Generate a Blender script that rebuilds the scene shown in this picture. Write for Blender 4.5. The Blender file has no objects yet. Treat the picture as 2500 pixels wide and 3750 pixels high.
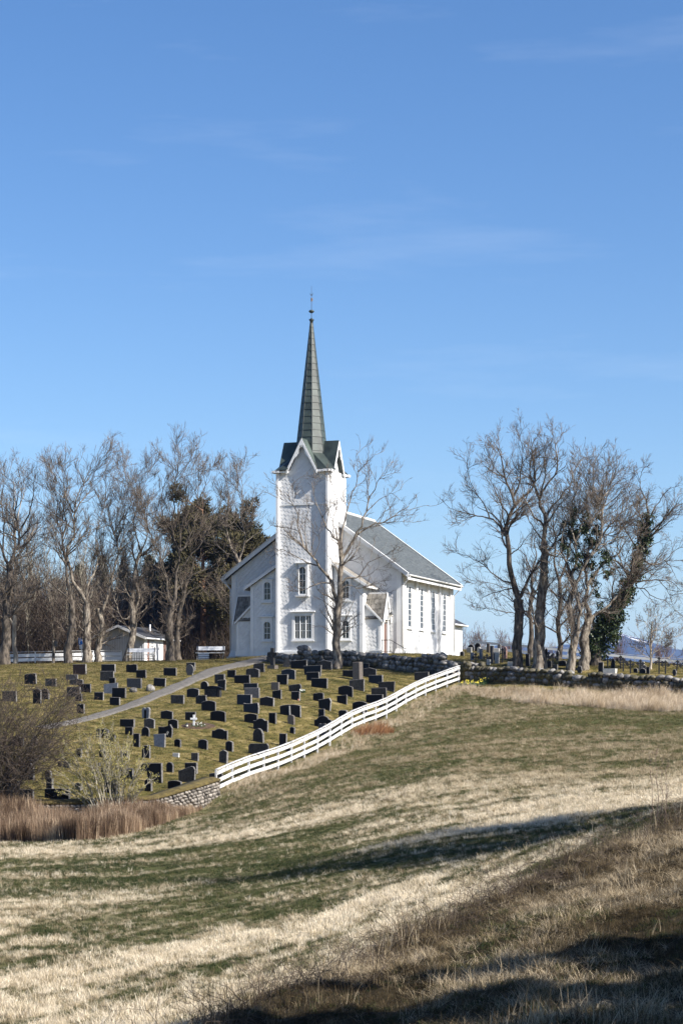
import bpy, math, random
import numpy as np
from mathutils import Vector, Matrix

R = math.radians
SC = bpy.context.scene
COL = SC.collection

# ------------------------------------------------------------------ camera
F, CX, HY = 7490.0, 1250.0, 2620.0          # photograph: focal length, centre column, horizon row in pixels
cam_d = bpy.data.cameras.new('camera')
cam = bpy.data.objects.new('camera', cam_d)
COL.objects.link(cam)
cam.location = (0, 0, 0)
cam.rotation_euler = (R(90), 0, 0)
cam_d.sensor_fit = 'HORIZONTAL'
cam_d.sensor_width = 36.0
cam_d.lens = 36.0 * F / 2500.0
cam_d.shift_y = (HY - 1875.0) / 2500.0
cam_d.clip_start = 0.5
cam_d.clip_end = 40000
SC.camera = cam

# ------------------------------------------------------------------ sky and sun
SUN_EL, SUN_PHI = 38.0, 30.8                 # elevation; degrees from +X towards the camera side (-Y)
world = bpy.data.worlds.new('World')
SC.world = world
world.use_nodes = True
wn, wl = world.node_tree.nodes, world.node_tree.links
wn.clear()
w_out = wn.new('ShaderNodeOutputWorld')
w_bg = wn.new('ShaderNodeBackground')
w_sky = wn.new('ShaderNodeTexSky')
w_sky.sky_type = 'NISHITA'
w_sky.sun_disc = False
w_sky.sun_elevation = R(SUN_EL)
w_sky.sun_rotation = R(90 + SUN_PHI)         # clockwise from +Y seen from above
w_sky.altitude = 60
w_sky.air_density = 0.92
w_sky.dust_density = 0.7
w_sky.ozone_density = 2.6
w_bg.inputs['Strength'].default_value = 0.085
# thin high cloud wisps over the whole sky
w_tc = wn.new('ShaderNodeTexCoord')
w_map = wn.new('ShaderNodeMapping')
w_map.inputs['Scale'].default_value = (2.2, 2.2, 16.0)
w_map.inputs['Rotation'].default_value = (0.12, 0.22, 0.3)
w_map.inputs['Location'].default_value = (4.3, 1.7, 0.6)
w_noi = wn.new('ShaderNodeTexNoise')
w_noi.inputs['Scale'].default_value = 2.0
w_noi.inputs['Detail'].default_value = 7
w_noi.inputs['Roughness'].default_value = 0.6
w_rmp = wn.new('ShaderNodeMapRange')
w_rmp.inputs['From Min'].default_value = 0.56
w_rmp.inputs['From Max'].default_value = 0.85
w_rmp.inputs['To Max'].default_value = 0.11
w_mix = wn.new('ShaderNodeMix')
w_mix.data_type = 'RGBA'
w_mix.inputs['B'].default_value = (7.5, 7.9, 8.4, 1)
w_hsv = wn.new('ShaderNodeHueSaturation')
w_hsv.inputs['Saturation'].default_value = 1.22
w_hsv.inputs['Hue'].default_value = 0.505
wl.new(w_tc.outputs['Generated'], w_map.inputs['Vector'])
wl.new(w_map.outputs['Vector'], w_noi.inputs['Vector'])
wl.new(w_noi.outputs['Fac'], w_rmp.inputs['Value'])
wl.new(w_rmp.outputs['Result'], w_mix.inputs['Factor'])
wl.new(w_sky.outputs['Color'], w_hsv.inputs['Color'])
wl.new(w_hsv.outputs['Color'], w_mix.inputs['A'])
wl.new(w_mix.outputs['Result'], w_bg.inputs['Color'])
wl.new(w_bg.outputs['Background'], w_out.inputs['Surface'])

sun_d = bpy.data.lights.new('sun', 'SUN')
sun_d.energy = 5.0
sun_d.angle = R(0.53)
sun_d.color = (1.0, 0.945, 0.87)
sun = bpy.data.objects.new('sun', sun_d)
COL.objects.link(sun)
to_sun = Vector((math.cos(R(SUN_EL)) * math.cos(R(SUN_PHI)), -math.cos(R(SUN_EL)) * math.sin(R(SUN_PHI)), math.sin(R(SUN_EL))))
sun.rotation_euler = (-to_sun).to_track_quat('-Z', 'Y').to_euler()
sun.location = to_sun * 200

SC.view_settings.view_transform = 'Standard'
SC.view_settings.look = 'None'
SC.view_settings.gamma = 1.0
SC.view_settings.use_curve_mapping = False
SC.view_settings.exposure = 0.95
SC.render.engine = 'CYCLES'
SC.cycles.max_bounces = 6
SC.cycles.diffuse_bounces = 3
SC.cycles.glossy_bounces = 2
SC.cycles.transparent_max_bounces = 6
SC.cycles.volume_bounces = 0
SC.cycles.use_denoising = True

# ------------------------------------------------------------------ helpers
def tag(o, label=None, cat=None, group=None, kind=None):
    if label: o['label'] = label
    if cat: o['category'] = cat
    if group: o['group'] = group
    if kind: o['kind'] = kind
    return o

def empty(name, loc, rz=0.0, label=None, cat=None, group=None):
    o = bpy.data.objects.new(name, None)
    o.empty_display_size = 0.2
    o.location = loc
    o.rotation_euler = (0, 0, rz)
    COL.objects.link(o)
    return tag(o, label, cat, group, 'thing' if cat else None)

def link(name, me, m=None, parent=None, loc=None, rot=None, scale=None):
    o = bpy.data.objects.new(name, me)
    if m is not None:
        if not me.materials: me.materials.append(m)
    if parent is not None: o.parent = parent
    if loc is not None: o.location = loc
    if rot is not None: o.rotation_euler = rot
    if scale is not None: o.scale = scale
    COL.objects.link(o)
    return o

def copy_tree(o, parent=None):
    c = o.copy()
    COL.objects.link(c)
    if parent is not None: c.parent = parent
    for ch in o.children: copy_tree(ch, c)
    return c

def mesh_np(name, v, faces, smooth=False):
    """v (N,3); faces: (M,k) array or list of such arrays"""
    if not isinstance(faces, list): faces = [faces]
    me = bpy.data.meshes.new(name)
    v = np.asarray(v, np.float32)
    me.vertices.add(len(v))
    me.vertices.foreach_set('co', v.ravel())
    loops = np.concatenate([np.asarray(f, np.int32).ravel() for f in faces])
    tot = np.concatenate([np.full(len(f), f.shape[1], np.int32) for f in faces])
    start = np.concatenate([[0], np.cumsum(tot)[:-1]]).astype(np.int32)
    me.loops.add(len(loops))
    me.loops.foreach_set('vertex_index', loops)
    me.polygons.add(len(tot))
    me.polygons.foreach_set('loop_start', start)
    me.polygons.foreach_set('loop_total', tot)
    if smooth: me.polygons.foreach_set('use_smooth', np.ones(len(tot), bool))
    me.update(calc_edges=True)
    return me

class MB:
    """collects shapes of one mesh"""
    def __init__(s): s.v, s.f = [], []
    def add(s, vs, fs):
        n = len(s.v)
        s.v += [tuple(p) for p in vs]
        s.f += [tuple(i + n for i in f) for f in fs]
        return s
    def box(s, x0, x1, y0, y1, z0, z1):
        return s.add([(x0, y0, z0), (x1, y0, z0), (x1, y1, z0), (x0, y1, z0), (x0, y0, z1), (x1, y0, z1), (x1, y1, z1), (x0, y1, z1)],
                     [(3, 2, 1, 0), (4, 5, 6, 7), (0, 1, 5, 4), (1, 2, 6, 5), (2, 3, 7, 6), (3, 0, 4, 7)])
    def hull8(s, p):   # eight corners: bottom ring then top ring
        return s.add(p, [(3, 2, 1, 0), (4, 5, 6, 7), (0, 1, 5, 4), (1, 2, 6, 5), (2, 3, 7, 6), (3, 0, 4, 7)])
    def prism(s, pa, pb):
        """two equal rings joined; ring a faces outward one way, b the other"""
        n = len(pa)
        return s.add(list(pa) + list(pb), [tuple(range(n))[::-1], tuple(range(n, 2 * n))] +
                     [(i, (i + 1) % n, n + (i + 1) % n, n + i) for i in range(n)])
    def rings(s, rs, cap=True):
        n = len(rs[0]); b = len(s.v)
        for r in rs: s.v += [tuple(p) for p in r]
        for k in range(len(rs) - 1):
            for i in range(n):
                a, c = b + k * n + i, b + k * n + (i + 1) % n
                s.f.append((a, c, c + n, a + n))
        if cap:
            s.f.append(tuple(b + i for i in range(n))[::-1])
            s.f.append(tuple(b + (len(rs) - 1) * n + i for i in range(n)))
        return s
    def beam(s, a, b, w, h, up=(0, 0, 1)):
        a, b, up = Vector(a), Vector(b), Vector(up)
        t = (b - a).normalized()
        x = t.cross(up)
        if x.length < 1e-4: x = t.cross(Vector((1, 0, 0)))
        x.normalize(); y = x.cross(t)
        x *= w / 2; y *= h / 2
        return s.add([a - x - y, a + x - y, a + x + y, a - x + y, b - x - y, b + x - y, b + x + y, b - x + y],
                     [(3, 2, 1, 0), (4, 5, 6, 7), (0, 1, 5, 4), (1, 2, 6, 5), (2, 3, 7, 6), (3, 0, 4, 7)])
    def tube(s, pts, r, n=8, cap=True):
        pts = [Vector(p) for p in pts]
        rr = r if hasattr(r, '__len__') else [r] * len(pts)
        rs = []
        for i, p in enumerate(pts):
            t = (pts[min(i + 1, len(pts) - 1)] - pts[max(i - 1, 0)]).normalized()
            x = t.cross(Vector((0.13, 0.31, 1)) if abs(t.z) < 0.9 else Vector((1, 0.2, 0))).normalized()
            y = t.cross(x)
            rs.append([p + (x * math.cos(2 * math.pi * k / n) + y * math.sin(2 * math.pi * k / n)) * rr[i] for k in range(n)])
        return s.rings(rs, cap)
    def lathe(s, prof, c=(0, 0, 0), n=12):
        return s.rings([[(c[0] + r * math.cos(2 * math.pi * k / n), c[1] + r * math.sin(2 * math.pi * k / n), c[2] + z) for k in range(n)] for r, z in prof])
    def mesh(s, name, smooth=False):
        me = bpy.data.meshes.new(name)
        me.from_pydata(s.v, [], s.f)
        if smooth: me.polygons.foreach_set('use_smooth', np.ones(len(me.polygons), bool))
        me.update()
        return me
    def build(s, name, m, parent=None, smooth=False, loc=None, rot=None):
        return link(name, s.mesh(name, smooth), m, parent, loc, rot)

# ------------------------------------------------------------------ materials
def new_mat(name):
    m = bpy.data.materials.new(name)
    m.use_nodes = True
    nt = m.node_tree
    return m, nt.nodes, nt.links, nt.nodes['Principled BSDF']

def mat_noise(name, c1, c2, scale=4.0, rough=0.8, detail=6, lo=0.35, hi=0.65, bump=0.0, bscale=None, obj_var=0.0, spec=0.3, coords='Object', stretch=None, c3=None):
    m, n, l, b = new_mat(name)
    tc = n.new('ShaderNodeTexCoord')
    src = tc.outputs[coords]
    if stretch:
        mp = n.new('ShaderNodeMapping'); mp.inputs['Scale'].default_value = stretch
        l.new(src, mp.inputs['Vector']); src = mp.outputs['Vector']
    no = n.new('ShaderNodeTexNoise'); no.inputs['Scale'].default_value = scale; no.inputs['Detail'].default_value = detail
    no.inputs['Roughness'].default_value = 0.62
    l.new(src, no.inputs['Vector'])
    rp = n.new('ShaderNodeValToRGB')
    rp.color_ramp.elements[0].position = lo; rp.color_ramp.elements[0].color = (*c1, 1)
    rp.color_ramp.elements[1].position = hi; rp.color_ramp.elements[1].color = (*c2, 1)
    if c3:
        e = rp.color_ramp.elements.new(min(0.98, hi + 0.12)); e.color = (*c3, 1)
    l.new(no.outputs['Fac'], rp.inputs['Fac'])
    col = rp.outputs['Color']
    if obj_var:
        oi = n.new('ShaderNodeObjectInfo')
        mr = n.new('ShaderNodeMapRange'); mr.inputs['To Min'].default_value = 1 - obj_var; mr.inputs['To Max'].default_value = 1 + obj_var
        l.new(oi.outputs['Random'], mr.inputs['Value'])
        hv = n.new('ShaderNodeHueSaturation'); l.new(col, hv.inputs['Color']); l.new(mr.outputs['Result'], hv.inputs['Value'])
        col = hv.outputs['Color']
    l.new(col, b.inputs['Base Color'])
    b.inputs['Roughness'].default_value = rough
    b.inputs['Specular IOR Level'].default_value = spec
    if bump:
        nb = n.new('ShaderNodeTexNoise'); nb.inputs['Scale'].default_value = bscale or scale * 3; nb.inputs['Detail'].default_value = 5
        l.new(src, nb.inputs['Vector'])
        bp = n.new('ShaderNodeBump'); bp.inputs['Strength'].default_value = bump; bp.inputs['Distance'].default_value = 0.03
        l.new(nb.outputs['Fac'], bp.inputs['Height']); l.new(bp.outputs['Normal'], b.inputs['Normal'])
    return m

M = {}
M['white'] = mat_noise('white_paint', (0.70, 0.70, 0.69), (0.78, 0.78, 0.77), 1.2, 0.55, obj_var=0.02, bump=0.05, bscale=30)
M['white_slate'] = mat_noise('white_painted_slate', (0.64, 0.64, 0.64), (0.76, 0.76, 0.75), 2.5, 0.6, obj_var=0.03, bump=0.25, bscale=14)
M['white_worn'] = mat_noise('worn_white_paint', (0.20, 0.19, 0.175), (0.60, 0.59, 0.57), 4.5, 0.75, lo=0.36, hi=0.50, bump=0.2, stretch=(1, 1, 4), obj_var=0.05)
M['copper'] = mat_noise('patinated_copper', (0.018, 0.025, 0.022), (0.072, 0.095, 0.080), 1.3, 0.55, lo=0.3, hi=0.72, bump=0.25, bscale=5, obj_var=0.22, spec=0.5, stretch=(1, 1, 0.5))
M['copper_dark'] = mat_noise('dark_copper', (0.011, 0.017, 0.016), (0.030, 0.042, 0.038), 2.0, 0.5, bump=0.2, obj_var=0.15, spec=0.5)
M['slate'] = mat_noise('roof_slate', (0.048, 0.056, 0.057), (0.140, 0.152, 0.150), 5.0, 0.6, lo=0.3, hi=0.7, bump=0.35, bscale=20, stretch=(0.8, 0.35, 2.2), c3=(0.19, 0.20, 0.195), spec=0.2)
M['porch_slate'] = mat_noise('porch_slate', (0.13, 0.12, 0.10), (0.27, 0.25, 0.22), 3.0, 0.6, bump=0.3, obj_var=0.25)
M['glass'] = mat_noise('window_glass', (0.008, 0.010, 0.014), (0.015, 0.02, 0.028), 2.0, 0.06, spec=0.5)
M['door_brown'] = mat_noise('brown_door', (0.13, 0.075, 0.06), (0.18, 0.11, 0.09), 3, 0.6)
M['foundation'] = mat_noise('brick_red_footing', (0.20, 0.12, 0.085), (0.30, 0.20, 0.15), 2.0, 0.85, bump=0.4)
M['foundation_dark'] = mat_noise('dark_footing', (0.05, 0.05, 0.05), (0.09, 0.09, 0.085), 2.0, 0.85, bump=0.4)
M['iron'] = mat_noise('black_iron', (0.012, 0.012, 0.013), (0.03, 0.028, 0.027), 6, 0.5, spec=0.5)
M['gilt'] = mat_noise('weathered_gilt', (0.35, 0.24, 0.18), (0.5, 0.38, 0.3), 6, 0.45)
M['lamp_glass'] = mat_noise('lamp_globe', (0.6, 0.58, 0.5), (0.7, 0.68, 0.6), 4, 0.3)
M['stone'] = mat_noise('field_stone', (0.060, 0.057, 0.053), (0.27, 0.255, 0.235), 3.2, 0.9, lo=0.32, hi=0.68, bump=0.7, bscale=9, obj_var=0.35, c3=(0.42, 0.40, 0.37))
M['stone_mossy'] = mat_noise('mossy_stone', (0.050, 0.044, 0.015), (0.13, 0.115, 0.085), 2.6, 0.95, lo=0.38, hi=0.62, bump=0.8, bscale=9, obj_var=0.3, c3=(0.30, 0.28, 0.26))
M['rubble'] = mat_noise('rubble_stone', (0.085, 0.075, 0.064), (0.27, 0.24, 0.205), 2.2, 0.9, lo=0.35, hi=0.65, bump=0.6, bscale=9, obj_var=0.5)
M['mortar'] = mat_noise('dark_joint', (0.06, 0.052, 0.04), (0.12, 0.10, 0.08), 4, 0.95, bump=0.6)
M['moss'] = mat_noise('moss_cap', (0.06, 0.045, 0.018), (0.13, 0.10, 0.035), 5, 1.0, bump=1.0, bscale=18)
M['granite_black'] = mat_noise('black_granite', (0.005, 0.005, 0.006), (0.010, 0.010, 0.012), 30, 0.45, spec=0.14, obj_var=0.4)
M['granite_navy'] = mat_noise('blue_black_granite', (0.007, 0.010, 0.016), (0.013, 0.017, 0.027), 30, 0.4, spec=0.16, obj_var=0.3)
M['granite_dark'] = mat_noise('dark_grey_granite', (0.012, 0.012, 0.0125), (0.042, 0.040, 0.038), 9, 0.7, obj_var=0.3, bump=0.4, bscale=14)
M['granite_grey'] = mat_noise('grey_granite', (0.050, 0.050, 0.054), (0.095, 0.095, 0.10), 14, 0.75, obj_var=0.15, bump=0.25, bscale=20)
M['granite_blue'] = mat_noise('blue_grey_granite', (0.105, 0.12, 0.15), (0.18, 0.195, 0.23), 8, 0.6, bump=0.2)
M['granite_light'] = mat_noise('light_granite', (0.30, 0.29, 0.275), (0.46, 0.45, 0.42), 9, 0.85, bump=0.35, obj_var=0.15)
M['granite_brown'] = mat_noise('red_brown_granite', (0.042, 0.018, 0.012), (0.070, 0.030, 0.020), 20, 0.4)
M['granite_warm'] = mat_noise('warm_grey_granite', (0.085, 0.072, 0.062), (0.145, 0.125, 0.108), 16, 0.75, bump=0.3)
M['granite_pink'] = mat_noise('pink_granite', (0.30, 0.17, 0.14), (0.40, 0.25, 0.21), 12, 0.7)
M['granite_edge'] = mat_noise('sawn_granite_edge', (0.075, 0.072, 0.068), (0.20, 0.19, 0.18), 12, 0.9, bump=0.4, bscale=20, obj_var=0.35)
M['bark'] = mat_noise('grey_bark', (0.055, 0.043, 0.033), (0.28, 0.24, 0.19), 6.5, 0.95, lo=0.40, hi=0.60, bump=0.8, bscale=9, stretch=(1, 1, 0.35), c3=(0.40, 0.36, 0.30))
M['bark_dark'] = mat_noise('dark_bark', (0.026, 0.022, 0.018), (0.145, 0.12, 0.095), 6.5, 0.95, lo=0.40, hi=0.62, bump=0.8, bscale=9, stretch=(1, 1, 0.35))
M['bark_pale'] = mat_noise('pale_bark', (0.20, 0.16, 0.12), (0.46, 0.40, 0.32), 2.4, 0.9, lo=0.33, hi=0.6, bump=0.5, stretch=(1, 1, 0.5))
M['bark_pine'] = mat_noise('pine_bark', (0.10, 0.06, 0.04), (0.33, 0.18, 0.105), 2.4, 0.95, lo=0.35, hi=0.65, bump=0.8)
M['twig'] = mat_noise('bare_twigs', (0.085, 0.066, 0.050), (0.205, 0.165, 0.128), 1.1, 0.9)
M['twig_dark'] = mat_noise('dark_twigs', (0.045, 0.033, 0.025), (0.12, 0.090, 0.068), 0.9, 0.9)
M['twig_red'] = mat_noise('reddish_twigs', (0.11, 0.070, 0.062), (0.20, 0.14, 0.125), 0.9, 0.9)
M['stem_pale'] = mat_noise('pale_stems', (0.17, 0.15, 0.11), (0.42, 0.38, 0.30), 2.0, 0.9)
M['ivy'] = mat_noise('ivy_leaves', (0.012, 0.022, 0.007), (0.045, 0.065, 0.020), 2.0, 0.45, spec=0.4)
M['needle'] = mat_noise('conifer_needles', (0.016, 0.022, 0.009), (0.062, 0.066, 0.026), 0.8, 0.8)
M['needle_brown'] = mat_noise('browned_needles', (0.030, 0.030, 0.013), (0.105, 0.088, 0.040), 0.8, 0.8)
M['catkin'] = mat_noise('yellow_catkins', (0.19, 0.165, 0.045), (0.36, 0.32, 0.10), 2.0, 0.8)
M['metal_roof'] = mat_noise('dark_felt_roof', (0.035, 0.037, 0.042), (0.06, 0.062, 0.068), 3, 0.6)
M['shed_grey'] = mat_noise('pale_grey_boards', (0.50, 0.52, 0.55), (0.60, 0.62, 0.65), 2, 0.6, obj_var=0.05)
M['rust_door'] = mat_noise('red_brown_trim', (0.33, 0.13, 0.08), (0.42, 0.18, 0.11), 2, 0.6)
M['sign_blue'] = mat_noise('sign_blue', (0.010, 0.11, 0.42), (0.012, 0.13, 0.46), 2, 0.4)
M['sign_white'] = mat_noise('sign_white', (0.75, 0.75, 0.75), (0.8, 0.8, 0.8), 2, 0.4)
M['bench_board'] = mat_noise('weathered_bench_boards', (0.42, 0.43, 0.45), (0.56, 0.57, 0.58), 3, 0.5)
M['soil'] = mat_noise('bare_soil', (0.045, 0.028, 0.018), (0.11, 0.07, 0.045), 6, 1.0, bump=1.0)
M['gravel'] = mat_noise('path_gravel', (0.085, 0.078, 0.068), (0.18, 0.165, 0.145), 5, 0.95, lo=0.3, hi=0.7, bump=1.0, bscale=30)
M['petal'] = mat_noise('yellow_petals', (0.75, 0.60, 0.05), (0.85, 0.75, 0.12), 4, 0.7)
M['petal_white'] = mat_noise('white_petals', (0.70, 0.70, 0.62), (0.8, 0.8, 0.74), 4, 0.7)
M['leaf_green'] = mat_noise('spring_leaves', (0.035, 0.075, 0.025), (0.075, 0.13, 0.045), 3, 0.7)

# ------------------------------------------------------------------ terrain
def pt(px, py, D): return ((px - CX) / F * D, D, (HY - py) / F * D)

ctrl = [
    # foreground left field, near flat
    (0, 3750, 28), (300, 3750, 28), (0, 3500, 36.5), (500, 3500, 36.5), (0, 3300, 48), (500, 3300, 48), (1000, 3400, 41),
    (0, 3130, 65), (500, 3110, 67), (300, 3082, 71), (1000, 3200, 54.5), (1000, 3000, 71), (1000, 2900, 81),
    (1500, 3100, 52), (1500, 2900, 70), (1500, 2750, 89), (1300, 2800, 86), (1750, 2650, 101),
    (2000, 3100, 48.5), (2000, 2900, 66), (2000, 2750, 86), (2000, 2630, 103), (2400, 2700, 93), (2400, 2840, 72), (2400, 2960, 55), (2300, 3040, 48.5),
    # the bank along the near side of the field
    (620, 3750, 26.5), (1000, 3590, 30), (1400, 3430, 33.5), (1800, 3242, 38), (2200, 3080, 41.5), (2500, 2955, 44),
    (2500, 3300, 29), (2500, 3750, 19), (1900, 3750, 21), (1500, 3620, 26), (2000, 3400, 29),
    # field side of the rubble wall
    (0, 3046, 78.3), (300, 3040, 78.3), (560, 3016, 78.8), (700, 2990, 80.3), (785, 2966, 81.9),
    # foot of the fence
    (800, 2912, 83), (1000, 2832, 90), (1200, 2742, 98), (1400, 2645, 107), (1550, 2552, 115), (1680, 2500, 121),
    # cemetery slope
    (0, 2935, 82), (250, 2935, 82), (600, 2905, 84), (300, 2800, 90), (650, 2760, 93), (100, 2650, 101), (400, 2640, 102), (700, 2640, 101.5), (1000, 2640, 102), (1150, 2600, 105.5),
    (250, 2520, 113), (600, 2520, 113), (900, 2530, 112.5), (1250, 2540, 112), (100, 2470, 121), (450, 2465, 120), (750, 2460, 120), (1100, 2460, 121.5), (1350, 2470, 120),
    (0, 2440, 130), (300, 2430, 131), (600, 2424, 131.5), (850, 2420, 130.5), (1050, 2440, 127), (1250, 2443, 126.5), (1450, 2462, 124.5), (1600, 2478, 122.5),
    # right wall foot and field in front
    (1760, 2515, 119), (1950, 2532, 116), (2200, 2548, 113.5), (2500, 2565, 110.5), (2000, 2580, 110), (2400, 2600, 107),
    # right part of the yard
    (1760, 2450, 123), (1950, 2466, 120), (2200, 2482, 117), (2500, 2499, 114), (1720, 2405, 148), (1900, 2422, 146), (2200, 2447, 141), (2500, 2476, 138),
    (1750, 2380, 160), (2000, 2408, 160), (2250, 2440, 160), (2500, 2470, 160),
]
cp = [pt(*c) for c in ctrl]
# churchyard terrace and surroundings given directly (x, y, z)
cp += [(-4, 130.2, 3.72), (0, 129.3, 3.70), (4, 128.2, 3.62), (7.5, 127, 3.45), (-4, 140, 3.85), (3, 145, 3.85), (9, 140, 3.85), (8, 134, 3.8), (-9, 138, 3.72),
       (-14, 142, 3.72), (-14, 152, 3.95), (-20, 140, 3.55), (-22, 155, 3.7), (-4, 165, 4.1), (8, 168, 4.9), (-20, 180, 4.2), (0, 190, 4.6), (25, 190, 3.0),
       (-30, 120, 2.0), (-30, 100, -0.6), (-30, 80, -3.9), (-30, 50, -4.5), (-25, 25, -4.2), (0, 0, -1.75), (6, 5, -1.8), (-10, 8, -2.9), (12, 15, -2.1), (14, 30, -1.9), (18, 50, -1.2),
       (24, 70, -0.6), (28, 95, 0.3), (32, 120, 2.0), (32, 150, 3.0), (4, 12, -2.35), (-3, 17, -3.4), (40, 40, -0.5), (-45, 60, -4.4), (-45, 140, 3.2), (45, 140, 2.6), (10, -15, -1.6), (-15, -15, -2.0)]
cp = np.array(cp, float)
def _U(d2): return 0.5 * d2 * np.log(d2 + 1e-9)
_n = len(cp)
_S = 40.0
_cx = cp[:, :2] / _S
_d2 = ((_cx[:, None] - _cx[None]) ** 2).sum(-1)
_A = np.zeros((_n + 3, _n + 3))
_A[:_n, :_n] = _U(_d2) + np.eye(_n) * 4e-4
_A[:_n, _n] = 1; _A[:_n, _n + 1:] = _cx
_A[_n, :_n] = 1; _A[_n + 1:, :_n] = _cx.T
_w = np.linalg.solve(_A, np.concatenate([cp[:, 2], np.zeros(3)]))

def sstep(a, b, x):
    t = np.clip((x - a) / (b - a), 0, 1)
    return t * t * (3 - 2 * t)

_rng0 = np.random.RandomState(5)
_lat = _rng0.rand(64, 64, 64)
def vnoise(x, y, z=0.0):
    x, y = np.asarray(x, float), np.asarray(y, float)
    z = np.zeros_like(x) + z
    xi, yi, zi = np.floor(x).astype(int), np.floor(y).astype(int), np.floor(z).astype(int)
    fx, fy, fz = x - xi, y - yi, z - zi
    fx, fy, fz = fx * fx * (3 - 2 * fx), fy * fy * (3 - 2 * fy), fz * fz * (3 - 2 * fz)
    g = lambda i, j, k: _lat[(xi + i) & 63, (yi + j) & 63, (zi + k) & 63]
    a = g(0, 0, 0) * (1 - fx) + g(1, 0, 0) * fx
    b = g(0, 1, 0) * (1 - fx) + g(1, 1, 0) * fx
    c = g(0, 0, 1) * (1 - fx) + g(1, 0, 1) * fx
    d = g(0, 1, 1) * (1 - fx) + g(1, 1, 1) * fx
    return (a * (1 - fy) + b * fy) * (1 - fz) + (c * (1 - fy) + d * fy) * fz
def fbm(x, y, o=4, z=0.0):
    s = np.zeros_like(np.asarray(x, float)); a, t = 0.5, 0.0
    for k in range(o):
        s = s + a * vnoise(x * 2 ** k + 7.3 * k, y * 2 ** k + 3.1 * k, z); t += a; a *= 0.55
    return s / t

def lawn_edge(x): return np.interp(x, [-60, -30, -14, -8.5, -5.0, -2.95, -0.65, 2.1, 4.6, 6.95, 7.3, 11, 20, 45], [79, 80, 80.6, 80.6, 83, 90, 98, 107, 115, 120.6, 119.3, 116.3, 111, 104])
def bank_edge(x): return np.interp(x, [-30, -6, -2.2, -1.0, 0.67, 2.8, 5.3, 7.5, 12, 20, 45], [-9, 14, 22.6, 27.3, 31.2, 35.8, 39.8, 42.8, 48.5, 57, 87])

def tz(x, y, detail=True):
    x, y = np.atleast_1d(np.asarray(x, float)), np.atleast_1d(np.asarray(y, float))
    sh = x.shape
    xx, yy = np.clip(x.ravel(), -48, 48), np.clip(y.ravel(), -18, 195)
    q = np.stack([xx, yy], 1) / _S
    z = np.empty(len(q))
    for i in range(0, len(q), 20000):
        d2 = ((q[i:i + 20000, None] - _cx[None]) ** 2).sum(-1)
        z[i:i + 20000] = _U(d2) @ _w[:_n]
    z += _w[_n] + q @ _w[_n + 1:]
    out = np.maximum(np.maximum(np.abs(x.ravel()) - 46, y.ravel() - 192), -16 - y.ravel())
    z = z * (1 - sstep(0, 160, out)) + (-14.0) * sstep(0, 160, out)
    if detail:
        field = 1.0 - sstep(-2, 3, yy - lawn_edge(xx))
        near_bank = sstep(4, -3, yy - bank_edge(xx))
        z = z + (fbm(xx * 0.5, yy * 0.5, 4) - 0.5) * (0.10 + 0.10 * field + 0.35 * near_bank)
        z = z + near_bank * (fbm(xx * 1.5 + 4, yy * 1.5, 3) - 0.5) * 0.42
        z = z + near_bank * 0.10 * np.exp(-((yy - bank_edge(xx) + 1.2) / 1.3) ** 2)
    return z.reshape(sh)

_ys = np.arange(14, 200, 0.2)
def gp(px, py, sink=0.0):
    """where the sight line through a photograph pixel meets the ground"""
    dx, dz = (px - CX) / F, (HY - py) / F
    t = tz(dx * _ys, _ys); r = dz * _ys
    hit = np.nonzero(r < t)[0]
    hit = hit[hit > 0] if len(hit) else hit
    i = hit[0] if len(hit) else len(_ys) - 1
    a, b = r[i - 1] - t[i - 1], r[i] - t[i]
    f = a / (a - b) if a != b else 0
    y = _ys[i - 1] + 0.2 * min(1, max(0, f))
    return Vector((dx * y, y, float(tz(dx * y, y)[0]) - sink))
def gz(x, y): return float(tz(x, y)[0])
def on(px, D, sink=0.0):
    x = (px - CX) / F * D
    return Vector((x, D, gz(x, D) - sink))

# straw / green distribution of the field: measured spots, stretched along the mowing direction
straw_spots = [(50, 3700, .9), (300, 3560, 1), (60, 3600, .95), (700, 3470, 1), (1000, 3430, 1), (1250, 3400, 1), (1600, 3270, 1), (1500, 3320, 1), (1850, 3190, .9), (450, 3660, .25), (900, 3560, .3), (620, 3690, .9), (1150, 3510, .9),
               (1350, 3400, .75), (150, 3520, .35), (300, 3480, .2), (600, 3390, .45), (200, 3400, .35), (80, 3390, .7), (250, 3330, .7), (100, 3220, .4), (600, 3200, .05), (300, 3250, .15), (900, 3250, .15), (1100, 3200, .2), (1250, 3280, .35), (900, 3330, .35), (1500, 3180, .3),
               (700, 3130, .15), (1200, 3120, .1), (1300, 3060, .25), (1600, 3130, .25), (1900, 3130, .2), (2200, 3060, .3), (1300, 2980, .8), (1600, 2990, .75), (1900, 2960, .9), (2250, 2940, 1), (1700, 2860, .65), (1400, 2880, .55), (2050, 2870, .7), (2350, 2870, .95), (2400, 2760, .6), (2100, 2780, .35),
               (1800, 2760, .5), (1500, 2790, .45), (1300, 2850, .4), (1150, 2900, .3), (1000, 2960, .35), (800, 3010, .35), (700, 3060, .5), (300, 3100, .6), (50, 3120, .8), (2000, 2680, .35), (2300, 2640, .25), (1900, 2620, .35), (1700, 2640, .55), (1550, 2680, .6), (2450, 2610, .5)]
_sp = []
for a, b, c in straw_spots:
    g = gp(a, b); _sp.append((g.x, g.y, c))
_sp = np.array(_sp)
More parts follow.
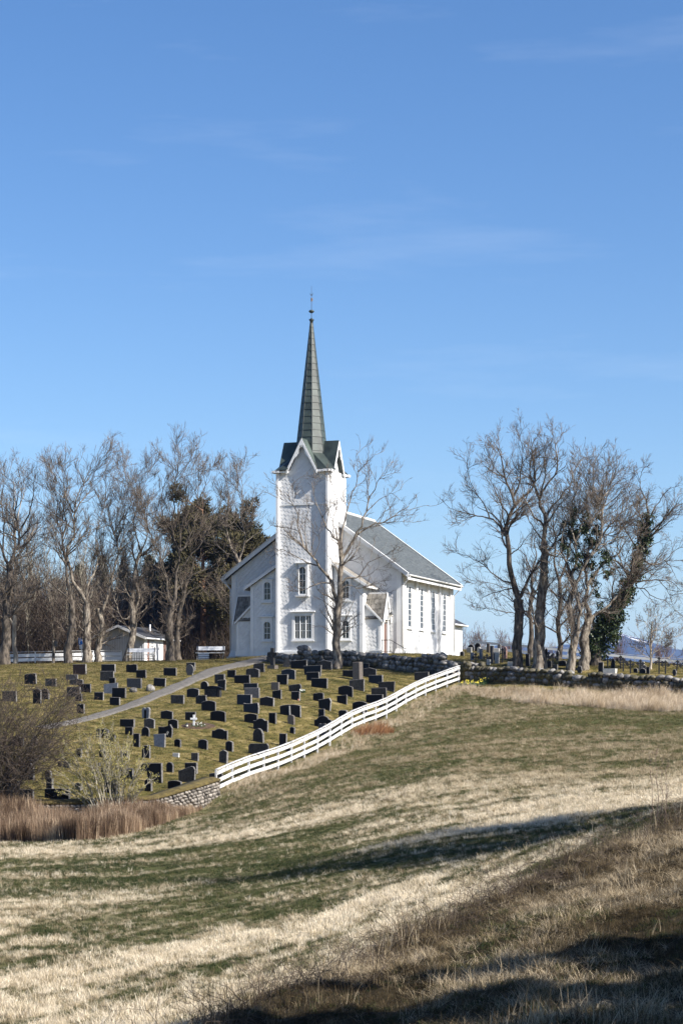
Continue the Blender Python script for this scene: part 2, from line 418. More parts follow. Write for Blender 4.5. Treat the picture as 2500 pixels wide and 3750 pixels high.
def straw(x, y):
    x, y = np.asarray(x, float), np.asarray(y, float)
    num = np.zeros_like(x) + 0.45 * 1e-3; den = np.zeros_like(x) + 1e-3
    k = sstep(45, 62, y)
    ax, ay = 0.46 * (1 - k) + 0.93 * k, 0.89 * (1 - k) + 0.36 * k
    nn = np.hypot(ax, ay); ax, ay = ax / nn, ay / nn
    for sx, sy, v in _sp:
        dx, dy = x - sx, y - sy
        al, ac = dx * ax + dy * ay, dx * ay - dy * ax
        sc = 0.75 + sy / 75.0
        w = np.exp(-(al / (2.6 * sc)) ** 2 - (ac / (0.75 * sc)) ** 2)
        num += w * v; den += w
    s = num / den
    al, ac = x * ax + y * ay, x * ay - y * ax
    st = fbm(al * 0.42, ac * 2.0, 4) - 0.5
    fine = fbm(al * 2.0 + 9, ac * 3.6, 3) - 0.5
    s = 0.5 + (s - 0.5) * 0.85 + 1.35 * st + 1.2 * fine
    return np.clip(s, 0, 1)

# ground mesh: one sheet, fine near the camera's view, coarse out to the horizon
def axis(fine0, fine1, step, ext0, ext1):
    a = list(np.arange(fine0, fine1 + 1e-6, step))
    d, x = step * 1.35, fine1
    while x < ext1:
        x += d; d *= 1.35; a.append(min(x, ext1))
    d, x, lo = step * 1.35, fine0, []
    while x > ext0:
        x -= d; d *= 1.35; lo.append(max(x, ext0))
    return np.array(lo[::-1] + a)
gx = axis(-26, 26, 0.36, -8400, 8400)
gy = axis(14, 150, 0.36, -900, 8400)
GX, GY = np.meshgrid(gx, gy, indexing='ij')
GZ = tz(GX, GY)
nx, ny = GX.shape
idx = np.arange(nx * ny).reshape(nx, ny)
quads = np.stack([idx[:-1, :-1], idx[1:, :-1], idx[1:, 1:], idx[:-1, 1:]], -1).reshape(-1, 4)
g_me = mesh_np('ground', np.stack([GX, GY, GZ], -1).reshape(-1, 3), quads, smooth=True)
xf, yf = GX.ravel(), GY.ravel()
z_lawn = sstep(-0.3, 0.5, yf - lawn_edge(xf))
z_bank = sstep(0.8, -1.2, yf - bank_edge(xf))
att = g_me.attributes.new('zone', 'FLOAT_COLOR', 'POINT')
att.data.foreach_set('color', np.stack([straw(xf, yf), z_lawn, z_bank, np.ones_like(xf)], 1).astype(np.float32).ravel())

m, n, l, b = new_mat('ground')
at_ = n.new('ShaderNodeAttribute'); at_.attribute_name = 'zone'
sep = n.new('ShaderNodeSeparateColor'); l.new(at_.outputs['Color'], sep.inputs['Color'])
geo = n.new('ShaderNodeNewGeometry')
def nz(scale, detail=5, stretch=None):
    mp = n.new('ShaderNodeMapping'); mp.inputs['Scale'].default_value = stretch or (1, 1, 1)
    l.new(geo.outputs['Position'], mp.inputs['Vector'])
    t = n.new('ShaderNodeTexNoise'); t.inputs['Scale'].default_value = scale; t.inputs['Detail'].default_value = detail; t.inputs['Roughness'].default_value = 0.65
    l.new(mp.outputs['Vector'], t.inputs['Vector'])
    return t.outputs['Fac']
def ramp(fac, *stops):
    r = n.new('ShaderNodeValToRGB')
    while len(r.color_ramp.elements) < len(stops): r.color_ramp.elements.new(0.5)
    for e, (p, c) in zip(r.color_ramp.elements, stops): e.position = p; e.color = (*c, 1)
    l.new(fac, r.inputs['Fac']); return r.outputs['Color']
def mixc(fac, a, bb):
    x = n.new('ShaderNodeMix'); x.data_type = 'RGBA'
    l.new(fac, x.inputs['Factor']); l.new(a, x.inputs['A']); l.new(bb, x.inputs['B']); return x.outputs['Result']
soilgreen = ramp(nz(3.0), (0.3, (0.040, 0.043, 0.016)), (0.55, (0.075, 0.082, 0.030)), (0.75, (0.16, 0.14, 0.07)))
strawc = ramp(nz(4.0), (0.3, (0.15, 0.118, 0.066)), (0.65, (0.36, 0.295, 0.19)))
sxyz = n.new('ShaderNodeSeparateXYZ'); l.new(geo.outputs['Position'], sxyz.inputs[0])
upf = n.new('ShaderNodeMapRange'); upf.inputs['From Min'].default_value = 62; upf.inputs['From Max'].default_value = 86; upf.inputs['To Min'].default_value = 1.0; upf.inputs['To Max'].default_value = 0.6; l.new(sxyz.outputs['Y'], upf.inputs['Value'])
mfac = n.new('ShaderNodeMath'); mfac.operation = 'MULTIPLY'; l.new(sep.outputs['Red'], mfac.inputs[0]); l.new(upf.outputs['Result'], mfac.inputs[1])
fieldc = mixc(mfac.outputs[0], soilgreen, strawc)
lawnc = ramp(nz(1.4, 8), (0.30, (0.036, 0.040, 0.012)), (0.43, (0.090, 0.080, 0.026)), (0.56, (0.160, 0.126, 0.046)), (0.70, (0.30, 0.235, 0.11)))
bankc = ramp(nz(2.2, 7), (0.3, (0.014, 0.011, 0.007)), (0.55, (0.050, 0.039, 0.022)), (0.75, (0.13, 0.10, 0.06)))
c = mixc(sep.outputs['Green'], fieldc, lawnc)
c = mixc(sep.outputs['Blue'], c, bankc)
l.new(c, b.inputs['Base Color'])
b.inputs['Roughness'].default_value = 1.0
b.inputs['Specular IOR Level'].default_value = 0.05
bp = n.new('ShaderNodeBump'); bp.inputs['Strength'].default_value = 0.9; bp.inputs['Distance'].default_value = 0.06
l.new(nz(9.0, 6), bp.inputs['Height']); l.new(bp.outputs['Normal'], b.inputs['Normal'])
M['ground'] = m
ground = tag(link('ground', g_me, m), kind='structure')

# draped ribbon for paths
def ribbon(name, centre, widths, mat, lift, kind='structure', cross=9, parent=None):
    c = np.array(centre, float)
    # resample
    seg = np.concatenate([[0], np.cumsum(np.linalg.norm(np.diff(c, axis=0), axis=1))])
    s = np.arange(0, seg[-1], 0.35)
    x, y, w = np.interp(s, seg, c[:, 0]), np.interp(s, seg, c[:, 1]), np.interp(s, seg, widths)
    for _ in range(30):
        x[1:-1] = (x[:-2] + x[2:] + 2 * x[1:-1]) / 4; y[1:-1] = (y[:-2] + y[2:] + 2 * y[1:-1]) / 4
    tx, ty = np.gradient(x), np.gradient(y); L = np.hypot(tx, ty); tx, ty = tx / L, ty / L
    k = np.linspace(-0.5, 0.5, cross)
    wob = 1 + 0.16 * (fbm(s * 0.8, s * 0 + 3) - 0.5) * 2
    X = x[:, None] + ty[:, None] * k[None] * (w * wob)[:, None]
    Y = y[:, None] - tx[:, None] * k[None] * (w * wob)[:, None]
    Z = tz(X, Y) + lift + 0.05 * (1 - (2 * k[None]) ** 8)
    Z[:, 0] -= 0.15; Z[:, -1] -= 0.15
    i = np.arange(X.size).reshape(X.shape)
    q = np.stack([i[:-1, :-1], i[1:, :-1], i[1:, 1:], i[:-1, 1:]], -1).reshape(-1, 4)
    return tag(link(name, mesh_np(name, np.stack([X, Y, Z], -1).reshape(-1, 3), q, True), mat, parent), kind=kind)
path_px = [(150, 2668), (300, 2640), (420, 2605), (520, 2572), (600, 2535), (680, 2502), (760, 2470), (830, 2444), (900, 2428)]
pc = [gp(*p) for p in path_px]
pc = [(v.x, v.y) for v in pc] + [(-4.9, 130.6), (-3.6, 131.6)]
ribbon('gravel_path', pc, [1.05] * 3 + [1.15] * 3 + [1.3, 1.6, 1.9, 2.1, 2.1], M['gravel'], 0.006)

# far mountains across the fjord
def mountains():
    us = np.linspace(-2600, 4200, 240); vs = np.linspace(0, 1, 26)
    U, V = np.meshgrid(us, vs, indexing='ij')
    px = CX + U / 6500.0 * F
    top = np.interp(px, [-2000, 600, 1500, 1650, 1800, 1950, 2080, 2190, 2240, 2330, 2400, 2460, 2540, 2700, 3200, 4000, 6000],
                    [60, 80, 190, 210, 240, 262, 255, 292, 312, 290, 255, 245, 258, 270, 220, 150, 80]) * 6500 / F
    ridge = (fbm(U / 160.0, V * 0 + 2.0, 5) - 0.5) * 46
    Y = 6500 + (V - 0.6) * 1500
    prof = np.sin(np.clip(V / 0.6, 0, 1) * math.pi / 2) * (V <= 0.6) + np.cos(np.clip((V - 0.6) / 0.4, 0, 1) * math.pi / 2) * (V > 0.6)
    Z = -16 + (top + ridge + 16) * prof ** 0.9 + (fbm(U / 90.0, V * 9, 5) - 0.5) * 70 * prof * (1 - prof ** 4)
    i = np.arange(U.size).reshape(U.shape)
    q = np.stack([i[:-1, :-1], i[1:, :-1], i[1:, 1:], i[:-1, 1:]], -1).reshape(-1, 4)
    m, n, l, b = new_mat('mountain')
    geo = n.new('ShaderNodeNewGeometry'); sx = n.new('ShaderNodeSeparateXYZ'); l.new(geo.outputs['Position'], sx.inputs[0])
    t = n.new('ShaderNodeTexNoise'); t.inputs['Scale'].default_value = 0.013; t.inputs['Detail'].default_value = 8; t.inputs['Roughness'].default_value = 0.7
    l.new(geo.outputs['Position'], t.inputs['Vector'])
    mr = n.new('ShaderNodeMapRange'); mr.inputs['From Min'].default_value = 130; mr.inputs['From Max'].default_value = 280; l.new(sx.outputs['Z'], mr.inputs['Value'])
    ad = n.new('ShaderNodeMath'); ad.operation = 'MULTIPLY_ADD'; ad.inputs[1].default_value = 0.62; l.new(mr.outputs['Result'], ad.inputs[0]); l.new(t.outputs['Fac'], ad.inputs[2])
    rp = n.new('ShaderNodeValToRGB')
    rp.color_ramp.elements[0].position = 0.97; rp.color_ramp.elements[0].color = (0.035, 0.045, 0.055, 1)
    rp.color_ramp.elements[1].position = 1.06; rp.color_ramp.elements[1].color = (0.85, 0.86, 0.88, 1)
    l.new(ad.outputs[0], rp.inputs['Fac']); l.new(rp.outputs['Color'], b.inputs['Base Color'])
    b.inputs['Roughness'].default_value = 0.95
    o = link('mountain', mesh_np('mountain', np.stack([U, Y, Z], -1).reshape(-1, 3), q, True), m)
    tag(o, kind='structure')
mountains()

# the blue air between here and the mountains
hz = MB().box(-8900, 8900, -1000, 8900, -20, 340)
m = bpy.data.materials.new('haze'); m.use_nodes = True
n, l = m.node_tree.nodes, m.node_tree.links
n.clear()
ho = n.new('ShaderNodeOutputMaterial'); hv = n.new('ShaderNodeVolumePrincipled')
hv.inputs['Color'].default_value = (0.22, 0.44, 1.0, 1)
hv.inputs['Density'].default_value = 5.5e-5
hv.inputs['Anisotropy'].default_value = 0.0
l.new(hv.outputs['Volume'], ho.inputs['Volume'])
haze = tag(hz.build('haze', m), kind='stuff')

# ------------------------------------------------------------------ church
TH = R(18.8)
CH_Z = 3.9
CH = empty('church', (-2.486, 133.0, CH_Z), -TH, 'white wooden church with a tall dark green copper spire behind the dry stone wall', 'church')
W = M['white']
def bx(name, x0, x1, y0, y1, z0, z1, m=W, parent=CH): return MB().box(x0, x1, y0, y1, z0, z1).build(name, m, parent)

def clip_poly(poly, clip):
    """Sutherland-Hodgman, clip counter-clockwise convex"""
    out = poly
    for i in range(len(clip)):
        ax, ay = clip[i]; bx_, by_ = clip[(i + 1) % len(clip)]
        inp, out = out, []
        if not inp: break
        side = lambda p: (bx_ - ax) * (p[1] - ay) - (by_ - ay) * (p[0] - ax)
        for j in range(len(inp)):
            p, q = inp[j], inp[(j + 1) % len(inp)]
            sp, sq = side(p), side(q)
            if sp >= 0: out.append(p)
            if (sp >= 0) != (sq >= 0):
                t = sp / (sp - sq)
                out.append((p[0] + t * (q[0] - p[0]), p[1] + t * (q[1] - p[1])))
    return out
def area(p): return 0.5 * abs(sum(p[i][0] * p[(i + 1) % len(p)][1] - p[(i + 1) % len(p)][0] * p[i][1] for i in range(len(p))))

SL_A, SL_B = 0.30, 0.225
def slates(wall, polys, to3, holes=(), single=None, seed=1):
    """rectangular slates hung on the diagonal; single(u,h) says which ones become objects of their own"""
    rnd = random.Random(seed)
    ca = math.sqrt(0.5)
    rest = MB()
    allu = [p[0] for q in polys for p in q]; allh = [p[1] for q in polys for p in q]
    uc, hc = (min(allu) + max(allu)) / 2, (min(allh) + max(allh)) / 2
    rad = math.hypot(max(allu) - uc, max(allh) - hc) + 0.4
    nj, ni = int(rad / SL_B) + 1, int(rad / SL_A) + 1
    for j in range(-nj, nj + 1):
        off = 0.5 * SL_A * (j % 2)
        for i in range(-ni, ni + 1):
            a0, b0 = i * SL_A + off, j * SL_B
            g = 0.008
            cs = [(a0 + g, b0 + g), (a0 + SL_A - g, b0 + g), (a0 + SL_A - g, b0 + SL_B - g), (a0 + g, b0 + SL_B - g)]
            q = [(uc + (a - b_) * ca, hc + (a + b_) * ca) for a, b_ in cs]
            cu, chh = sum(p[0] for p in q) / 4, sum(p[1] for p in q) / 4
            if any(h[0] < cu < h[1] and h[2] < chh < h[3] for h in holes): continue
            top, bot = max(p[1] for p in q), min(p[1] for p in q)
            k1, k2 = rnd.uniform(0.014, 0.022), rnd.uniform(-0.004, 0.004)
            for poly in polys:
                r = clip_poly(q, poly)
                if len(r) < 3 or area(r) < 0.004: continue
                dep = lambda p: 0.007 + k1 * (top - p[1]) / (top - bot) + k2 * (p[0] - cu) / 0.2
                fr = [to3(p[0], p[1], max(0.004, dep(p))) for p in r]
                bk = [to3(p[0], p[1], -0.004) for p in r]
                nv = len(r)
                fs = [tuple(range(nv))] + [(k, nv + k, nv + (k + 1) % nv, (k + 1) % nv) for k in range(nv)]
                if single and single(cu, chh):
                    MB().add(fr + bk, fs).build('slate', M['white_slate'], wall)
                else:
                    rest.add(fr + bk, fs)
    if rest.f: tag(rest.build('slate_cladding', M['white_slate'], wall), kind='stuff')

def arch_pts(x0, x1, z0, z1, pointed=False, n=8):
    """outline of an arched opening, counter-clockwise from bottom left"""
    w = (x1 - x0) / 2; c = (x0 + x1) / 2
    p = [(x0, z0), (x1, z0)]
    if pointed:
        hh = w * 2.2
        for k in range(n + 1):
            t = k / n; p.append((c + w * math.cos(t * math.pi / 2) ** 0.8 if t < 1 else c, z1 - hh + hh * math.sin(t * math.pi / 2) ** 1.1))
        for k in range(1, n + 1):
            t = 1 - k / n; p.append((c - (w * math.cos(t * math.pi / 2) ** 0.8 if t < 1 else 0), z1 - hh + hh * math.sin(t * math.pi / 2) ** 1.1))
    else:
        for k in range(2 * n + 1):
            a = math.pi * k / (2 * n); p.append((c + w * math.cos(a), z1 - w + w * math.sin(a)))
    return p

def window(to3, u, z0, z1, w, cw, cz0, cz1, proud, cols, rows, arch=True, pointed=False, lw=None, lint=0.10, sash=1, sill=0.12, lintel_h=None, bar_d=None):
    """casing with opening, glass panes, glazing bars, lintel board and sill"""
    wd = bpy.data.objects.new('window', None); COL.objects.link(wd); wd.parent = CH
    o = arch_pts(u - w / 2, u + w / 2, z0, z1, pointed) if arch else [(u - w / 2, z0), (u + w / 2, z0), (u + w / 2, z1), (u - w / 2, z1)]
    # casing ring: every outline point joined to its projection on the outer rectangle
    cx0, cx1 = u - cw / 2, u + cw / 2
    c0 = (u, (z0 + z1) / 2)
    outer = []
    for p in o:
        dx, dz = p[0] - c0[0], p[1] - c0[1]
        t = min((cx1 - c0[0]) / dx if dx > 1e-9 else ((cx0 - c0[0]) / dx if dx < -1e-9 else 1e9), (cz1 - c0[1]) / dz if dz > 1e-9 else ((cz0 - c0[1]) / dz if dz < -1e-9 else 1e9))
        outer.append((c0[0] + dx * t, c0[1] + dz * t))
    mb = MB(); N = len(o)
    for k in range(N):
        a, b_ = o[k], o[(k + 1) % N]; A, B = outer[k], outer[(k + 1) % N]
        vs = [to3(*a, proud), to3(*b_, proud), to3(*B, proud), to3(*A, proud), to3(*a, 0.0), to3(*b_, 0.0), to3(*B, 0.0), to3(*A, 0.0)]
        mb.add(vs, [(0, 1, 2, 3), (0, 4, 5, 1), (3, 2, 6, 7)])
        # corner piece where the projection jumps to another side of the rectangle
        if abs(A[0] - B[0]) > 1e-6 and abs(A[1] - B[1]) > 1e-6:
            K = (A[0] if abs(abs(A[0] - u) - cw / 2) < 1e-6 else B[0], A[1] if (abs(A[1] - cz0) < 1e-6 or abs(A[1] - cz1) < 1e-6) else B[1])
            mb.add([to3(*A, proud), to3(*B, proud), to3(*K, proud), to3(*A, 0), to3(*B, 0), to3(*K, 0)], [(0, 1, 2), (0, 3, 5, 2), (1, 2, 5, 4)])
    mb.build('casing', W, wd)
    # glass, one pane per light
    sw = w / sash
    for s in range(sash):
        x0 = u - w / 2 + s * sw
        fr = 0.045 if sash > 1 else 0.02
        xa, xb = x0 + fr, x0 + sw - fr
        for i in range(cols):
            for j in range(rows):
                pa, pb = xa + (xb - xa) * i / cols + 0.012, xa + (xb - xa) * (i + 1) / cols - 0.012
                qa, qb = z0 + 0.03 + (z1 - z0 - 0.06) * j / rows + 0.012, z0 + 0.03 + (z1 - z0 - 0.06) * (j + 1) / rows - 0.012
                r = clip_poly([(pa, qa), (pb, qa), (pb, qb), (pa, qb)], o) if arch else [(pa, qa), (pb, qa), (pb, qb), (pa, qb)]
                if len(r) < 3: continue
                MB().prism([to3(*p, 0.008) for p in r][::-1], [to3(*p, 0.02) for p in r][::-1]).build('pane', M['glass'], wd)
    # frame and glazing bars as a grid behind the outline
    bar = MB()
    dd = bar_d or min(0.05, proud * 0.6)
    def vb(xc, ww, za, zb, d=dd): bar.add([to3(xc - ww / 2, za, d), to3(xc + ww / 2, za, d), to3(xc + ww / 2, zb, d), to3(xc - ww / 2, zb, d), to3(xc - ww / 2, za, 0.0), to3(xc + ww / 2, za, 0.0), to3(xc + ww / 2, zb, 0.0), to3(xc - ww / 2, zb, 0.0)],
                                          [(0, 1, 2, 3), (0, 4, 5, 1), (1, 5, 6, 2), (2, 6, 7, 3), (3, 7, 4, 0)])
    for s in range(sash):
        x0 = u - w / 2 + s * sw
        fr = 0.045 if sash > 1 else 0.02
        if sash > 1:
            vb(x0 + fr / 2, fr, z0, z1, dd * 1.5); vb(x0 + sw - fr / 2, fr, z0, z1, dd * 1.5)
        for i in range(1, cols): vb(x0 + fr + (sw - 2 * fr) * i / cols, 0.03, z0, z1 - (0.0 if not arch else 0.01))
        for j in range(1, rows):
            zz = z0 + 0.03 + (z1 - z0 - 0.06) * j / rows
            vb(x0 + sw / 2, sw - 0.02, zz - 0.014, zz + 0.014, dd * 0.9)
    bar.build('glazing_bars', W, wd)
    lw = lw or cw + 0.12
    lh = lintel_h if lintel_h is not None else cz1
    lt = MB()
    lt.hull8([to3(u - lw / 2, lh, 0), to3(u + lw / 2, lh, 0), to3(u + lw / 2, lh, proud + lint), to3(u - lw / 2, lh, proud + lint),
              to3(u - lw / 2, lh + 0.10, 0), to3(u + lw / 2, lh + 0.10, 0), to3(u + lw / 2, lh + 0.06, proud + lint), to3(u - lw / 2, lh + 0.06, proud + lint)])
    lt.build('lintel', W, wd)
    sl = MB()
    sl.hull8([to3(u - cw / 2 - 0.05, cz0 - 0.08, 0), to3(u + cw / 2 + 0.05, cz0 - 0.08, 0), to3(u + cw / 2 + 0.05, cz0 - 0.08, proud + sill * 0.6), to3(u - cw / 2 - 0.05, cz0 - 0.08, proud + sill * 0.6),
              to3(u - cw / 2 - 0.05, cz0, 0), to3(u + cw / 2 + 0.05, cz0, 0), to3(u + cw / 2 + 0.05, cz0 - 0.02, proud + sill * 0.6), to3(u - cw / 2 - 0.05, cz0 - 0.02, proud + sill * 0.6)])
    sl.build('sill', W, wd)
    return wd

# ---- tower
TW, TD, TV = 1.75, 3.2, 1.6           # half width, depth, axis position
TE = 12.05                            # eaves height
tower = bx('tower_wall', -TW, TW, 0, TD, -0.1, TE)
front = lambda v0: (lambda u, h, d: (u, v0 - d, h))
right_of = lambda u0: (lambda v, h, d: (u0 + d, v, h))
left_of = lambda u0: (lambda v, h, d: (u0 - d, -v, h))
hol = [(-0.80, 0.80, 0.93, 2.9), (-0.5, 0.5, 3.8, 6.05)]
slates(tower, [[(-1.64, 0.3), (1.64, 0.3), (1.64, TE), (-1.64, TE)], [(-0.93, TE), (0.93, TE), (0.0, 13.85)]], front(0), hol, single=lambda u, h: h < 5.55, seed=3)
slates(tower, [[(0.15, 0.3), (TD - 0.15, 0.3), (TD - 0.15, TE), (0.15, TE)]], right_of(TW), seed=4)
for sx in (-1, 1):
    # corner posts standing proud of both faces
    pm = MB().box(sx * 1.64, sx * 1.80, -0.25, 0.0, 0.0, TE - 0.1) if sx > 0 else MB().box(-1.80, -1.64, -0.25, 0.0, 0.0, TE - 0.1)
    pm.build('corner_post', W, CH)
    x0, x1 = (TW, TW + 0.10) if sx > 0 else (-TW - 0.10, -TW)
    MB().box(x0, x1, 0.002, 0.16, 0.0, TE - 0.1).build('corner_board', W, CH)
    MB().box(x0, x1, 0.34, 0.48, 0.0, TE - 0.1).build('corner_board', W, CH)
    MB().box(x0, x1, TD - 0.22, TD, 0.0, TE - 0.1).build('corner_board', W, CH)
bx('tower_base_board', -1.95, 1.95, -0.30, -0.005, -0.12, 0.22)
bx('belt_board', -1.64, 1.64, -0.06, -0.036, 9.78, 9.92)
window(front(0), 0.0, 1.09, 2.58, 1.18, 1.5, 0.98, 2.80, 0.09, 2, 3, arch=False, sash=3, lw=1.72, lint=0.13)
window(front(0), -0.02, 3.98, 5.75, 0.46, 0.84, 3.9, 5.98, 0.16, 2, 4, arch=True, lw=1.02, lint=0.10)

# gables on four sides, barge boards with scalloped edge, skirts and spire
AP = 14.05
def rot4(k, p):
    x, y, z = p[0], p[1] - TV, p[2]
    for _ in range(k): x, y = -y, x
    return (x, y + TV, z)
ov = 0.32
spire = bpy.data.objects.new('spire', None); COL.objects.link(spire); spire.parent = CH
for k in range(4):
    g = MB()
    yf_ = -ov
    hw = 1.02
    zt = 0.07
    # two roof slabs of the gable
    for s in (-1, 1):
        pts = [(0, yf_, AP), (s * hw, yf_, TE - 0.02), (s * hw, TV, TE - 0.02), (0, TV, AP), (0, yf_, AP + zt), (s * (hw + zt), yf_, TE), (s * (hw + zt), TV, TE), (0, TV, AP + zt)]
        if s > 0: pts = [pts[i] for i in (3, 2, 1, 0, 7, 6, 5, 4)]
        gm = MB().hull8([rot4(k, p) for p in pts])
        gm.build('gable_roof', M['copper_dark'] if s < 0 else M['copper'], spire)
    # gable wall behind the boards
    MB().prism([rot4(k, p) for p in [(-0.96, -0.002, TE), (0.96, -0.002, TE), (0, -0.002, AP - 0.12)]], [rot4(k, p) for p in [(-0.96, 0.3, TE), (0.96, 0.3, TE), (0, 0.3, AP - 0.12)]]).build('gable_wall', W, CH)
    # barge boards
    for s in (-1, 1):
        top, low = [], []
        N = 18
        for i in range(N + 1):
            t = i / N
            x, z = s * (hw + 0.03) * t, AP + 0.02 - (AP + 0.03 - TE) * t
            top.append((x, z + 0.02))
            drop = 0.26 + 0.035 * abs(math.sin(t * math.pi * 9))
            low.append((x - s * 0.0, z - drop))
        low[0] = (0.0, AP - 0.55)
        b = MB()
        for i in range(N):
            q = [top[i], top[i + 1], low[i + 1], low[i]]
            b.prism([rot4(k, (p[0], yf_ - 0.03, p[1])) for p in q], [rot4(k, (p[0], yf_ + 0.02, p[1])) for p in q])
        b.build('barge_board', W, CH)
        # pierced arch piece under the apex
        a = MB()
        prev = None
        for i in range(11):
            t = i / 10
            zc = AP - 0.5 - 0.75 * t
            xo = (hw + 0.03) * (AP + 0.02 - zc) / (AP + 0.03 - TE) - 0.16
            ring = 0.21 * math.sin(math.acos(max(-1, min(1, 1 - 2 * t)))) + (0.10 if t > 0.62 else 0)
            xi = min(xo - 0.005, max(0.004, ring if t < 0.8 else xo - 0.10 * (1 - t) * 5 - 0.005))
            cur = ((s * xi, zc), (s * xo, zc))
            if prev:
                q = [prev[0], prev[1], cur[1], cur[0]]
                a.prism([rot4(k, (p[0], yf_ - 0.01, p[1])) for p in q], [rot4(k, (p[0], yf_ + 0.01, p[1])) for p in q])
            prev = cur
        a.build('arch_trim', W, CH)
        # eaves board between gable foot and corner
        xa, xb = sorted((s * (hw - 0.02), s * (TW + ov - 0.004 * k)))
        e = MB()
        pts = [(xa, -ov + 0.001 * k, TE - 0.16), (xb, -ov + 0.001 * k, TE - 0.16), (xb, 0.1, TE - 0.16), (xa, 0.1, TE - 0.16), (xa, -ov + 0.001 * k, TE - 0.015), (xb, -ov + 0.001 * k, TE - 0.015), (xb, 0.1, TE - 0.015), (xa, 0.1, TE - 0.015)]
        e.hull8([rot4(k, p) for p in pts]).build('eaves_board', W, CH)
# octagonal spire of lapped copper sheets
OA, OZ, SZ = 0.945, 13.25, 21.98
def oct_pt(k, z):
    r = OA / math.cos(math.pi / 8) * (1 - (z - OZ) / (SZ - OZ)) + 0.07 * (z - OZ) / (SZ - OZ)
    a = math.pi / 8 + k * math.pi / 4
    return Vector((r * math.cos(a), TV + r * math.sin(a), z))
rows = 21
rnd = random.Random(11)
core = MB().rings([[oct_pt(k, z) * 1.0 for k in range(8)] for z in (OZ - 0.6, SZ)])
core.build('spire_core', M['copper_dark'], spire)
zs = [OZ - 0.3 + (SZ - OZ + 0.3) * (1 - (1 - i / rows) ** 1.08) for i in range(rows + 1)]
for k in range(8):
    am = math.pi / 4 * (k + 1)
    nrm = Vector((math.cos(am), math.sin(am), 0.1)).normalized()
    for i in range(rows):
        a, b_ = oct_pt(k, zs[i]), oct_pt(k + 1, zs[i])
        c, d = oct_pt(k + 1, zs[i + 1] + 0.02), oct_pt(k, zs[i + 1] + 0.02)
        lo = 0.030 + rnd.uniform(0, 0.012); hi = 0.006
        MB().hull8([a, b_, c, d, a + nrm * lo, b_ + nrm * lo, c + nrm * hi, d + nrm * hi]).build('copper_sheet', M['copper'], spire)
    MB().tube([oct_pt(k, zs[0]) + (oct_pt(k, 0) - Vector((0, TV, 0))).normalized() * 0.02, oct_pt(k, SZ)], 0.032, 6).build('spire_rib', M['copper_dark'], spire)
# flared skirts from the octagon down to the tower corners
for k in range(4):
    A0, A1 = oct_pt(6, OZ), oct_pt(7, OZ)      # diagonal face front-right: vertices at -45-22.5 and -22.5 degrees
    e = TW + ov
    c0, c1 = Vector((e - 0.30, -ov - 0.0, TE)), Vector((e, -ov + 0.30, TE))
    f0, f1 = Vector((1.02, -ov + 0.01, TE)), Vector((e - 0.01, 2 * TV - 2.62, TE))
    V0, V1 = Vector((0.55, 0.5, 13.05)), Vector((1.1, TV - 0.55, 13.05))
    def sk(pts, name, m):
        pts = [Vector(rot4(k, p)) for p in pts]
        up = [p + Vector((0, 0, 0.03)) for p in pts]
        MB().prism(pts, up).build(name, m, spire)
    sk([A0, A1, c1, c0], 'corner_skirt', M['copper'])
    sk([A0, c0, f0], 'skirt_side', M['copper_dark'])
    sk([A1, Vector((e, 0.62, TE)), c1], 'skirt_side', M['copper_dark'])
    MB().tube([rot4(k, A0), rot4(k, c0)], 0.03, 6).build('skirt_rib', M['copper_dark'], spire)
    MB().tube([rot4(k, A1), rot4(k, c1)], 0.03, 6).build('skirt_rib', M['copper_dark'], spire)
# finial
fin = bpy.data.objects.new('finial', None); COL.objects.link(fin); fin.parent = CH
fin.location = (0, TV, 21.9)
MB().lathe([(0.10, 0), (0.11, 0.12), (0.17, 0.22), (0.17, 0.26), (0.07, 0.30), (0.03, 0.36)]).build('cup', M['copper_dark'], fin, True)
MB().tube([(0, 0, 0.3), (0, 0, 2.45)], [0.022, 0.010], 6).build('rod', M['iron'], fin)
MB().lathe([(0.02, 0.66), (0.13, 0.71), (0.185, 0.77), (0.185, 0.80), (0.13, 0.86), (0.02, 0.90)], n=14).build('ball', M['copper'], fin, True)
MB().prism([(-0.02, -0.006, 1.42), (0.085, -0.006, 1.46), (0.095, -0.006, 1.58), (0.06, -0.006, 1.68), (-0.05, -0.006, 1.66), (-0.06, -0.006, 1.5)],
           [(-0.02, 0.006, 1.42), (0.085, 0.006, 1.46), (0.095, 0.006, 1.58), (0.06, 0.006, 1.68), (-0.05, 0.006, 1.66), (-0.06, 0.006, 1.5)]).build('vane', M['gilt'], fin)
for s in (-1, 1):
    MB().tube([(0, 0, 1.80), (s * 0.06, 0, 1.92), (s * 0.11, 0, 1.96), (s * 0.125, 0, 1.90)], [0.018, 0.016, 0.012, 0.006], 6).build('scroll', M['iron'], fin)

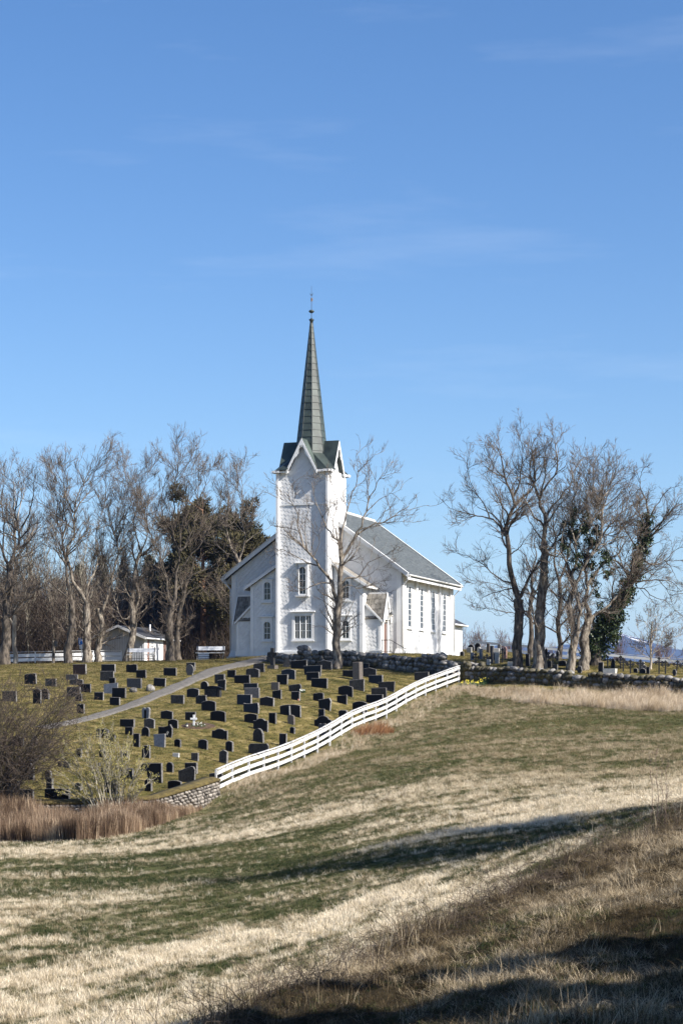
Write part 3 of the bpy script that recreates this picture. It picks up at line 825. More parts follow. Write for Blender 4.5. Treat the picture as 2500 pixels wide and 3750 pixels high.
# ---- nave
NV0, NV1, NH = 2.40, 14.70, 5.87
NE, NR, NO, NOV = 5.29, 10.05, 0.62, 0.36          # eave edge height, ridge height, side overhang, end overhang
sl = (NR - NE) / (NH + NO)
hw_ = NE + NO * sl - 0.22
nave = MB()
ga = [(-NH, NV0, -0.05), (NH, NV0, -0.05), (NH, NV0, hw_), (0, NV0, NR - 0.24), (-NH, NV0, hw_)]
gb = [(p[0], NV1, p[2]) for p in ga]
nave_wall = nave.prism(ga, gb).build('nave_wall', W, CH)
wing_top = lambda u: 7.25 - 0.655 * abs(u)
slates(nave_wall, [[(1.75, 0.3), (5.62, 0.3), (5.62, hw_ + 0.15), (1.75, NR - 0.3 - 1.75 * sl)]], front(NV0), seed=5)
slates(nave_wall, [[(-5.62, 0.3), (-1.75, 0.3), (-1.75, NR - 0.3 - 1.75 * sl), (-5.62, hw_ + 0.15)]], front(NV0), seed=6)
for s in (-1, 1):
    def e(u, z, v): return (s * u, v, z)
    eu = NH + NO
    pts = [e(0, NR - 0.16, NV0 - NOV), e(eu, NE - 0.16, NV0 - NOV), e(eu, NE - 0.16, NV1 + NOV), e(0, NR - 0.16, NV1 + NOV), e(0, NR, NV0 - NOV), e(eu, NE, NV0 - NOV), e(eu, NE, NV1 + NOV), e(0, NR, NV1 + NOV)]
    if s > 0: pts = [pts[i] for i in (3, 2, 1, 0, 7, 6, 5, 4)]
    nr = MB().hull8(pts).build('nave_roof', M['slate'], CH)
    # slate courses as thin lapped strips
    nc = 34
    for i in range(nc):
        t0, t1 = i / nc, (i + 1.12) / nc
        t1 = min(t1, 1.0)
        ua, ub = eu * (1 - t0), eu * (1 - t1)
        za, zb = NR - sl * ua, NR - sl * ub
        q = [(s * ua, NV0 - NOV + 0.08, za + 0.012), (s * ua, NV1 + NOV - 0.08, za + 0.012), (s * ub, NV1 + NOV - 0.08, zb + 0.004), (s * ub, NV0 - NOV + 0.08, zb + 0.004)]
        if s > 0: q = q[::-1]
        MB().prism(q, [(p[0], p[1], p[2] + 0.018 - (0.014 if j in ((2, 3) if s < 0 else (0, 1)) else 0)) for j, p in enumerate(q)]).build('slate_course', M['slate'], nr)
    for v, nm in ((NV0 - NOV, 'verge_board'), (NV1 + NOV, 'verge_board')):
        d = -0.04 if v < 5 else 0.04
        q = [(0, NR + 0.05), (s * (eu + 0.03), NE + 0.05), (s * (eu + 0.03), NE - 0.24), (0, NR - 0.24)]
        if s < 0: q = q[::-1]
        vb = MB().prism([(p[0], v + min(d, 0) - 0.01, p[1]) for p in q], [(p[0], v + max(d, 0) + 0.01, p[1]) for p in q]).build(nm, W, CH)
        q2 = [(0, NR + 0.055), (s * (eu + 0.03), NE + 0.055), (s * (eu + 0.03), NE + 0.085), (0, NR + 0.085)]
        MB().prism([(p[0], v - 0.10, p[1]) for p in q2], [(p[0], v + 0.10, p[1]) for p in q2]).build('verge_cap', W, CH)
    # soffit, fascia, gutter
    MB().box(min(s * (eu - 0.02), s * (eu - 0.06)), max(s * (eu - 0.02), s * (eu - 0.06)), NV0 - NOV + 0.02, NV1 + NOV - 0.02, NE - 0.34, NE - 0.03).build('fascia', W, CH)
    gm = MB()
    ring = []
    for vv in (NV0 - NOV - 0.02, NV1 + NOV + 0.02):
        ring.append([(s * (eu + 0.07 + 0.075 * math.cos(math.pi + math.pi * k / 8)), vv, NE - 0.02 + 0.10 * math.sin(math.pi + math.pi * k / 8)) for k in range(9)])
    gm.rings(ring).build('gutter', W, CH)
    MB().box(min(s * (NH - 0.01), s * (NH + 0.10)), max(s * (NH - 0.01), s * (NH + 0.10)), NV0 + 0.02, NV1 - 0.02, hw_ - 0.42, hw_ - 0.02).build('frieze_board', W, CH)
    for v in (NV0 - 0.05, NV1 + 0.05):
        MB().tube([(s * (eu + 0.06), v, NE - 0.10), (s * (eu - 0.1), v, NE - 0.35), (s * (NH + 0.16), v, NE - 0.75), (s * (NH + 0.16), v, 0.1)], 0.045, 7).build('downpipe', W, CH, True)
    # soffit strip between the wall and the eaves
    MB().hull8([(s * NH, NV0 + 0.0, hw_ - 0.02), (s * (eu - 0.06), NV0, NE - 0.30), (s * (eu - 0.06), NV1, NE - 0.30), (s * NH, NV1, hw_ - 0.02), (s * NH, NV0, hw_ + 0.01), (s * (eu - 0.06), NV0, NE - 0.27), (s * (eu - 0.06), NV1, NE - 0.27), (s * NH, NV1, hw_ + 0.01)]).build('soffit', W, CH)
MB().tube([(0, NV0 - NOV, NR + 0.04), (0, NV1 + NOV, NR + 0.04)], 0.10, 8).build('ridge_cap', W, CH)
# foundations
bx('footing', -NH - 0.06, NH + 0.10, NV0 - 0.04, NV1 + 0.06, -0.85, -0.052, M['foundation'])
bx('footing', -4.0, 4.0, 0.45, NV0 - 0.05, -0.85, -0.051, M['foundation_dark'])
bx('footing', -1.9, 1.9, -0.22, 0.44, -0.85, -0.121, M['foundation_dark'])
bx('footing', -5.1, -4.01, 0.78, NV0 - 0.05, -0.85, -0.053, M['foundation_dark'])
bx('footing', 4.01, 5.1, 0.78, NV0 - 0.05, -0.85, -0.053, M['foundation_dark'])
# side windows and flared pilasters (right side seen, left side alike)
WV = [4.36, 7.14, 9.92, 12.70]
PV = [2.62, 3.05, 5.75, 8.53, 11.31, 14.05, 14.48]
for to3s, sg in ((right_of(NH), 1), (left_of(-NH), -1)):
    for v in WV:
        window(to3s, sg * v, 1.95, 4.62, 0.72, 1.02, 1.86, 4.86, 0.045, 2, 7, arch=True, pointed=True, lw=1.35, lint=0.10, lintel_h=4.98, bar_d=0.024)
    for v in PV:
        w2 = 0.13 if v not in (2.62, 3.05, 14.05, 14.48) else 0.10
        dd = 0.16
        pr = [(0, -0.02), (dd + 0.22, -0.02), (dd + 0.20, 0.12), (dd + 0.05, 0.45), (dd, 0.75), (dd, hw_ - 0.45), (0.05, hw_ - 0.25), (0, hw_ - 0.25)]
        a = [to3s(sg * v - w2, p[1], p[0]) for p in pr]; b_ = [to3s(sg * v + w2, p[1], p[0]) for p in pr]
        MB().prism(a, b_).build('pilaster', W, CH)
# front corner boards of the nave
for s in (-1, 1):
    MB().box(min(s * 5.62, s * 5.95), max(s * 5.62, s * 5.95), NV0 - 0.07, NV0 - 0.002, 0, hw_ - 0.05).build('corner_board', W, CH)
    MB().hull8([(min(s * 5.5, s * 6.1), NV0 - 0.25, -0.04), (max(s * 5.5, s * 6.1), NV0 - 0.25, -0.04), (max(s * 5.5, s * 6.1), NV0 - 0.01, -0.04), (min(s * 5.5, s * 6.1), NV0 - 0.01, -0.04),
                (min(s * 5.58, s * 5.98), NV0 - 0.09, 0.45), (max(s * 5.58, s * 5.98), NV0 - 0.09, 0.45), (max(s * 5.58, s * 5.98), NV0 - 0.011, 0.45), (min(s * 5.58, s * 5.98), NV0 - 0.011, 0.45)]).build('corner_foot', W, CH)

# ---- stair wings beside the tower
WGV, WGH, WGE = 0.60, 3.85, 4.25
for s in (-1, 1):
    h0, h1 = wing_top(TW) - 0.12, wing_top(WGH) - 0.12
    a = [(s * TW, WGV, -0.05), (s * WGH, WGV, -0.05), (s * WGH, WGV, h1), (s * TW, WGV, h0)]
    if s < 0: a = a[::-1]
    wall = MB().prism(a, [(p[0], NV0 - 0.01, p[2]) for p in a]).build('wing_wall', W, CH)
    poly = [(1.80, 0.3), (3.68, 0.3), (3.68, h1 + 0.05), (1.80, h0 - 0.02)]
    if s < 0: poly = [(-p[0], p[1]) for p in poly][::-1]
    ho = [(s * 2.72 - 0.38, s * 2.72 + 0.38, 0.95, 2.62), (s * 2.72 - 0.38, s * 2.72 + 0.38, 3.45, 5.0)]
    slates(wall, [poly], front(WGV), ho, seed=7 + s)
    # side of the wing above the porch
    for v in (WGV + 0.02, 1.9):
        MB().box(min(s * WGH, s * (WGH + 0.08)), max(s * WGH, s * (WGH + 0.08)), v, v + 0.42, 0, h1 - 0.1).build('pilaster', W, CH)
    MB().box(min(s * 3.68, s * 3.9), max(s * 3.68, s * 3.9), WGV - 0.06, WGV - 0.002, 0, h1 - 0.02).build('corner_board', W, CH)
    # roof
    v0 = WGV - 0.25
    pts = [(s * TW, v0, wing_top(TW) - 0.1), (s * WGE, v0, wing_top(WGE) - 0.1), (s * WGE, NV0 - 0.01, wing_top(WGE) - 0.1), (s * TW, NV0 - 0.01, wing_top(TW) - 0.1)]
    pts += [(p[0], p[1], p[2] + 0.12) for p in pts]
    if s > 0: pts = [pts[i] for i in (3, 2, 1, 0, 7, 6, 5, 4)]
    MB().hull8(pts).build('wing_roof', M['porch_slate'], CH)
    q = [(s * TW, wing_top(TW) + 0.06), (s * (WGE + 0.02), wing_top(WGE) + 0.06), (s * (WGE + 0.02), wing_top(WGE) - 0.14), (s * TW, wing_top(TW) - 0.14)]
    if s < 0: q = q[::-1]
    MB().prism([(p[0], v0 - 0.05, p[1]) for p in q], [(p[0], v0 - 0.002, p[1]) for p in q]).build('verge_board', W, CH)
    MB().box(min(s * WGE, s * (WGE + 0.10)), max(s * WGE, s * (WGE + 0.10)), v0 + 0.02, NV0 - 0.02, wing_top(WGE) - 0.13, wing_top(WGE) - 0.01).build('gutter', W, CH)
    window(front(WGV), s * 2.72, 1.09, 2.25, 0.44, 0.74, 1.0, 2.55, 0.07, 2, 3, lw=0.98, lint=0.10)
    window(front(WGV), s * 2.72, 3.68, 4.86, 0.44, 0.74, 3.55, 5.0, 0.07, 2, 3, lw=0.9, lint=0.05)
    # ---- porch: lean-to falling outward, crossed by a steep gable over the side door
    PU, PV0, PH0, PH1 = 4.98, 0.92, 3.46, 2.34
    a = [(s * WGH, PV0, -0.05), (s * PU, PV0, -0.05), (s * PU, PV0, PH1 - 0.08), (s * WGH, PV0, PH0 - 0.08)]
    if s < 0: a = a[::-1]
    pw = MB().prism(a, [(p[0], NV0 - 0.012, p[2]) for p in a]).build('porch_wall', W, CH)
    poly = [(3.95, 0.42), (4.88, 0.42), (4.88, PH1 - 0.05), (3.95, PH0 - 0.16)]
    if s < 0: poly = [(-p[0], p[1]) for p in poly][::-1]
    slates(pw, [poly], front(PV0), seed=20 + s)
    q = [(s * (WGH - 0.02), PH0 + 0.06), (s * (PU + 0.14), PH1 - 0.08), (s * (PU + 0.14), PH1 - 0.24), (s * (WGH - 0.02), PH0 - 0.10)]
    if s < 0: q = q[::-1]
    MB().prism([(p[0], PV0 - 0.16, p[1]) for p in q], [(p[0], PV0 - 0.10, p[1]) for p in q]).build('verge_board', W, CH)
    # lean-to roof slab
    pts = [(s * (WGH), PV0 - 0.10, PH0 - 0.06), (s * (PU + 0.12), PV0 - 0.10, PH1 - 0.19), (s * (PU + 0.12), NV0 - 0.02, PH1 - 0.19), (s * WGH, NV0 - 0.02, PH0 - 0.06)]
    pts += [(p[0], p[1], p[2] + 0.08) for p in pts]
    if s > 0: pts = [pts[i] for i in (3, 2, 1, 0, 7, 6, 5, 4)]
    MB().hull8(pts).build('porch_roof', M['porch_slate'], CH)
    # cross gable: ridge along u
    vm, GA, GE = (PV0 + NV0) / 2 - 0.02, 3.98, PH1 - 0.02
    g0 = s * (WGH + 0.05); g1 = s * (PU + 0.22)
    groof = bpy.data.objects.new('porch_gable', None); COL.objects.link(groof); groof.parent = CH
    for t in (-1, 1):
        ve = vm + t * 0.75
        q = [(g0, vm, GA), (g1, vm, GA), (g1, ve, GE), (g0, ve, GE)]
        if (s > 0) == (t < 0): q = q[::-1]
        nrm = Vector((0, t * (GA - GE), 0.75)).normalized() * 0.05
        MB().prism(q, [tuple(Vector(p) + nrm) for p in q]).build('roof_plane', M['mortar'], groof)
        # slates one by one
        nr_, ncn = 5, 4
        for i in range(nr_):
            for j in range(-1, ncn + 1):
                f0, f1 = i / nr_ + 0.01, (i + 1.05) / nr_
                c0_, c1_ = (j + 0.5 * (i % 2)) / ncn + 0.012, (j + 1 + 0.5 * (i % 2)) / ncn - 0.012
                c0_, c1_ = max(0.01, c0_), min(0.94, c1_)
                if c1_ - c0_ < 0.05: continue
                f1 = min(f1, 0.99)
                def pp(f, c, lift):
                    return Vector((g0 + (g1 - g0) * c, vm + (ve - vm) * f, GA + (GE - GA) * f)) + nrm * (1.0 + lift)
                q = [pp(f0, c0_, 0.1), pp(f0, c1_, 0.1), pp(f1, c1_, 0.45), pp(f1, c0_, 0.45)]
                MB().prism(q, [p + nrm * 0.35 for p in q]).build('slate', M['porch_slate'], groof)
        # barge board facing outward
        q = [(vm, GA + 0.10), (vm + t * 0.84, GE + 0.0), (vm + t * 0.84, GE - 0.22), (vm + t * 0.70, GE - 0.22), (vm, GA - 0.22)]
        MB().prism([(g1, p[0], p[1]) for p in q], [(g1 + s * 0.06, p[0], p[1]) for p in q]).build('barge_board', W, groof)
    MB().box(min(g0, g1), max(g0, g1), vm - 0.05, vm + 0.05, GA + 0.02, GA + 0.12).build('ridge_board', W, groof)
    MB().prism([(g1 - s * 0.12, vm, GA - 0.05), (g1 - s * 0.12, vm - 0.7, GE - 0.0), (g1 - s * 0.12, vm + 0.7, GE - 0.0)], [(g1 - s * 0.04, vm, GA - 0.05), (g1 - s * 0.04, vm - 0.7, GE), (g1 - s * 0.04, vm + 0.7, GE)]).build('gable_infill', W, groof)
    # door and side posts
    dx0, dx1 = sorted((s * (PU + 0.004), s * (PU + 0.03)))
    door = MB().box(dx0, dx1, vm - 0.42, vm + 0.42, 0.0, 2.06).build('door', M['door_brown'], CH)
    MB().tube([(s * (PU + 0.03), vm + 0.3, 1.02), (s * (PU + 0.09), vm + 0.3, 1.02), (s * (PU + 0.09), vm + 0.2, 1.02)], 0.015, 6).build('handle', M['iron'], door)
    for t in (-1, 1):
        y0, y1 = sorted((vm + t * 0.44, vm + t * 0.62))
        dx0, dx1 = sorted((s * (PU + 0.002), s * (PU + 0.14)))
        MB().box(dx0, dx1, y0, y1, 0.0, 2.3).build('door_post', W, CH)
    MB().box(min(s * (WGH + 0.02), s * (PU + 0.10)), max(s * (WGH + 0.02), s * (PU + 0.10)), PV0 - 0.10, PV0 - 0.002, 0.0, 0.34).build('base_board', W, CH)
    MB().box(*sorted((s * (PU - 0.14), s * (PU + 0.02))), PV0 - 0.05, PV0 - 0.003, 0.34, PH1 - 0.1).build('corner_board', W, CH)
    # lamp under the gable
    lamp = bpy.data.objects.new('porch_lamp', None); COL.objects.link(lamp); lamp.parent = CH
    lamp.location = (s * (PU + 0.42), vm + 0.22, 2.62)
    MB().tube([(0, 0, 0.42), (0, 0, 0.20)], 0.012, 6).build('stem', M['iron'], lamp)
    MB().lathe([(0.03, 0.22), (0.14, 0.06), (0.14, 0.03), (0.02, 0.05)]).build('lamp_shade', M['iron'], lamp, True)
    MB().lathe([(0.02, -0.10), (0.09, -0.06), (0.11, 0.0), (0.08, 0.04)]).build('globe', M['lamp_glass'], lamp, True)
    MB().tube([(-s * 0.22, 0, 0.42), (0, 0, 0.42)], 0.012, 6).build('bracket', M['iron'], lamp)
    # steps
    for i in range(4):
        MB().box(*sorted((s * (PU + 0.02), s * (PU + 0.75 + 0.28 * i))), vm - 0.75 - 0.02 * i, vm + 0.75, -0.16 * (i + 1), -0.16 * i - 0.004).build('step', M['granite_light'], CH)
# iron railing beside the right steps
rail = bpy.data.objects.new('railing', None); COL.objects.link(rail); rail.parent = CH
vy = 0.62
hp = [(5.15, vy, 0.95), (5.75, vy, 0.95), (6.75, vy, 0.38)]
MB().tube(hp, 0.022, 6).build('handrail', M['iron'], rail)
MB().tube([(p[0], p[1], p[2] - 0.75) for p in hp], 0.014, 6).build('lower_rail', M['iron'], rail)
for i in range(9):
    t = i / 8; x = 5.15 + 1.6 * t
    zt_ = 0.95 if x < 5.75 else 0.95 - 0.57 * (x - 5.75)
    MB().tube([(x, vy, zt_ - (1.15 if i in (0, 4, 8) else 0.75)), (x, vy, zt_)], 0.016 if i in (0, 4, 8) else 0.008, 5).build('baluster', M['iron'], rail)
MB().tube([(6.75, vy, 0.38), (6.9, vy, 0.40), (6.94, vy, 0.30), (6.86, vy, 0.24)], 0.016, 6).build('scroll', M['iron'], rail)

# ---- sacristy behind
sac = MB().box(2.4, 5.75, NV1 - 0.01, 18.0, -0.3, 2.55).build('sacristy_wall', W, CH)
for i in range(7):
    MB().box(5.752, 5.775, NV1 + 0.1 + i * 0.45, NV1 + 0.14 + i * 0.45, -0.25, 2.5).build('batten', W, CH)
MB().add([(2.1, NV1, 2.5), (6.05, NV1, 2.5), (6.05, 18.3, 2.5), (2.1, 18.3, 2.5), (2.1, NV1, 2.62), (6.05, NV1, 2.62), (6.05, 18.3, 2.62), (2.1, 18.3, 2.62), (3.9, NV1, 3.7), (4.2, 16.9, 3.7)],
         [(3, 2, 1, 0), (0, 1, 5, 4), (1, 2, 6, 5), (2, 3, 7, 6), (3, 0, 4, 7), (4, 5, 8), (5, 6, 9, 8), (6, 7, 9), (7, 4, 8, 9)]).build('sacristy_roof', M['metal_roof'], CH)
MB().tube([(6.08, NV1 + 0.1, 2.56), (6.08, 18.3, 2.56)], 0.06, 7).build('gutter', W, CH)
bx('footing', 2.35, 5.8, NV1 + 0.07, 18.05, -0.85, -0.31, M['foundation'])

# ------------------------------------------------------------------ dry stone walls
rs_ = np.random.RandomState(21)
def rock_mesh(name, seed, flat=1.0, box=0.0):
    """a rounded or blocky stone of unit size, about 80 triangles"""
    import bmesh
    bm = bmesh.new()
    bmesh.ops.create_icosphere(bm, subdivisions=2, radius=0.5)
    r = np.random.RandomState(seed)
    dirs = r.randn(7, 3); dirs /= np.linalg.norm(dirs, axis=1)[:, None]
    cut = r.uniform(0.33, 0.46, 7)
    for v in bm.verts:
        p = np.array(v.co)
        if box: p = np.sign(p) * np.abs(p / 0.5) ** (1 - box) * 0.5
        for d, c in zip(dirs, cut):
            e = p @ d - c
            if e > 0: p = p - d * e * 0.85
        p = p * (1 + 0.06 * r.randn())
        v.co = p
    me = bpy.data.meshes.new(name); bm.to_mesh(me); bm.free()
    me.polygons.foreach_set('use_smooth', np.ones(len(me.polygons), bool))
    return me
ROCK = [rock_mesh('rock', s) for s in range(8)]
BLOCK = [rock_mesh('block', 40 + s, box=0.55) for s in range(8)]
def with_mat(meshes, m):
    out = []
    for me in meshes:
        c = me.copy(); c.materials.clear(); c.materials.append(m); out.append(c)
    return out
ROCK_S, ROCK_M = with_mat(ROCK, M['stone']), with_mat(ROCK, M['stone_mossy'])
BLOCK_R = with_mat(BLOCK, M['rubble'])

def polyline(pts, step):
    p = np.array([(v[0], v[1]) for v in pts], float)
    s = np.concatenate([[0], np.cumsum(np.linalg.norm(np.diff(p, axis=0), axis=1))])
    t = np.arange(0, s[-1], step)
    x, y = np.interp(t, s, p[:, 0]), np.interp(t, s, p[:, 1])
    tx, ty = np.gradient(x), np.gradient(y); L = np.hypot(tx, ty)
    return t, x, y, tx / L, ty / L

def dry_wall(name, label, pts, heights, size, mossy, seed, limit=290):
    """boulders piled in courses along a line over a dark rubble core"""
    r = np.random.RandomState(seed)
    root = empty(name, (pts[0][0], pts[0][1], gz(*pts[0][:2])), 0, label, 'wall')
    inv = root.location
    t, x, y, tx, ty = polyline(pts, 0.5)
    h = np.interp(t, np.linspace(0, t[-1], len(heights)), heights)
    core = MB()
    rings = []
    for i in range(len(t)):
        z = gz(x[i], y[i]) - inv.z
        nx_, ny_ = ty[i], -tx[i]
        hh = h[i] * (0.72 + 0.16 * r.rand())
        c = [(-0.24, -0.3), (0.24, -0.3), (0.2, hh * 0.7), (0.08, hh), (-0.1, hh), (-0.2, hh * 0.7)]
        rings.append([(x[i] - inv.x + nx_ * a, y[i] - inv.y + ny_ * a, z + b) for a, b in c])
    core.rings(rings).build('rubble_core', M['moss'] if mossy > 0.5 else M['mortar'], root)
    placed = []
    L = t[-1]
    for side in (1, -1):
        z0 = 0.0
        row = 0
        while z0 < max(heights):
            sz = size * r.uniform(0.85, 1.15)
            s = r.uniform(0, sz)
            while s < L:
                w = sz * r.uniform(0.5, 1.75)
                hh = np.interp(s, np.linspace(0, L, len(heights)), heights)
                hh *= 0.85 + 0.3 * fbm(np.array([s * 0.6]), np.array([seed * 1.0]))[0]
                if z0 < hh - sz * 0.3:
                    placed.append((s + w / 2, z0 + sz * 0.42 + r.uniform(-0.05, 0.05), side, w, sz * r.uniform(0.8, 1.2)))
                s += w * 0.93
            z0 += sz * 0.74; row += 1
    # camera side first so that the largest seen are objects of their own
    placed.sort(key=lambda p: (p[2] < 0, r.rand()))
    rest_v, rest_f, nv = [], [], 0
    for k, (s, z, side, w, hgt) in enumerate(placed):
        px_, py_ = np.interp(s, t, x), np.interp(s, t, y)
        tx_, ty_ = np.interp(s, t, tx), np.interp(s, t, ty)
        off = side * r.uniform(0.12, 0.2)
        X, Y = px_ + ty_ * off, py_ - tx_ * off
        Z = gz(px_, py_) + z
        src = (ROCK_M if r.rand() < mossy else ROCK_S)[r.randint(8)]
        sc = (w * 1.06, size * r.uniform(0.9, 1.3), hgt)
        rot = (r.uniform(-0.25, 0.25), r.uniform(-0.25, 0.25), math.atan2(ty_, tx_) + r.uniform(-0.3, 0.3))
        if k < limit:
            link('stone', src, None, root, (X - inv.x, Y - inv.y, Z - inv.z), rot, sc)
        else:
            mt = Matrix.LocRotScale(Vector((X - inv.x, Y - inv.y, Z - inv.z)), __import__('mathutils').Euler(rot), Vector(sc))
            vv = np.array([mt @ v.co for v in src.vertices]); ff = np.array([list(p.vertices) for p in src.polygons]) + nv
            rest_v.append(vv); rest_f.append(ff); nv += len(vv)
    if rest_v:
        tag(link('loose_stone', mesh_np('loose_stone', np.concatenate(rest_v), np.concatenate(rest_f), True), M['stone'], root), kind='stuff')
    return root

def xy(px, D): return ((px - CX) / F * D, D)
dry_wall('dry_stone_wall', 'low wall of piled grey boulders below the church', [xy(985, 128.8), xy(1030, 127.8), xy(1250, 127.2), xy(1450, 125.2), xy(1600, 123.3), xy(1692, 122.0)], [0.45, 0.75, 0.82, 0.92, 0.92, 0.95], 0.40, 0.15, 3)
dry_wall('dry_stone_wall', 'mossy tumbled stone wall beneath the big bare trees', [xy(1694, 121.4), xy(1760, 120.6), xy(1950, 117.8), xy(2200, 115.0), xy(2500, 112.0), xy(2650, 110.6)], [0.95, 0.9, 0.75, 0.68, 0.72, 0.72, 0.7], 0.36, 0.6, 4)
for px, py, w, h, nm in [(1180, 2392, 0.55, 0.55, 0)]:
    p = on(1112, 127.6)
    o = link('boulder', ROCK_S[2], None, None, (p.x, p.y, p.z + 0.95), (0.1, 0.2, 0.4), (0.95, 0.6, 0.62))
    tag(o, 'large rounded grey boulder lying on top of the church wall', 'boulder')

# mortared rubble wall at the foot of the cemetery
def rubble_wall():
    r = np.random.RandomState(9)
    line = [xy(790, 83.2), xy(700, 81.8), xy(560, 80.6), xy(300, 80.4), xy(0, 80.6), xy(-120, 80.8)]
    root = empty('rubble_wall', (line[0][0], line[0][1], gz(*line[0])), 0, 'pale rubble stone wall with turf top at the lower end of the fence', 'wall')
    inv = root.location
    t, x, y, tx, ty = polyline(line, 0.4)
    topz = np.interp(x, [(-10 - 1250) / F * 80, (300 - 1250) / F * 80.4, (560 - 1250) / F * 80.6, (700 - 1250) / F * 81.8, (790 - 1250) / F * 83.2],
                     [(HY - 2940) / F * 80.6, (HY - 2938) / F * 80.4, (HY - 2922) / F * 80.6, (HY - 2880) / F * 81.8, (HY - 2852) / F * 83.2])
    rings, caps = [], []
    for i in range(len(t)):
        nx_, ny_ = -ty[i], tx[i]                      # towards the field
        if ny_ > 0: nx_, ny_ = -nx_, -ny_
        zb = gz(x[i], y[i]) - 0.6 - inv.z; zt = topz[i] - inv.z
        q = lambda a, z: (x[i] - inv.x + nx_ * a, y[i] - inv.y + ny_ * a, z)
        rings.append([q(0.0, zb), q(0.22, zb), q(0.20, zt - 0.06), q(-0.45, zt - 0.02), q(-0.5, zb)])
        e = r.uniform(-0.03, 0.05)
        caps.append([q(0.27, zt - 0.08), q(0.24, zt + 0.02 + e), q(-0.1, zt + 0.10 + e), q(-0.6, zt + 0.05), q(-0.62, zt - 0.1)])
    MB().rings(rings).build('wall_core', M['mortar'], root)
    MB().rings(caps).build('turf_cap', M['moss'], root, True)
    k = 0
    L = t[-1]
    spots = []
    z = 0.0
    for row in range(9):
        sh_ = r.uniform(0.115, 0.155)
        s = r.uniform(0, 0.15)
        while s < L - 0.1:
            w = r.uniform(0.11, 0.26)
            spots.append((s + w / 2, z + sh_ / 2, w, sh_)); s += w
        z += sh_
    spots.sort(key=lambda q: q[0])
    vs, fs, nv = [], [], 0
    for s, dz, w, sh_ in spots:
        px_, py_ = np.interp(s, t, x), np.interp(s, t, y)
        tx_, ty_ = np.interp(s, t, tx), np.interp(s, t, ty)
        zt = np.interp(s, t, topz)
        nx_, ny_ = -ty_, tx_
        if ny_ > 0: nx_, ny_ = -nx_, -ny_
        Z = zt - 0.10 - dz
        if Z < gz(px_ + nx_ * 0.3, py_ + ny_ * 0.3) - 0.1: continue
        X, Y = px_ + nx_ * 0.20, py_ + ny_ * 0.20
        src = BLOCK_R[r.randint(8)]
        rot = (r.uniform(-0.12, 0.12), r.uniform(-0.14, 0.14), math.atan2(ty_, tx_))
        sc = (w * 1.10, 0.16 * r.uniform(0.8, 1.3), sh_ * 1.10)
        if k < 290:
            link('stone', src, None, root, (X - inv.x, Y - inv.y, Z - inv.z), rot, sc); k += 1
        else:
            mt = Matrix.LocRotScale(Vector((X - inv.x, Y - inv.y, Z - inv.z)), __import__('mathutils').Euler(rot), Vector(sc))
            vv = np.array([mt @ v.co for v in src.vertices]); ff = np.array([list(p.vertices) for p in src.polygons]) + nv
            vs.append(vv); fs.append(ff); nv += len(vv)
    if vs: tag(link('wall_stones', mesh_np('wall_stones', np.concatenate(vs), np.concatenate(fs), True), M['rubble'], root), kind='stuff')
rubble_wall()

# ------------------------------------------------------------------ white board fences
def fence(name, label, pts, spacing, tops, rails, rail_h, m=M['white_worn'], seed=1, thick=0.03, sag=0.02, back=1):
    """posts with boards nailed on the camera side, boards follow the ground"""
    r = random.Random(seed)
    root = empty(name, (pts[0][0], pts[0][1], gz(*pts[0])), 0, label, 'fence')
    inv = root.location
    t, x, y, tx, ty = polyline(pts, 0.1)
    n_ = max(1, int(round(t[-1] / spacing)))
    ss = np.linspace(0, t[-1], n_ + 1)
    P = []
    for s in ss:
        X, Y = np.interp(s, t, x), np.interp(s, t, y)
        z = float(tz(X, Y, False)[0])
        P.append(Vector((X - inv.x, Y - inv.y, z - inv.z + r.uniform(-sag, sag))))
    for _ in range(4):
        zz = [p.z for p in P]
        for i in range(1, n_): P[i].z = 0.25 * zz[i - 1] + 0.5 * zz[i] + 0.25 * zz[i + 1]
    for i, p in enumerate(P):
        d = (P[min(i + 1, n_)] - P[max(i - 1, 0)]); d.z = 0; d.normalize()
        nrm = Vector((d.y, -d.x, 0))
        if nrm.y > 0: nrm = -nrm
        lean = Vector((r.uniform(-0.03, 0.03), r.uniform(-0.02, 0.02), 0))
        c = p - nrm * 0.055
        MB().beam(c - Vector((0, 0, 0.4)), c + Vector((0, 0, tops)) + lean, 0.075, 0.075, up=d).build('post', m, root)
        if i < n_:
            a, b = p, P[i + 1]
            e = (b - a).normalized() * 0.004
            for zr in rails:
                ja, jb = r.uniform(-0.012, 0.012), r.uniform(-0.012, 0.012)
                MB().beam(a + e + Vector((0, 0, zr + ja)), b - e + Vector((0, 0, zr + jb)), thick, rail_h).build('board', m, root)
            # capping board laid on top
            MB().beam(a + e + Vector((0, 0, tops + 0.02)) - nrm * 0.03, b - e + Vector((0, 0, tops + 0.02)) - nrm * 0.03, 0.12, 0.025).build('cap_board', m, root)
    return root
fl = [xy(795, 83.3), xy(900, 86.6), xy(1000, 90), xy(1100, 94), xy(1200, 98), xy(1300, 102.6), xy(1400, 107), xy(1475, 111), xy(1550, 115), xy(1620, 118.4), xy(1683, 121)]
fence('board_fence', 'long white three board fence climbing the edge of the cemetery', fl, 2.0, 0.97, (0.24, 0.54, 0.85), 0.155, seed=4)
fence('board_fence', 'white fence at the far edge behind the iron crosses', [xy(1735, 163), xy(2000, 160), xy(2250, 158), xy(2500, 156), xy(2700, 154)], 2.6, 0.92, (0.30, 0.74), 0.20, M['white'], 6)
fence('board_fence', 'white fence behind the tree trunks beside the shed', [xy(20, 139), xy(250, 139.5), xy(445, 141)], 2.1, 0.80, (0.28, 0.58), 0.22, M['white'], 8)
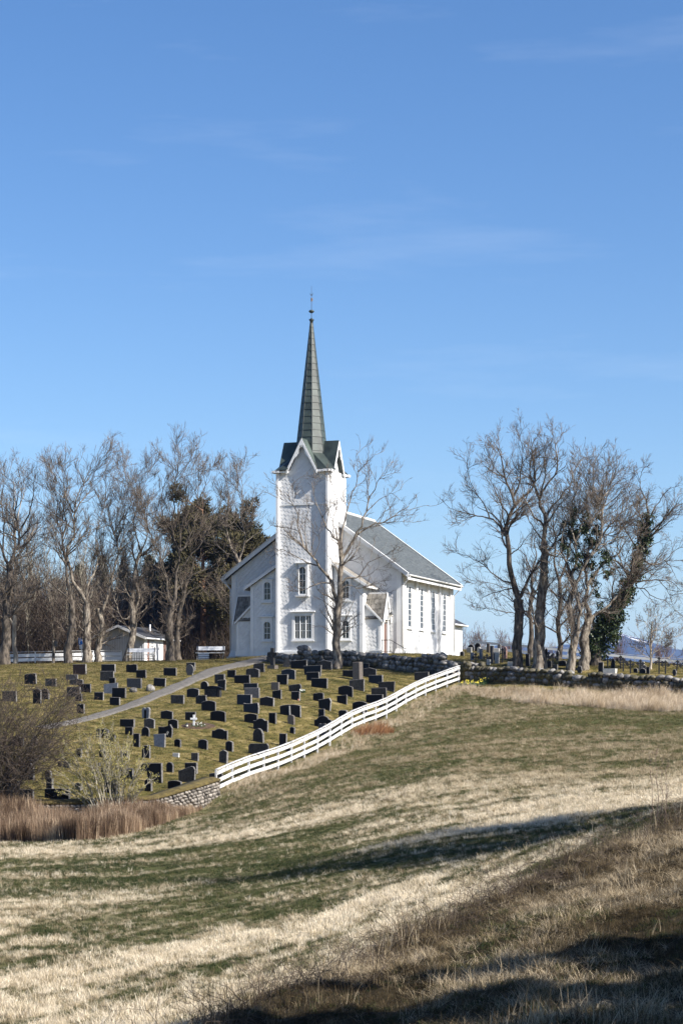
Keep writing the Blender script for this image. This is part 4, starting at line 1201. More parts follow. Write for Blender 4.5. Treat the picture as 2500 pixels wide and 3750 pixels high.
fence('board_fence', 'short white fence section at the left edge by the thicket', [xy(-60, 131), xy(22, 134)], 1.4, 0.95, (0.25, 0.53, 0.82), 0.16, M['white'], 9)

# ------------------------------------------------------------------ shed
SH = empty('shed', (0, 0, 0), R(-20), 'small white shed with a low gabled dark roof among the trunks', 'shed')
sp = P_ = pt(345, 2420, 152)
SH.location = (sp[0], 153.0, 3.85)
SW, SL_, SE, SA = 3.95, 5.4, 1.98, 2.78
MB().prism([(0, 0, -0.3), (SW, 0, -0.3), (SW, 0, SE), (SW / 2, 0, SA - 0.1), (0, 0, SE)], [(0, SL_, -0.3), (SW, SL_, -0.3), (SW, SL_, SE), (SW / 2, SL_, SA - 0.1), (0, SL_, SE)]).build('wall', M['shed_grey'], SH)
for i in range(20):
    x0 = 0.05 + i * 0.2
    zt = SE + (SA - 0.1 - SE) * (1 - abs(x0 - SW / 2) / (SW / 2)) - 0.4
    MB().box(x0, x0 + 0.05, -0.025, -0.002, -0.2, zt).build('batten', M['shed_grey'], SH)
for i in range(3):
    MB().box(0.75 + 0.45 * i, SW - 0.75 - 0.45 * i, -0.03, -0.003, SE + 0.10 + i * 0.16, SE + 0.24 + i * 0.16).build('gable_board', M['shed_grey'], SH)
for s in (-1, 1):
    xe = SW / 2 + s * (SW / 2 + 0.32); ze = SE - 0.13
    pts = [(SW / 2, -0.35, SA), (xe, -0.35, ze), (xe, SL_ + 0.3, ze), (SW / 2, SL_ + 0.3, SA)]
    pts += [(p[0], p[1], p[2] + 0.07) for p in pts]
    if s > 0: pts = [pts[i] for i in (3, 2, 1, 0, 7, 6, 5, 4)]
    MB().hull8(pts).build('roof', M['metal_roof'], SH)
    q = [(SW / 2, SA + 0.10), (xe, ze + 0.10), (xe, ze - 0.09), (SW / 2, SA - 0.09)]
    MB().prism([(p[0], -0.40, p[1]) for p in q], [(p[0], -0.36, p[1]) for p in q]).build('verge_board', W, SH)
    MB().tube([(xe + s * 0.05, -0.35, ze), (xe + s * 0.05, SL_ + 0.3, ze)], 0.06, 7).build('gutter', W, SH)
e_ = SW + 0.002
for y0, y1, z0, z1, m, nm in [(0.0, 0.55, -0.2, 1.95, W, 'side_panel'), (0.55, 0.78, -0.2, 1.75, M['rust_door'], 'door_frame'), (0.8, 1.7, -0.2, 1.8, M['white_worn'], 'louvre_panel'), (1.72, 3.3, -0.2, 1.9, W, 'side_panel'), (3.3, 3.85, -0.15, 1.8, M['door_brown'], 'door'), (3.86, 5.4, -0.2, 1.9, W, 'side_panel')]:
    MB().box(e_, e_ + (0.02 if nm == 'door' else 0.05), y0, y1, z0, z1).build(nm, m, SH)
for i in range(9): MB().box(e_ + 0.051, e_ + 0.07, 0.85, 1.65, 0.0 + i * 0.19, 0.12 + i * 0.19).build('louvre', W, SH)
MB().box(e_ + 0.05, e_ + 0.16, 4.7, 4.9, 1.0, 1.4).build('wall_box', M['iron'], SH)
MB().tube([(SW * 0.72, 3.4, 2.3), (SW * 0.72, 3.4, 3.05)], 0.07, 8).build('vent_pipe', M['sign_white'], SH)

# ------------------------------------------------------------------ benches
def bench(px, py, D, label, rz):
    p = on(px, D)
    b = empty('bench', (p.x, p.y, p.z), rz, label, 'bench', 'benches on the cemetery crest')
    L = 1.85
    for i in range(3): MB().box(-L / 2, L / 2, -0.30 + i * 0.15, -0.17 + i * 0.15, 0.42, 0.455).build('seat_board', M['bench_board'], b)
    for i in range(2): MB().hull8([(-L / 2, 0.17 + i * 0.05, 0.62 + i * 0.13), (L / 2, 0.17 + i * 0.05, 0.62 + i * 0.13), (L / 2, 0.20 + i * 0.05, 0.62 + i * 0.13), (-L / 2, 0.20 + i * 0.05, 0.62 + i * 0.13),
                                   (-L / 2, 0.215 + i * 0.05, 0.74 + i * 0.13), (L / 2, 0.215 + i * 0.05, 0.74 + i * 0.13), (L / 2, 0.245 + i * 0.05, 0.74 + i * 0.13), (-L / 2, 0.245 + i * 0.05, 0.74 + i * 0.13)]).build('back_board', M['bench_board'], b)
    for x in (-L / 2 + 0.08, L / 2 - 0.08):
        MB().tube([(x, -0.28, 0), (x, -0.22, 0.25), (x, -0.28, 0.41)], 0.03, 6).build('leg', M['iron'], b)
        MB().tube([(x, 0.22, 0), (x, 0.10, 0.25), (x, 0.14, 0.42), (x, 0.26, 0.95)], 0.03, 6).build('leg', M['iron'], b)
        MB().tube([(x, -0.28, 0.42), (x, -0.27, 0.62), (x, 0.16, 0.64)], 0.02, 6).build('armrest', M['iron'], b)
    MB().tube([(-L / 2 + 0.1, 0.0, 0.2), (L / 2 - 0.1, 0.0, 0.2)], 0.015, 6).build('stretcher', M['iron'], b)
bench(517, 2420, 132.4, 'pale bench with black iron legs in front of the shed', R(-6))
bench(770, 2418, 133.0, 'pale bench with black iron legs close to the church corner', R(-6))
p = on(742, 136.5)
st = empty('steps', (p.x, p.y, p.z), 0, 'low white wooden steps half hidden behind the bench', 'steps')
for i in range(4): MB().box(-0.38, 0.38, i * 0.2, 0.9, i * 0.13, i * 0.13 + 0.09).build('tread', W, st)

# parking sign and post with box
p = on(304, 137.0)
sg = empty('parking_sign', (p.x, p.y, p.z), 0, 'blue parking sign with a white letter P on a leaning pole', 'sign')
MB().tube([(0, 0, -0.3), (-0.16, 0, 1.62)], 0.03, 8).build('pole', M['sign_white'], sg)
sgp = bpy.data.objects.new('sign_plate', None); COL.objects.link(sgp); sgp.parent = sg; sgp.location = (-0.17, -0.04, 1.43); sgp.rotation_euler = (0, R(-5), R(-8))
MB().box(-0.13, 0.13, -0.012, 0.012, -0.24, 0.24).build('plate', M['sign_blue'], sgp)
MB().box(-0.10, 0.10, -0.010, 0.010, -0.52, -0.26).build('supplement_plate', M['sign_white'], sgp)
lt = MB()
lt.box(-0.085, -0.035, -0.017, -0.0125, -0.17, 0.17)
bow = [(0.02 + 0.0 + (0.065 * math.cos(t)), 0.075 + 0.095 * math.sin(t)) for t in np.linspace(-math.pi / 2, math.pi / 2, 11)]
bow_i = [(0.01 + (0.028 * math.cos(t)), 0.075 + 0.048 * math.sin(t)) for t in np.linspace(-math.pi / 2, math.pi / 2, 11)]
bo = [(-0.036, -0.02)] + bow + [(-0.036, 0.17)]; bi = [(-0.036, 0.027)] + bow_i + [(-0.036, 0.123)]
for i in range(len(bo) - 1):
    q = [bo[i], bo[i + 1], bi[i + 1], bi[i]]
    lt.prism([(p[0], -0.017, p[1]) for p in q], [(p[0], -0.0125, p[1]) for p in q])
lt.build('letter', M['sign_white'], sgp)
p = on(196, 133.5)
pb = empty('utility_post', (p.x, p.y, p.z), 0, 'weathered grey post with a small dark box near its top', 'post')
MB().tube([(0, 0, -0.3), (0.0, 0, 1.5)], [0.10, 0.085], 8).build('post', M['bark'], pb)
MB().box(0.07, 0.25, -0.10, 0.08, 1.12, 1.48).build('box', M['iron'], pb)

# ------------------------------------------------------------------ headstones
def profile(kind, w, h, r):
    """outline from bottom left, counter-clockwise, seen from the front"""
    a = w / 2
    def arc(x0, z0, x1, z1, sag, n=7):
        out = []
        for k in range(1, n):
            t = k / n; out.append((x0 + (x1 - x0) * t, z0 + (z1 - z0) * t + sag * 4 * t * (1 - t)))
        return out
    if kind == 'rect': p = [(-a, 0), (a, 0), (a, h), (-a, h)]
    elif kind == 'slant': p = [(-a, 0), (a, 0), (a, h), (-a, h * 0.88)]
    elif kind == 'lean': p = [(-a, 0), (a * 0.92, 0), (a, h * 0.94), (-a * 0.9, h)]
    elif kind == 'taper': p = [(-a * 0.86, 0), (a * 0.86, 0), (a, h), (-a, h * 0.97)]
    elif kind == 'arch': p = [(-a, 0), (a, 0), (a, h * 0.84)] + arc(a, h * 0.84, -a, h * 0.84, h * 0.16) + [(-a, h * 0.84)]
    elif kind == 'round': p = [(-a, 0), (a, 0), (a, h - a * 0.95)] + [(a * math.cos(t), h - a * 0.95 + a * 0.95 * math.sin(t)) for t in np.linspace(0.2, math.pi - 0.2, 9)] + [(-a, h - a * 0.95)]
    elif kind == 'oval': p = [(-a * 0.6, 0), (a * 0.6, 0)] + [(a * math.cos(t), h * 0.52 + h * 0.48 * math.sin(t)) for t in np.linspace(-0.75, math.pi + 0.75, 16)]
    elif kind == 'gothic': p = [(-a * 1.0, 0), (a, 0), (a * 0.93, h * 0.62), (a * 0.62, h * 0.88), (a * 0.25, h * 0.985), (0, h), (-a * 0.3, h * 0.98), (-a * 0.66, h * 0.88), (-a * 0.95, h * 0.62)]
    elif kind == 'peak': p = [(-a, 0), (a, 0), (a, h * 0.84), (0, h), (-a, h * 0.84)]
    elif kind == 'clip': p = [(-a, 0), (a, 0), (a, h * 0.78), (a * 0.82, h), (-a * 0.82, h), (-a, h * 0.8)]
    elif kind == 'step': p = [(-a, 0), (a, 0), (a, h * 0.82), (a * 0.62, h * 0.82)] + arc(a * 0.62, h * 0.86, -a * 0.62, h * 0.86, h * 0.14) + [(-a * 0.62, h * 0.82), (-a, h * 0.82)]
    elif kind == 'bell': p = [(-a, 0), (a, 0), (a, h * 0.66), (a * 0.72, h * 0.70), (a * 0.55, h * 0.86)] + arc(a * 0.55, h * 0.86, -a * 0.55, h * 0.86, h * 0.13) + [(-a * 0.55, h * 0.86), (-a * 0.72, h * 0.70), (-a, h * 0.66)]
    elif kind == 'concave': p = [(-a, 0), (a * 0.9, 0), (a, h * 0.5), (a * 0.93, h * 0.95)] + arc(a * 0.8, h, -a, h * 0.92, -h * 0.06) + [(-a, h * 0.95)]
    elif kind == 'heart': p = [(-a * 0.75, 0), (a * 0.75, 0), (a * 0.95, h * 0.5), (a, h * 0.82), (a * 0.8, h * 0.97), (a * 0.45, h), (0, h * 0.90), (-a * 0.45, h * 0.97), (-a * 0.85, h * 0.9), (-a, h * 0.7)]
    elif kind == 'fan': p = [(-a * 0.8, 0), (a * 0.75, 0), (a * 1.0, h * 0.30), (a, h * 0.7), (a * 0.72, h * 0.98), (a * 0.4, h * 0.88), (-a * 0.2, h * 0.80), (-a, h * 0.82), (-a, h * 0.3)]
    elif kind == 'tilted': p = [(-a * 0.85, 0), (a * 0.8, 0), (a, h * 0.75), (a * 0.75, h), (-a, h * 0.84)]
    elif kind == 'wedge': p = [(-a * 0.95, 0), (a * 0.9, 0), (a, h * 0.8), (a * 0.75, h * 0.98), (a * 0.5, h), (-a, h * 0.70)]
    elif kind == 'book': p = [(-a, 0), (a, 0), (a, h * 0.86)] + arc(a, h * 0.86, 0, h * 0.96, h * 0.05, 5) + [(0, h * 0.96)] + arc(0, h * 0.96, -a, h * 0.86, h * 0.05, 5) + [(-a, h * 0.86)]
    elif kind == 'rough':
        p = [(-a, 0), (a, 0)] + [(a * (1 - 0.08 * r.rand()), h * z) for z in (0.35, 0.7)] + [(a * x, h * (0.94 + 0.08 * r.rand())) for x in (0.92, 0.5, 0.1, -0.3, -0.7)] + [(-a * (1 - 0.08 * r.rand()), h * z) for z in (0.85, 0.4)]
    else: raise ValueError(kind)
    return p
def stone_mesh(kind, w, h, t, r, rough=False):
    if kind == 'pillar':
        mb = MB()
        a, b = w / 2, t / 2
        rg = lambda s, z: [(-a * s, -b * s, z), (a * s, -b * s, z), (a * s, b * s, z), (-a * s, b * s, z)]
        mb.rings([rg(1.0, -0.25), rg(1.0, h * 0.02), rg(0.96, h * 0.97), rg(0.86, h)])
        return mb.mesh('headstone')
    p = profile(kind, w, h, r)
    cx, cz = 0, h * 0.5
    e = 0.014
    def inset(q): return (q[0] - math.copysign(min(e, abs(q[0])), q[0]), q[1] - (e if q[1] > cz else -e * 0))
    low = [(q[0], q[1] - 0.28) if q[1] == 0 else q for q in p]
    j = lambda: (r.uniform(-0.012, 0.012) if rough else 0.0)
    rings = [[(inset(q)[0], t / 2, inset(q)[1]) for q in low], [(q[0] + j(), t / 2 - e + j(), q[1]) for q in low], [(q[0] + j(), -t / 2 + e + j(), q[1]) for q in low], [(inset(q)[0], -t / 2, inset(q)[1]) for q in low]]
    mb = MB()
    mb.rings([rr for rr in rings][::-1])
    return mb.mesh('headstone')
ALPHA = R(25)
r_st = np.random.RandomState(77)
def headstone(x1, x2, y1, y2, kind, m, label, cat='headstone', group='headstones in the cemetery', thick=None, D=None, ang=None):
    g = gp((x1 + x2) / 2, y2) if D is None else on((x1 + x2) / 2, D)
    D = g.y
    al = (ALPHA + r_st.uniform(-0.07, 0.09)) if ang is None else ang
    t = thick or r_st.uniform(0.10, 0.15)
    Wm = (x2 - x1) * D / F * 1.13; H = (y2 - y1) * D / F * 1.12
    w = max(0.16, (Wm - t * math.sin(al)) / math.cos(al))
    if kind == 'pillar': w = t = max(0.12, Wm / (math.cos(al) + math.sin(al)))
    rough = kind in ('rough', 'wedge', 'gothic', 'clip') or m in ('granite_dark', 'stone')
    o = link('headstone', stone_mesh(kind, w, H, t, r_st, rough), M[m])
    me = o.data
    if m not in ('stone', 'granite_light', 'granite_pink', 'granite_warm'):
        me.materials.append(M['granite_edge'])
        for pl in me.polygons:
            if abs(pl.normal.y) < 0.9: pl.material_index = 1
    o.location = (g.x, g.y + 0.1, g.z)
    o.rotation_euler = (r_st.uniform(-0.03, 0.03), r_st.uniform(-0.02, 0.02), -al)
    return tag(o, label, cat, group)

K, N_, G, Y_, B_, L_ = 'granite_black', 'granite_navy', 'granite_dark', 'granite_grey', 'granite_blue', 'granite_light'
ST = [
 # beyond the gravel path, top row along the crest
 (268, 316, 2437, 2472, 'rect', 'granite_brown', 'red brown rectangular headstone below the dark trunk near the parking sign'),
 (372, 421, 2436, 2463, 'rect', K, 'black rectangular headstone directly behind a dark grey one, top row'),
 (368, 416, 2462, 2495, 'rect', G, 'dark grey rectangular headstone just in front of a black one, top row'),
 (462, 503, 2436, 2464, 'rough', K, 'black headstone with a rough broken top edge below the first bench'),
 (500, 535, 2457, 2484, 'rect', K, 'small black square headstone beside the rough topped one below the bench'),
 (600, 645, 2449, 2476, 'rect', K, 'black rectangular headstone alone on the grass right of the bench'),
 (562, 606, 2486, 2515, 'lean', K, 'black headstone leaning to the side just above a small pale boulder'),
 (466, 518, 2488, 2520, 'rect', Y_, 'light grey rectangular headstone with a low boulder at its foot'),
 (400, 424, 2485, 2508, 'rect', K, 'narrow black headstone standing right behind the tilted blue grey one'),
 (381, 431, 2505, 2541, 'slant', B_, 'tilted blue grey headstone with worn face'),
 (411, 460, 2523, 2557, 'rect', K, 'wide black headstone in front of the tilted blue grey one'),
 (345, 379, 2538, 2565, 'rect', K, 'small black headstone left of the pair near the path bend'),
 (402, 439, 2557, 2584, 'rect', K, 'black headstone lowest of the group above the path'),
 (241, 284, 2473, 2491, 'rect', Y_, 'grey headstone half hidden by twigs below the red brown one'),
 (255, 303, 2489, 2510, 'arch', G, 'round topped dark headstone among twigs below the red brown one'),
 (287, 332, 2508, 2536, 'rect', K, 'black headstone with lit edge at the border of the dark thicket'),
 (245, 293, 2520, 2552, 'rect', G, 'dark grey headstone behind twigs beside a black one'),
 (274, 300, 2544, 2569, 'rect', K, 'little black headstone at the thicket edge under the grey one'),
 (281, 310, 2582, 2614, 'rough', K, 'rugged black headstone low at the thicket edge near the path end'),
 (89, 133, 2471, 2507, 'rough', K, 'black headstone seen through the thicket below the left white fence'),
 (166, 205, 2489, 2515, 'rect', G, 'dark grey headstone seen through twigs below the utility post'),
 (120, 150, 2527, 2578, 'arch', K, 'tall black headstone in the middle of the dark thicket'),
 (146, 180, 2526, 2562, 'round', K, 'round headed black headstone touching a taller one inside the thicket'),
 (9, 60, 2535, 2570, 'rect', G, 'dark grey headstone farthest left behind the upper thicket'),
 (681, 710, 2438, 2474, 'oval', Y_, 'upright oval grey headstone left of the path'),
 (683, 715, 2430, 2456, 'rect', G, 'dark headstone with bright edge hidden behind the oval one'),
 # along the path on the church side
 (833, 863, 2457, 2482, 'rect', K, 'small black headstone nearest the upper bend of the path'),
 (787, 823, 2473, 2505, 'rect', G, 'dark grey upright headstone beside the path behind a black slanted one'),
 (797, 827, 2494, 2529, 'taper', K, 'black headstone narrowing downward with a pale side, by the path'),
 (735, 763, 2498, 2526, 'round', K, 'round headed small black headstone touching the path'),
 (685, 728, 2524, 2555, 'arch', K, 'broad black headstone at the path below the round headed one'),
 (717, 757, 2550, 2579, 'rough', G, 'rough dark grey headstone behind a larger black one near the path'),
 (739, 789, 2570, 2605, 'arch', K, 'large black headstone with faint arch in front of the rough grey one'),
 (626, 673, 2549, 2578, 'rect', G, 'dark grey rectangular headstone at the lower side of the path'),
 (519, 550, 2595, 2632, 'heart', B_, 'heart shaped pale blue grey headstone with a dark stripe'),
 (589, 632, 2605, 2635, 'peak', K, 'black headstone with shallow peak right of the heart shaped one'),
 (528, 566, 2635, 2668, 'arch', G, 'dark arched headstone straight below the heart shaped one'),
 (616, 652, 2638, 2668, 'arch', K, 'black arched headstone left of the little lantern'),
 (679, 716, 2611, 2640, 'rect', K, 'black headstone directly behind the white wooden cross'),
 (772, 825, 2607, 2642, 'arch', K, 'wide black arched headstone right of the white cross and soil bed'),
 (440, 492, 2637, 2664, 'rect', K, 'black headstone behind the top of the yellow shrub'),
 # lower left slope
 (581, 631, 2658, 2701, 'fan', K, 'polished black fan shaped headstone with a pale emblem'),
 (563, 606, 2693, 2737, 'taper', B_, 'light blue grey slab in front of the black fan shaped headstone'),
 (638, 663, 2710, 2737, 'arch', K, 'small black arched headstone right of the blue grey slab'),
 (726, 760, 2712, 2745, 'arch', K, 'black arched headstone in the open grass below the white cross'),
 (826, 854, 2718, 2753, 'arch', K, 'narrow upright black headstone right of a dark arched one, mid slope'),
 (777, 832, 2673, 2708, 'step', K, 'wide black headstone with stepped top below the soil bed'),
 (700, 727, 2761, 2788, 'rect', G, 'small square dark headstone alone in the lower grass'),
 (803, 833, 2752, 2796, 'peak', G, 'tall dark weathered headstone nearest the middle of the fence foot'),
 (632, 656, 2760, 2774, 'rect', L_, 'tiny pale low block in the lower grass'),
 (609, 635, 2796, 2830, 'round', K, 'small round headed black headstone above the rubble wall'),
 (678, 722, 2798, 2834, 'rect', K, 'black headstone with bright edge behind the big leaning rough stone'),
 (655, 714, 2813, 2866, 'wedge', G, 'big rough dark slab leaning above the rubble wall'),
 (615, 664, 2862, 2892, 'arch', K, 'black headstone just behind the rubble wall top'),
 (768, 815, 2833, 2852, 'arch', G, 'low dark stone where the rubble wall meets the fence'),
 (540, 594, 2803, 2868, 'rect', K, 'tall broad black headstone right of the yellow shrub'),
 (517, 555, 2799, 2825, 'clip', K, 'short black headstone behind the right branches of the yellow shrub'),
 (530, 557, 2858, 2900, 'arch', K, 'narrow black headstone at the rubble wall right of the yellow shrub'),
 (519, 550, 2735, 2777, 'rough', K, 'rugged black headstone among the right twigs of the yellow shrub'),
 (488, 512, 2692, 2737, 'rect', K, 'slim black headstone left of the blue grey slab'),
 (518, 547, 2666, 2698, 'round', K, 'round topped black headstone left of the fan shaped one'),
 (458, 487, 2666, 2693, 'rect', K, 'black headstone in the upper twigs of the yellow shrub'),
 (439, 488, 2818, 2852, 'rect', K, 'wide black headstone behind the middle of the yellow shrub'),
 (396, 422, 2691, 2717, 'rect', G, 'dark headstone seen through the centre of the yellow shrub'),
 (439, 468, 2752, 2775, 'arch', G, 'dark grey arched headstone within the yellow shrub right half'),
 (353, 397, 2672, 2703, 'arch', K, 'paired looking black headstone with bright side above the yellow shrub'),
 (363, 387, 2749, 2775, 'round', K, 'round black headstone behind the thin stems of the yellow shrub'),
 (351, 367, 2796, 2809, 'rect', G, 'very small dark stone low behind the yellow shrub'),
 (278, 300, 2746, 2775, 'rough', K, 'black headstone at the left fringe of the yellow shrub'),
 (370, 390, 2818, 2850, 'rect', K, 'narrow black headstone behind the lower stems of the yellow shrub'),
 (382, 430, 2867, 2907, 'rect', K, 'black headstone at the base of the yellow shrub by the wall'),
 (275, 298, 2870, 2895, 'arch', G, 'dark small headstone left of the yellow shrub base'),
 (72, 125, 2801, 2857, 'arch', K, 'large black round shouldered headstone behind the dark slanting trunk'),
 (102, 126, 2774, 2804, 'rect', K, 'black headstone behind the large round shouldered one'),
 (10, 72, 2865, 2906, 'rect', K, 'wide black headstone lowest at the left behind the slanting trunk'),
 (65, 122, 2896, 2933, 'rect', G, 'dark grey rectangular headstone at the wall left of a long black one'),
 (165, 189, 2826, 2856, 'arch', G, 'small dark headstone right behind the narrow black pillar stone'),
 (169, 195, 2855, 2899, 'rect', K, 'narrow black upright stone behind the long low black one'),
 (164, 254, 2894, 2933, 'rect', K, 'long low black headstone at the wall beside the yellow shrub'),
 (211, 255, 2792, 2812, 'rect', G, 'low dark headstone between thicket and yellow shrub'),
 (43, 86, 2703, 2735, 'arch', K, 'black headstone in the lower part of the dark thicket'),
 (115, 135, 2697, 2733, 'peak', G, 'slim dark headstone with bright top in the lower thicket'),
 (6, 29, 2908, 2934, 'rect', G, 'dark headstone at the very left corner above the wall'),
 # below the church wall
 (928, 968, 2433, 2463, 'rough', G, 'dark rough headstone just left of the stone cross'),
 (902, 948, 2451, 2482, 'arch', G, 'dark grey arched headstone in front of the rough one by the stone cross'),
 (860, 914, 2476, 2504, 'rect', K, 'wide dark rectangular headstone between path and stone cross'),
 (1032, 1080, 2454, 2488, 'arch', N_, 'blue black headstone with sloping curved top right of the stone cross'),
 (1014, 1054, 2474, 2508, 'taper', K, 'black headstone narrowing downward in front of the blue black curved one'),
 (894, 943, 2505, 2529, 'rect', N_, 'navy black headstone mostly covered by a dark grey one'),
 (897, 948, 2523, 2556, 'rect', Y_, 'dark grey headstone in front of the navy black one'),
 (993, 1022, 2502, 2528, 'rect', 'granite_warm', 'small brownish headstone with dry grass in front'),
 (1058, 1103, 2508, 2535, 'tilted', G, 'dark tapered headstone with sloping top and a white flower bowl beside it'),
 (869, 920, 2548, 2583, 'rect', N_, 'big navy black rectangular headstone behind a concave topped one'),
 (953, 1002, 2555, 2587, 'peak', K, 'black headstone with a pointed gable top'),
 (998, 1030, 2530, 2560, 'slant', K, 'small black headstone with slanted top beside a dry grass tuft'),
 (1067, 1098, 2536, 2565, 'rect', K, 'small black headstone with a red light at its corner'),
 (894, 948, 2577, 2612, 'concave', N_, 'blue black headstone with concave top'),
 (896, 942, 2617, 2649, 'arch', K, 'black arched headstone behind one with a curved crown'),
 (985, 1012, 2615, 2651, 'rect', K, 'narrow tall black headstone left of the open book stone'),
 (1029, 1099, 2584, 2623, 'book', K, 'black headstone shaped like an open book'),
 (1054, 1079, 2622, 2654, 'arch', 'granite_warm', 'small warm grey headstone in front of the open book one'),
 (929, 980, 2636, 2677, 'step', K, 'black headstone with curved crown and shoulders, mid slope'),
 (927, 966, 2673, 2719, 'gothic', G, 'pointed weathered dark headstone like a gothic arch'),
 (1023, 1050, 2692, 2735, 'rect', K, 'tall narrow black headstone above the fence middle'),
 (1061, 1081, 2665, 2688, 'arch', K, 'tiny black headstone alone on the grass near the fence'),
 (913, 982, 2728, 2767, 'clip', G, 'wide weathered grey headstone with cut corners nearest the fence'),
 (1167, 1195, 2654, 2695, 'rough', Y_, 'rough pale grey headstone standing at the fence in front of a bell shaped one'),
 (1153, 1212, 2626, 2668, 'bell', K, 'bell shaped black headstone beside the fence'),
 (1167, 1189, 2600, 2630, 'rect', N_, 'narrow dark plinth stone behind the bell shaped headstone'),
 (1167, 1212, 2561, 2600, 'tilted', K, 'black headstone with bulging sides and off centre peak'),
 (1240, 1272, 2604, 2638, 'rough', K, 'rugged black headstone near the upper fence below an arched one'),
 (1047, 1068, 2743, 2754, 'arch', G, 'low dark stone just showing over the fence rail'),
 (1067, 1122, 2420, 2450, 'slant', K, 'black headstone with sloping top close under the boulder wall'),
 (1165, 1213, 2422, 2453, 'peak', G, 'speckled dark headstone close under the tree at the boulder wall'),
 (1115, 1176, 2441, 2475, 'taper', N_, 'wide blue black headstone between the sloping topped and speckled ones'),
 (1124, 1168, 2465, 2495, 'rect', K, 'jet black square headstone overlapping the wide blue black one'),
 (1142, 1197, 2488, 2520, 'rect', K, 'black wide rectangular headstone in front of the jet black square one'),
 (1256, 1293, 2457, 2480, 'rect', K, 'low black headstone left of the tall grey pillar'),
 (1293, 1327, 2432, 2493, 'pillar', 'granite_warm', 'tall warm grey square pillar stone'),
 (1281, 1331, 2491, 2528, 'slant', G, 'dark headstone directly in front of the tall grey pillar'),
 (1327, 1351, 2432, 2451, 'rect', N_, 'navy headstone peeking out behind the tall grey pillar'),
 (1328, 1375, 2449, 2483, 'peak', G, 'speckled dark headstone right of the tall grey pillar'),
 (1352, 1400, 2476, 2505, 'rect', N_, 'blue black rectangular headstone right of the pillar, second down'),
 (1388, 1444, 2500, 2530, 'taper', G, 'dark grey headstone widening upward close to the fence'),
 (1363, 1414, 2523, 2554, 'rect', G, 'dark grey rectangular headstone overlapping the fence top, upper one'),
 (1343, 1400, 2548, 2582, 'rect', K, 'wide black headstone partly behind the fence rails'),
 (1241, 1290, 2515, 2550, 'arch', K, 'black headstone in front and left of the pillar group'),
 (1235, 1270, 2548, 2578, 'slant', K, 'small black slanted headstone below the pillar group'),
 (1147, 1185, 2541, 2570, 'rough', K, 'small rough edged black headstone in mid grass'),
 (1293, 1343, 2573, 2613, 'arch', K, 'broad black arched headstone against the fence'),
 (1520, 1568, 2465, 2496, 'rect', G, 'dark grey headstone showing above the upper fence, lower of two'),
 (1554, 1594, 2453, 2472, 'arch', G, 'dark arched headstone by the boulder wall above the upper fence'),
]
for s_ in ST: headstone(*s_)
# two part monument with a cap
g = gp(780, 2552)
tb = empty('tomb_stone', (g.x, g.y, g.z), -ALPHA, 'wide dark tombstone with an overhanging arched cap beside the path', 'headstone', 'headstones in the cemetery')
MB().box(-0.46, 0.46, -0.12, 0.12, -0.25, 0.42).build('body', M['granite_dark'], tb)
cap = [(-0.56, 0.42), (0.56, 0.42), (0.56, 0.47), (0.3, 0.55), (0, 0.585), (-0.3, 0.55), (-0.56, 0.47)]
MB().prism([(p[0], 0.17, p[1]) for p in cap][::-1], [(p[0], -0.17, p[1]) for p in cap][::-1]).build('cap', M['granite_black'], tb)
MB().box(0.30, 0.38, -0.16, -0.121, -0.2, 0.42).build('pilaster', M['granite_black'], tb)
# dark stripe of the heart stone, spine of the open book, emblem of the fan stone
def find(lbl): return next(o for o in COL.objects if o.get('label', '').startswith(lbl))
h_ = find('heart shaped'); MB().box(-0.05, 0.07, -0.11, -0.085, 0.0, 0.43).build('dark_inlay', M['granite_black'], h_)
h_ = find('black headstone shaped like an open book'); MB().beam((0.0, -0.10, 0.0), (-0.02, -0.10, 0.52), 0.06, 0.05, up=(0, 1, 0)).build('spine', M['granite_light'], h_)
h_ = find('polished black fan')
em = MB(); N0 = 12
em.tube([(0.16 + 0.045 * math.cos(a), -0.10, 0.20 + 0.09 * math.sin(a)) for a in np.linspace(0.2, 2 * math.pi - 0.9, 14)], 0.008, 5)
em.tube([(0.14, -0.10, 0.14), (0.145, -0.10, 0.25)], 0.008, 5); em.tube([(0.175, -0.10, 0.14), (0.175, -0.10, 0.24)], 0.008, 5)
em.build('emblem', M['granite_light'], h_)
h_ = find('small black headstone with a red light')
MB().lathe([(0.03, -0.05), (0.035, 0.05), (0.03, 0.07)], (0.22, -0.12, 0)).build('grave_light', M['rust_door'], h_)
# boulders on the grass
for (x1, x2, y1, y2, k, m_, lb) in [(474, 505, 2518, 2536, 1, ROCK_S, 'low grey boulder in front of the light grey headstone'), (533, 566, 2507, 2532, 4, ROCK_S, 'black and white boulder below the leaning black headstone')]:
    g = gp((x1 + x2) / 2, y2)
    tag(link('boulder', m_[k], None, None, (g.x, g.y + 0.1, g.z + (y2 - y1) * g.y / F * 0.35), (0.2, 0.1, 0.5), ((x2 - x1) * g.y / F * 1.1, 0.4, (y2 - y1) * g.y / F * 1.35)), lb, 'boulder')
# stone cross on a plinth
g = gp(998, 2449)
cr = empty('stone_cross', (g.x, g.y, g.z), R(-30), 'tall dark stone cross on a square plinth by the path end', 'cross')
MB().rings([[(sx * 0.27, sy * 0.22, z) for sx, sy in ((-1, -1), (1, -1), (1, 1), (-1, 1))] for z in (-0.2, 0.20)]).build('plinth', M['granite_warm'], cr)
MB().rings([[(sx * a, sy * 0.09, z) for sx, sy in ((-1, -1), (1, -1), (1, 1), (-1, 1))] for a, z in ((0.13, 0.2), (0.10, 0.75), (0.095, 1.26))]).build('shaft', M['granite_dark'], cr)
MB().box(-0.33, 0.33, -0.085, 0.085, 0.80, 0.99).build('arm', M['granite_dark'], cr)
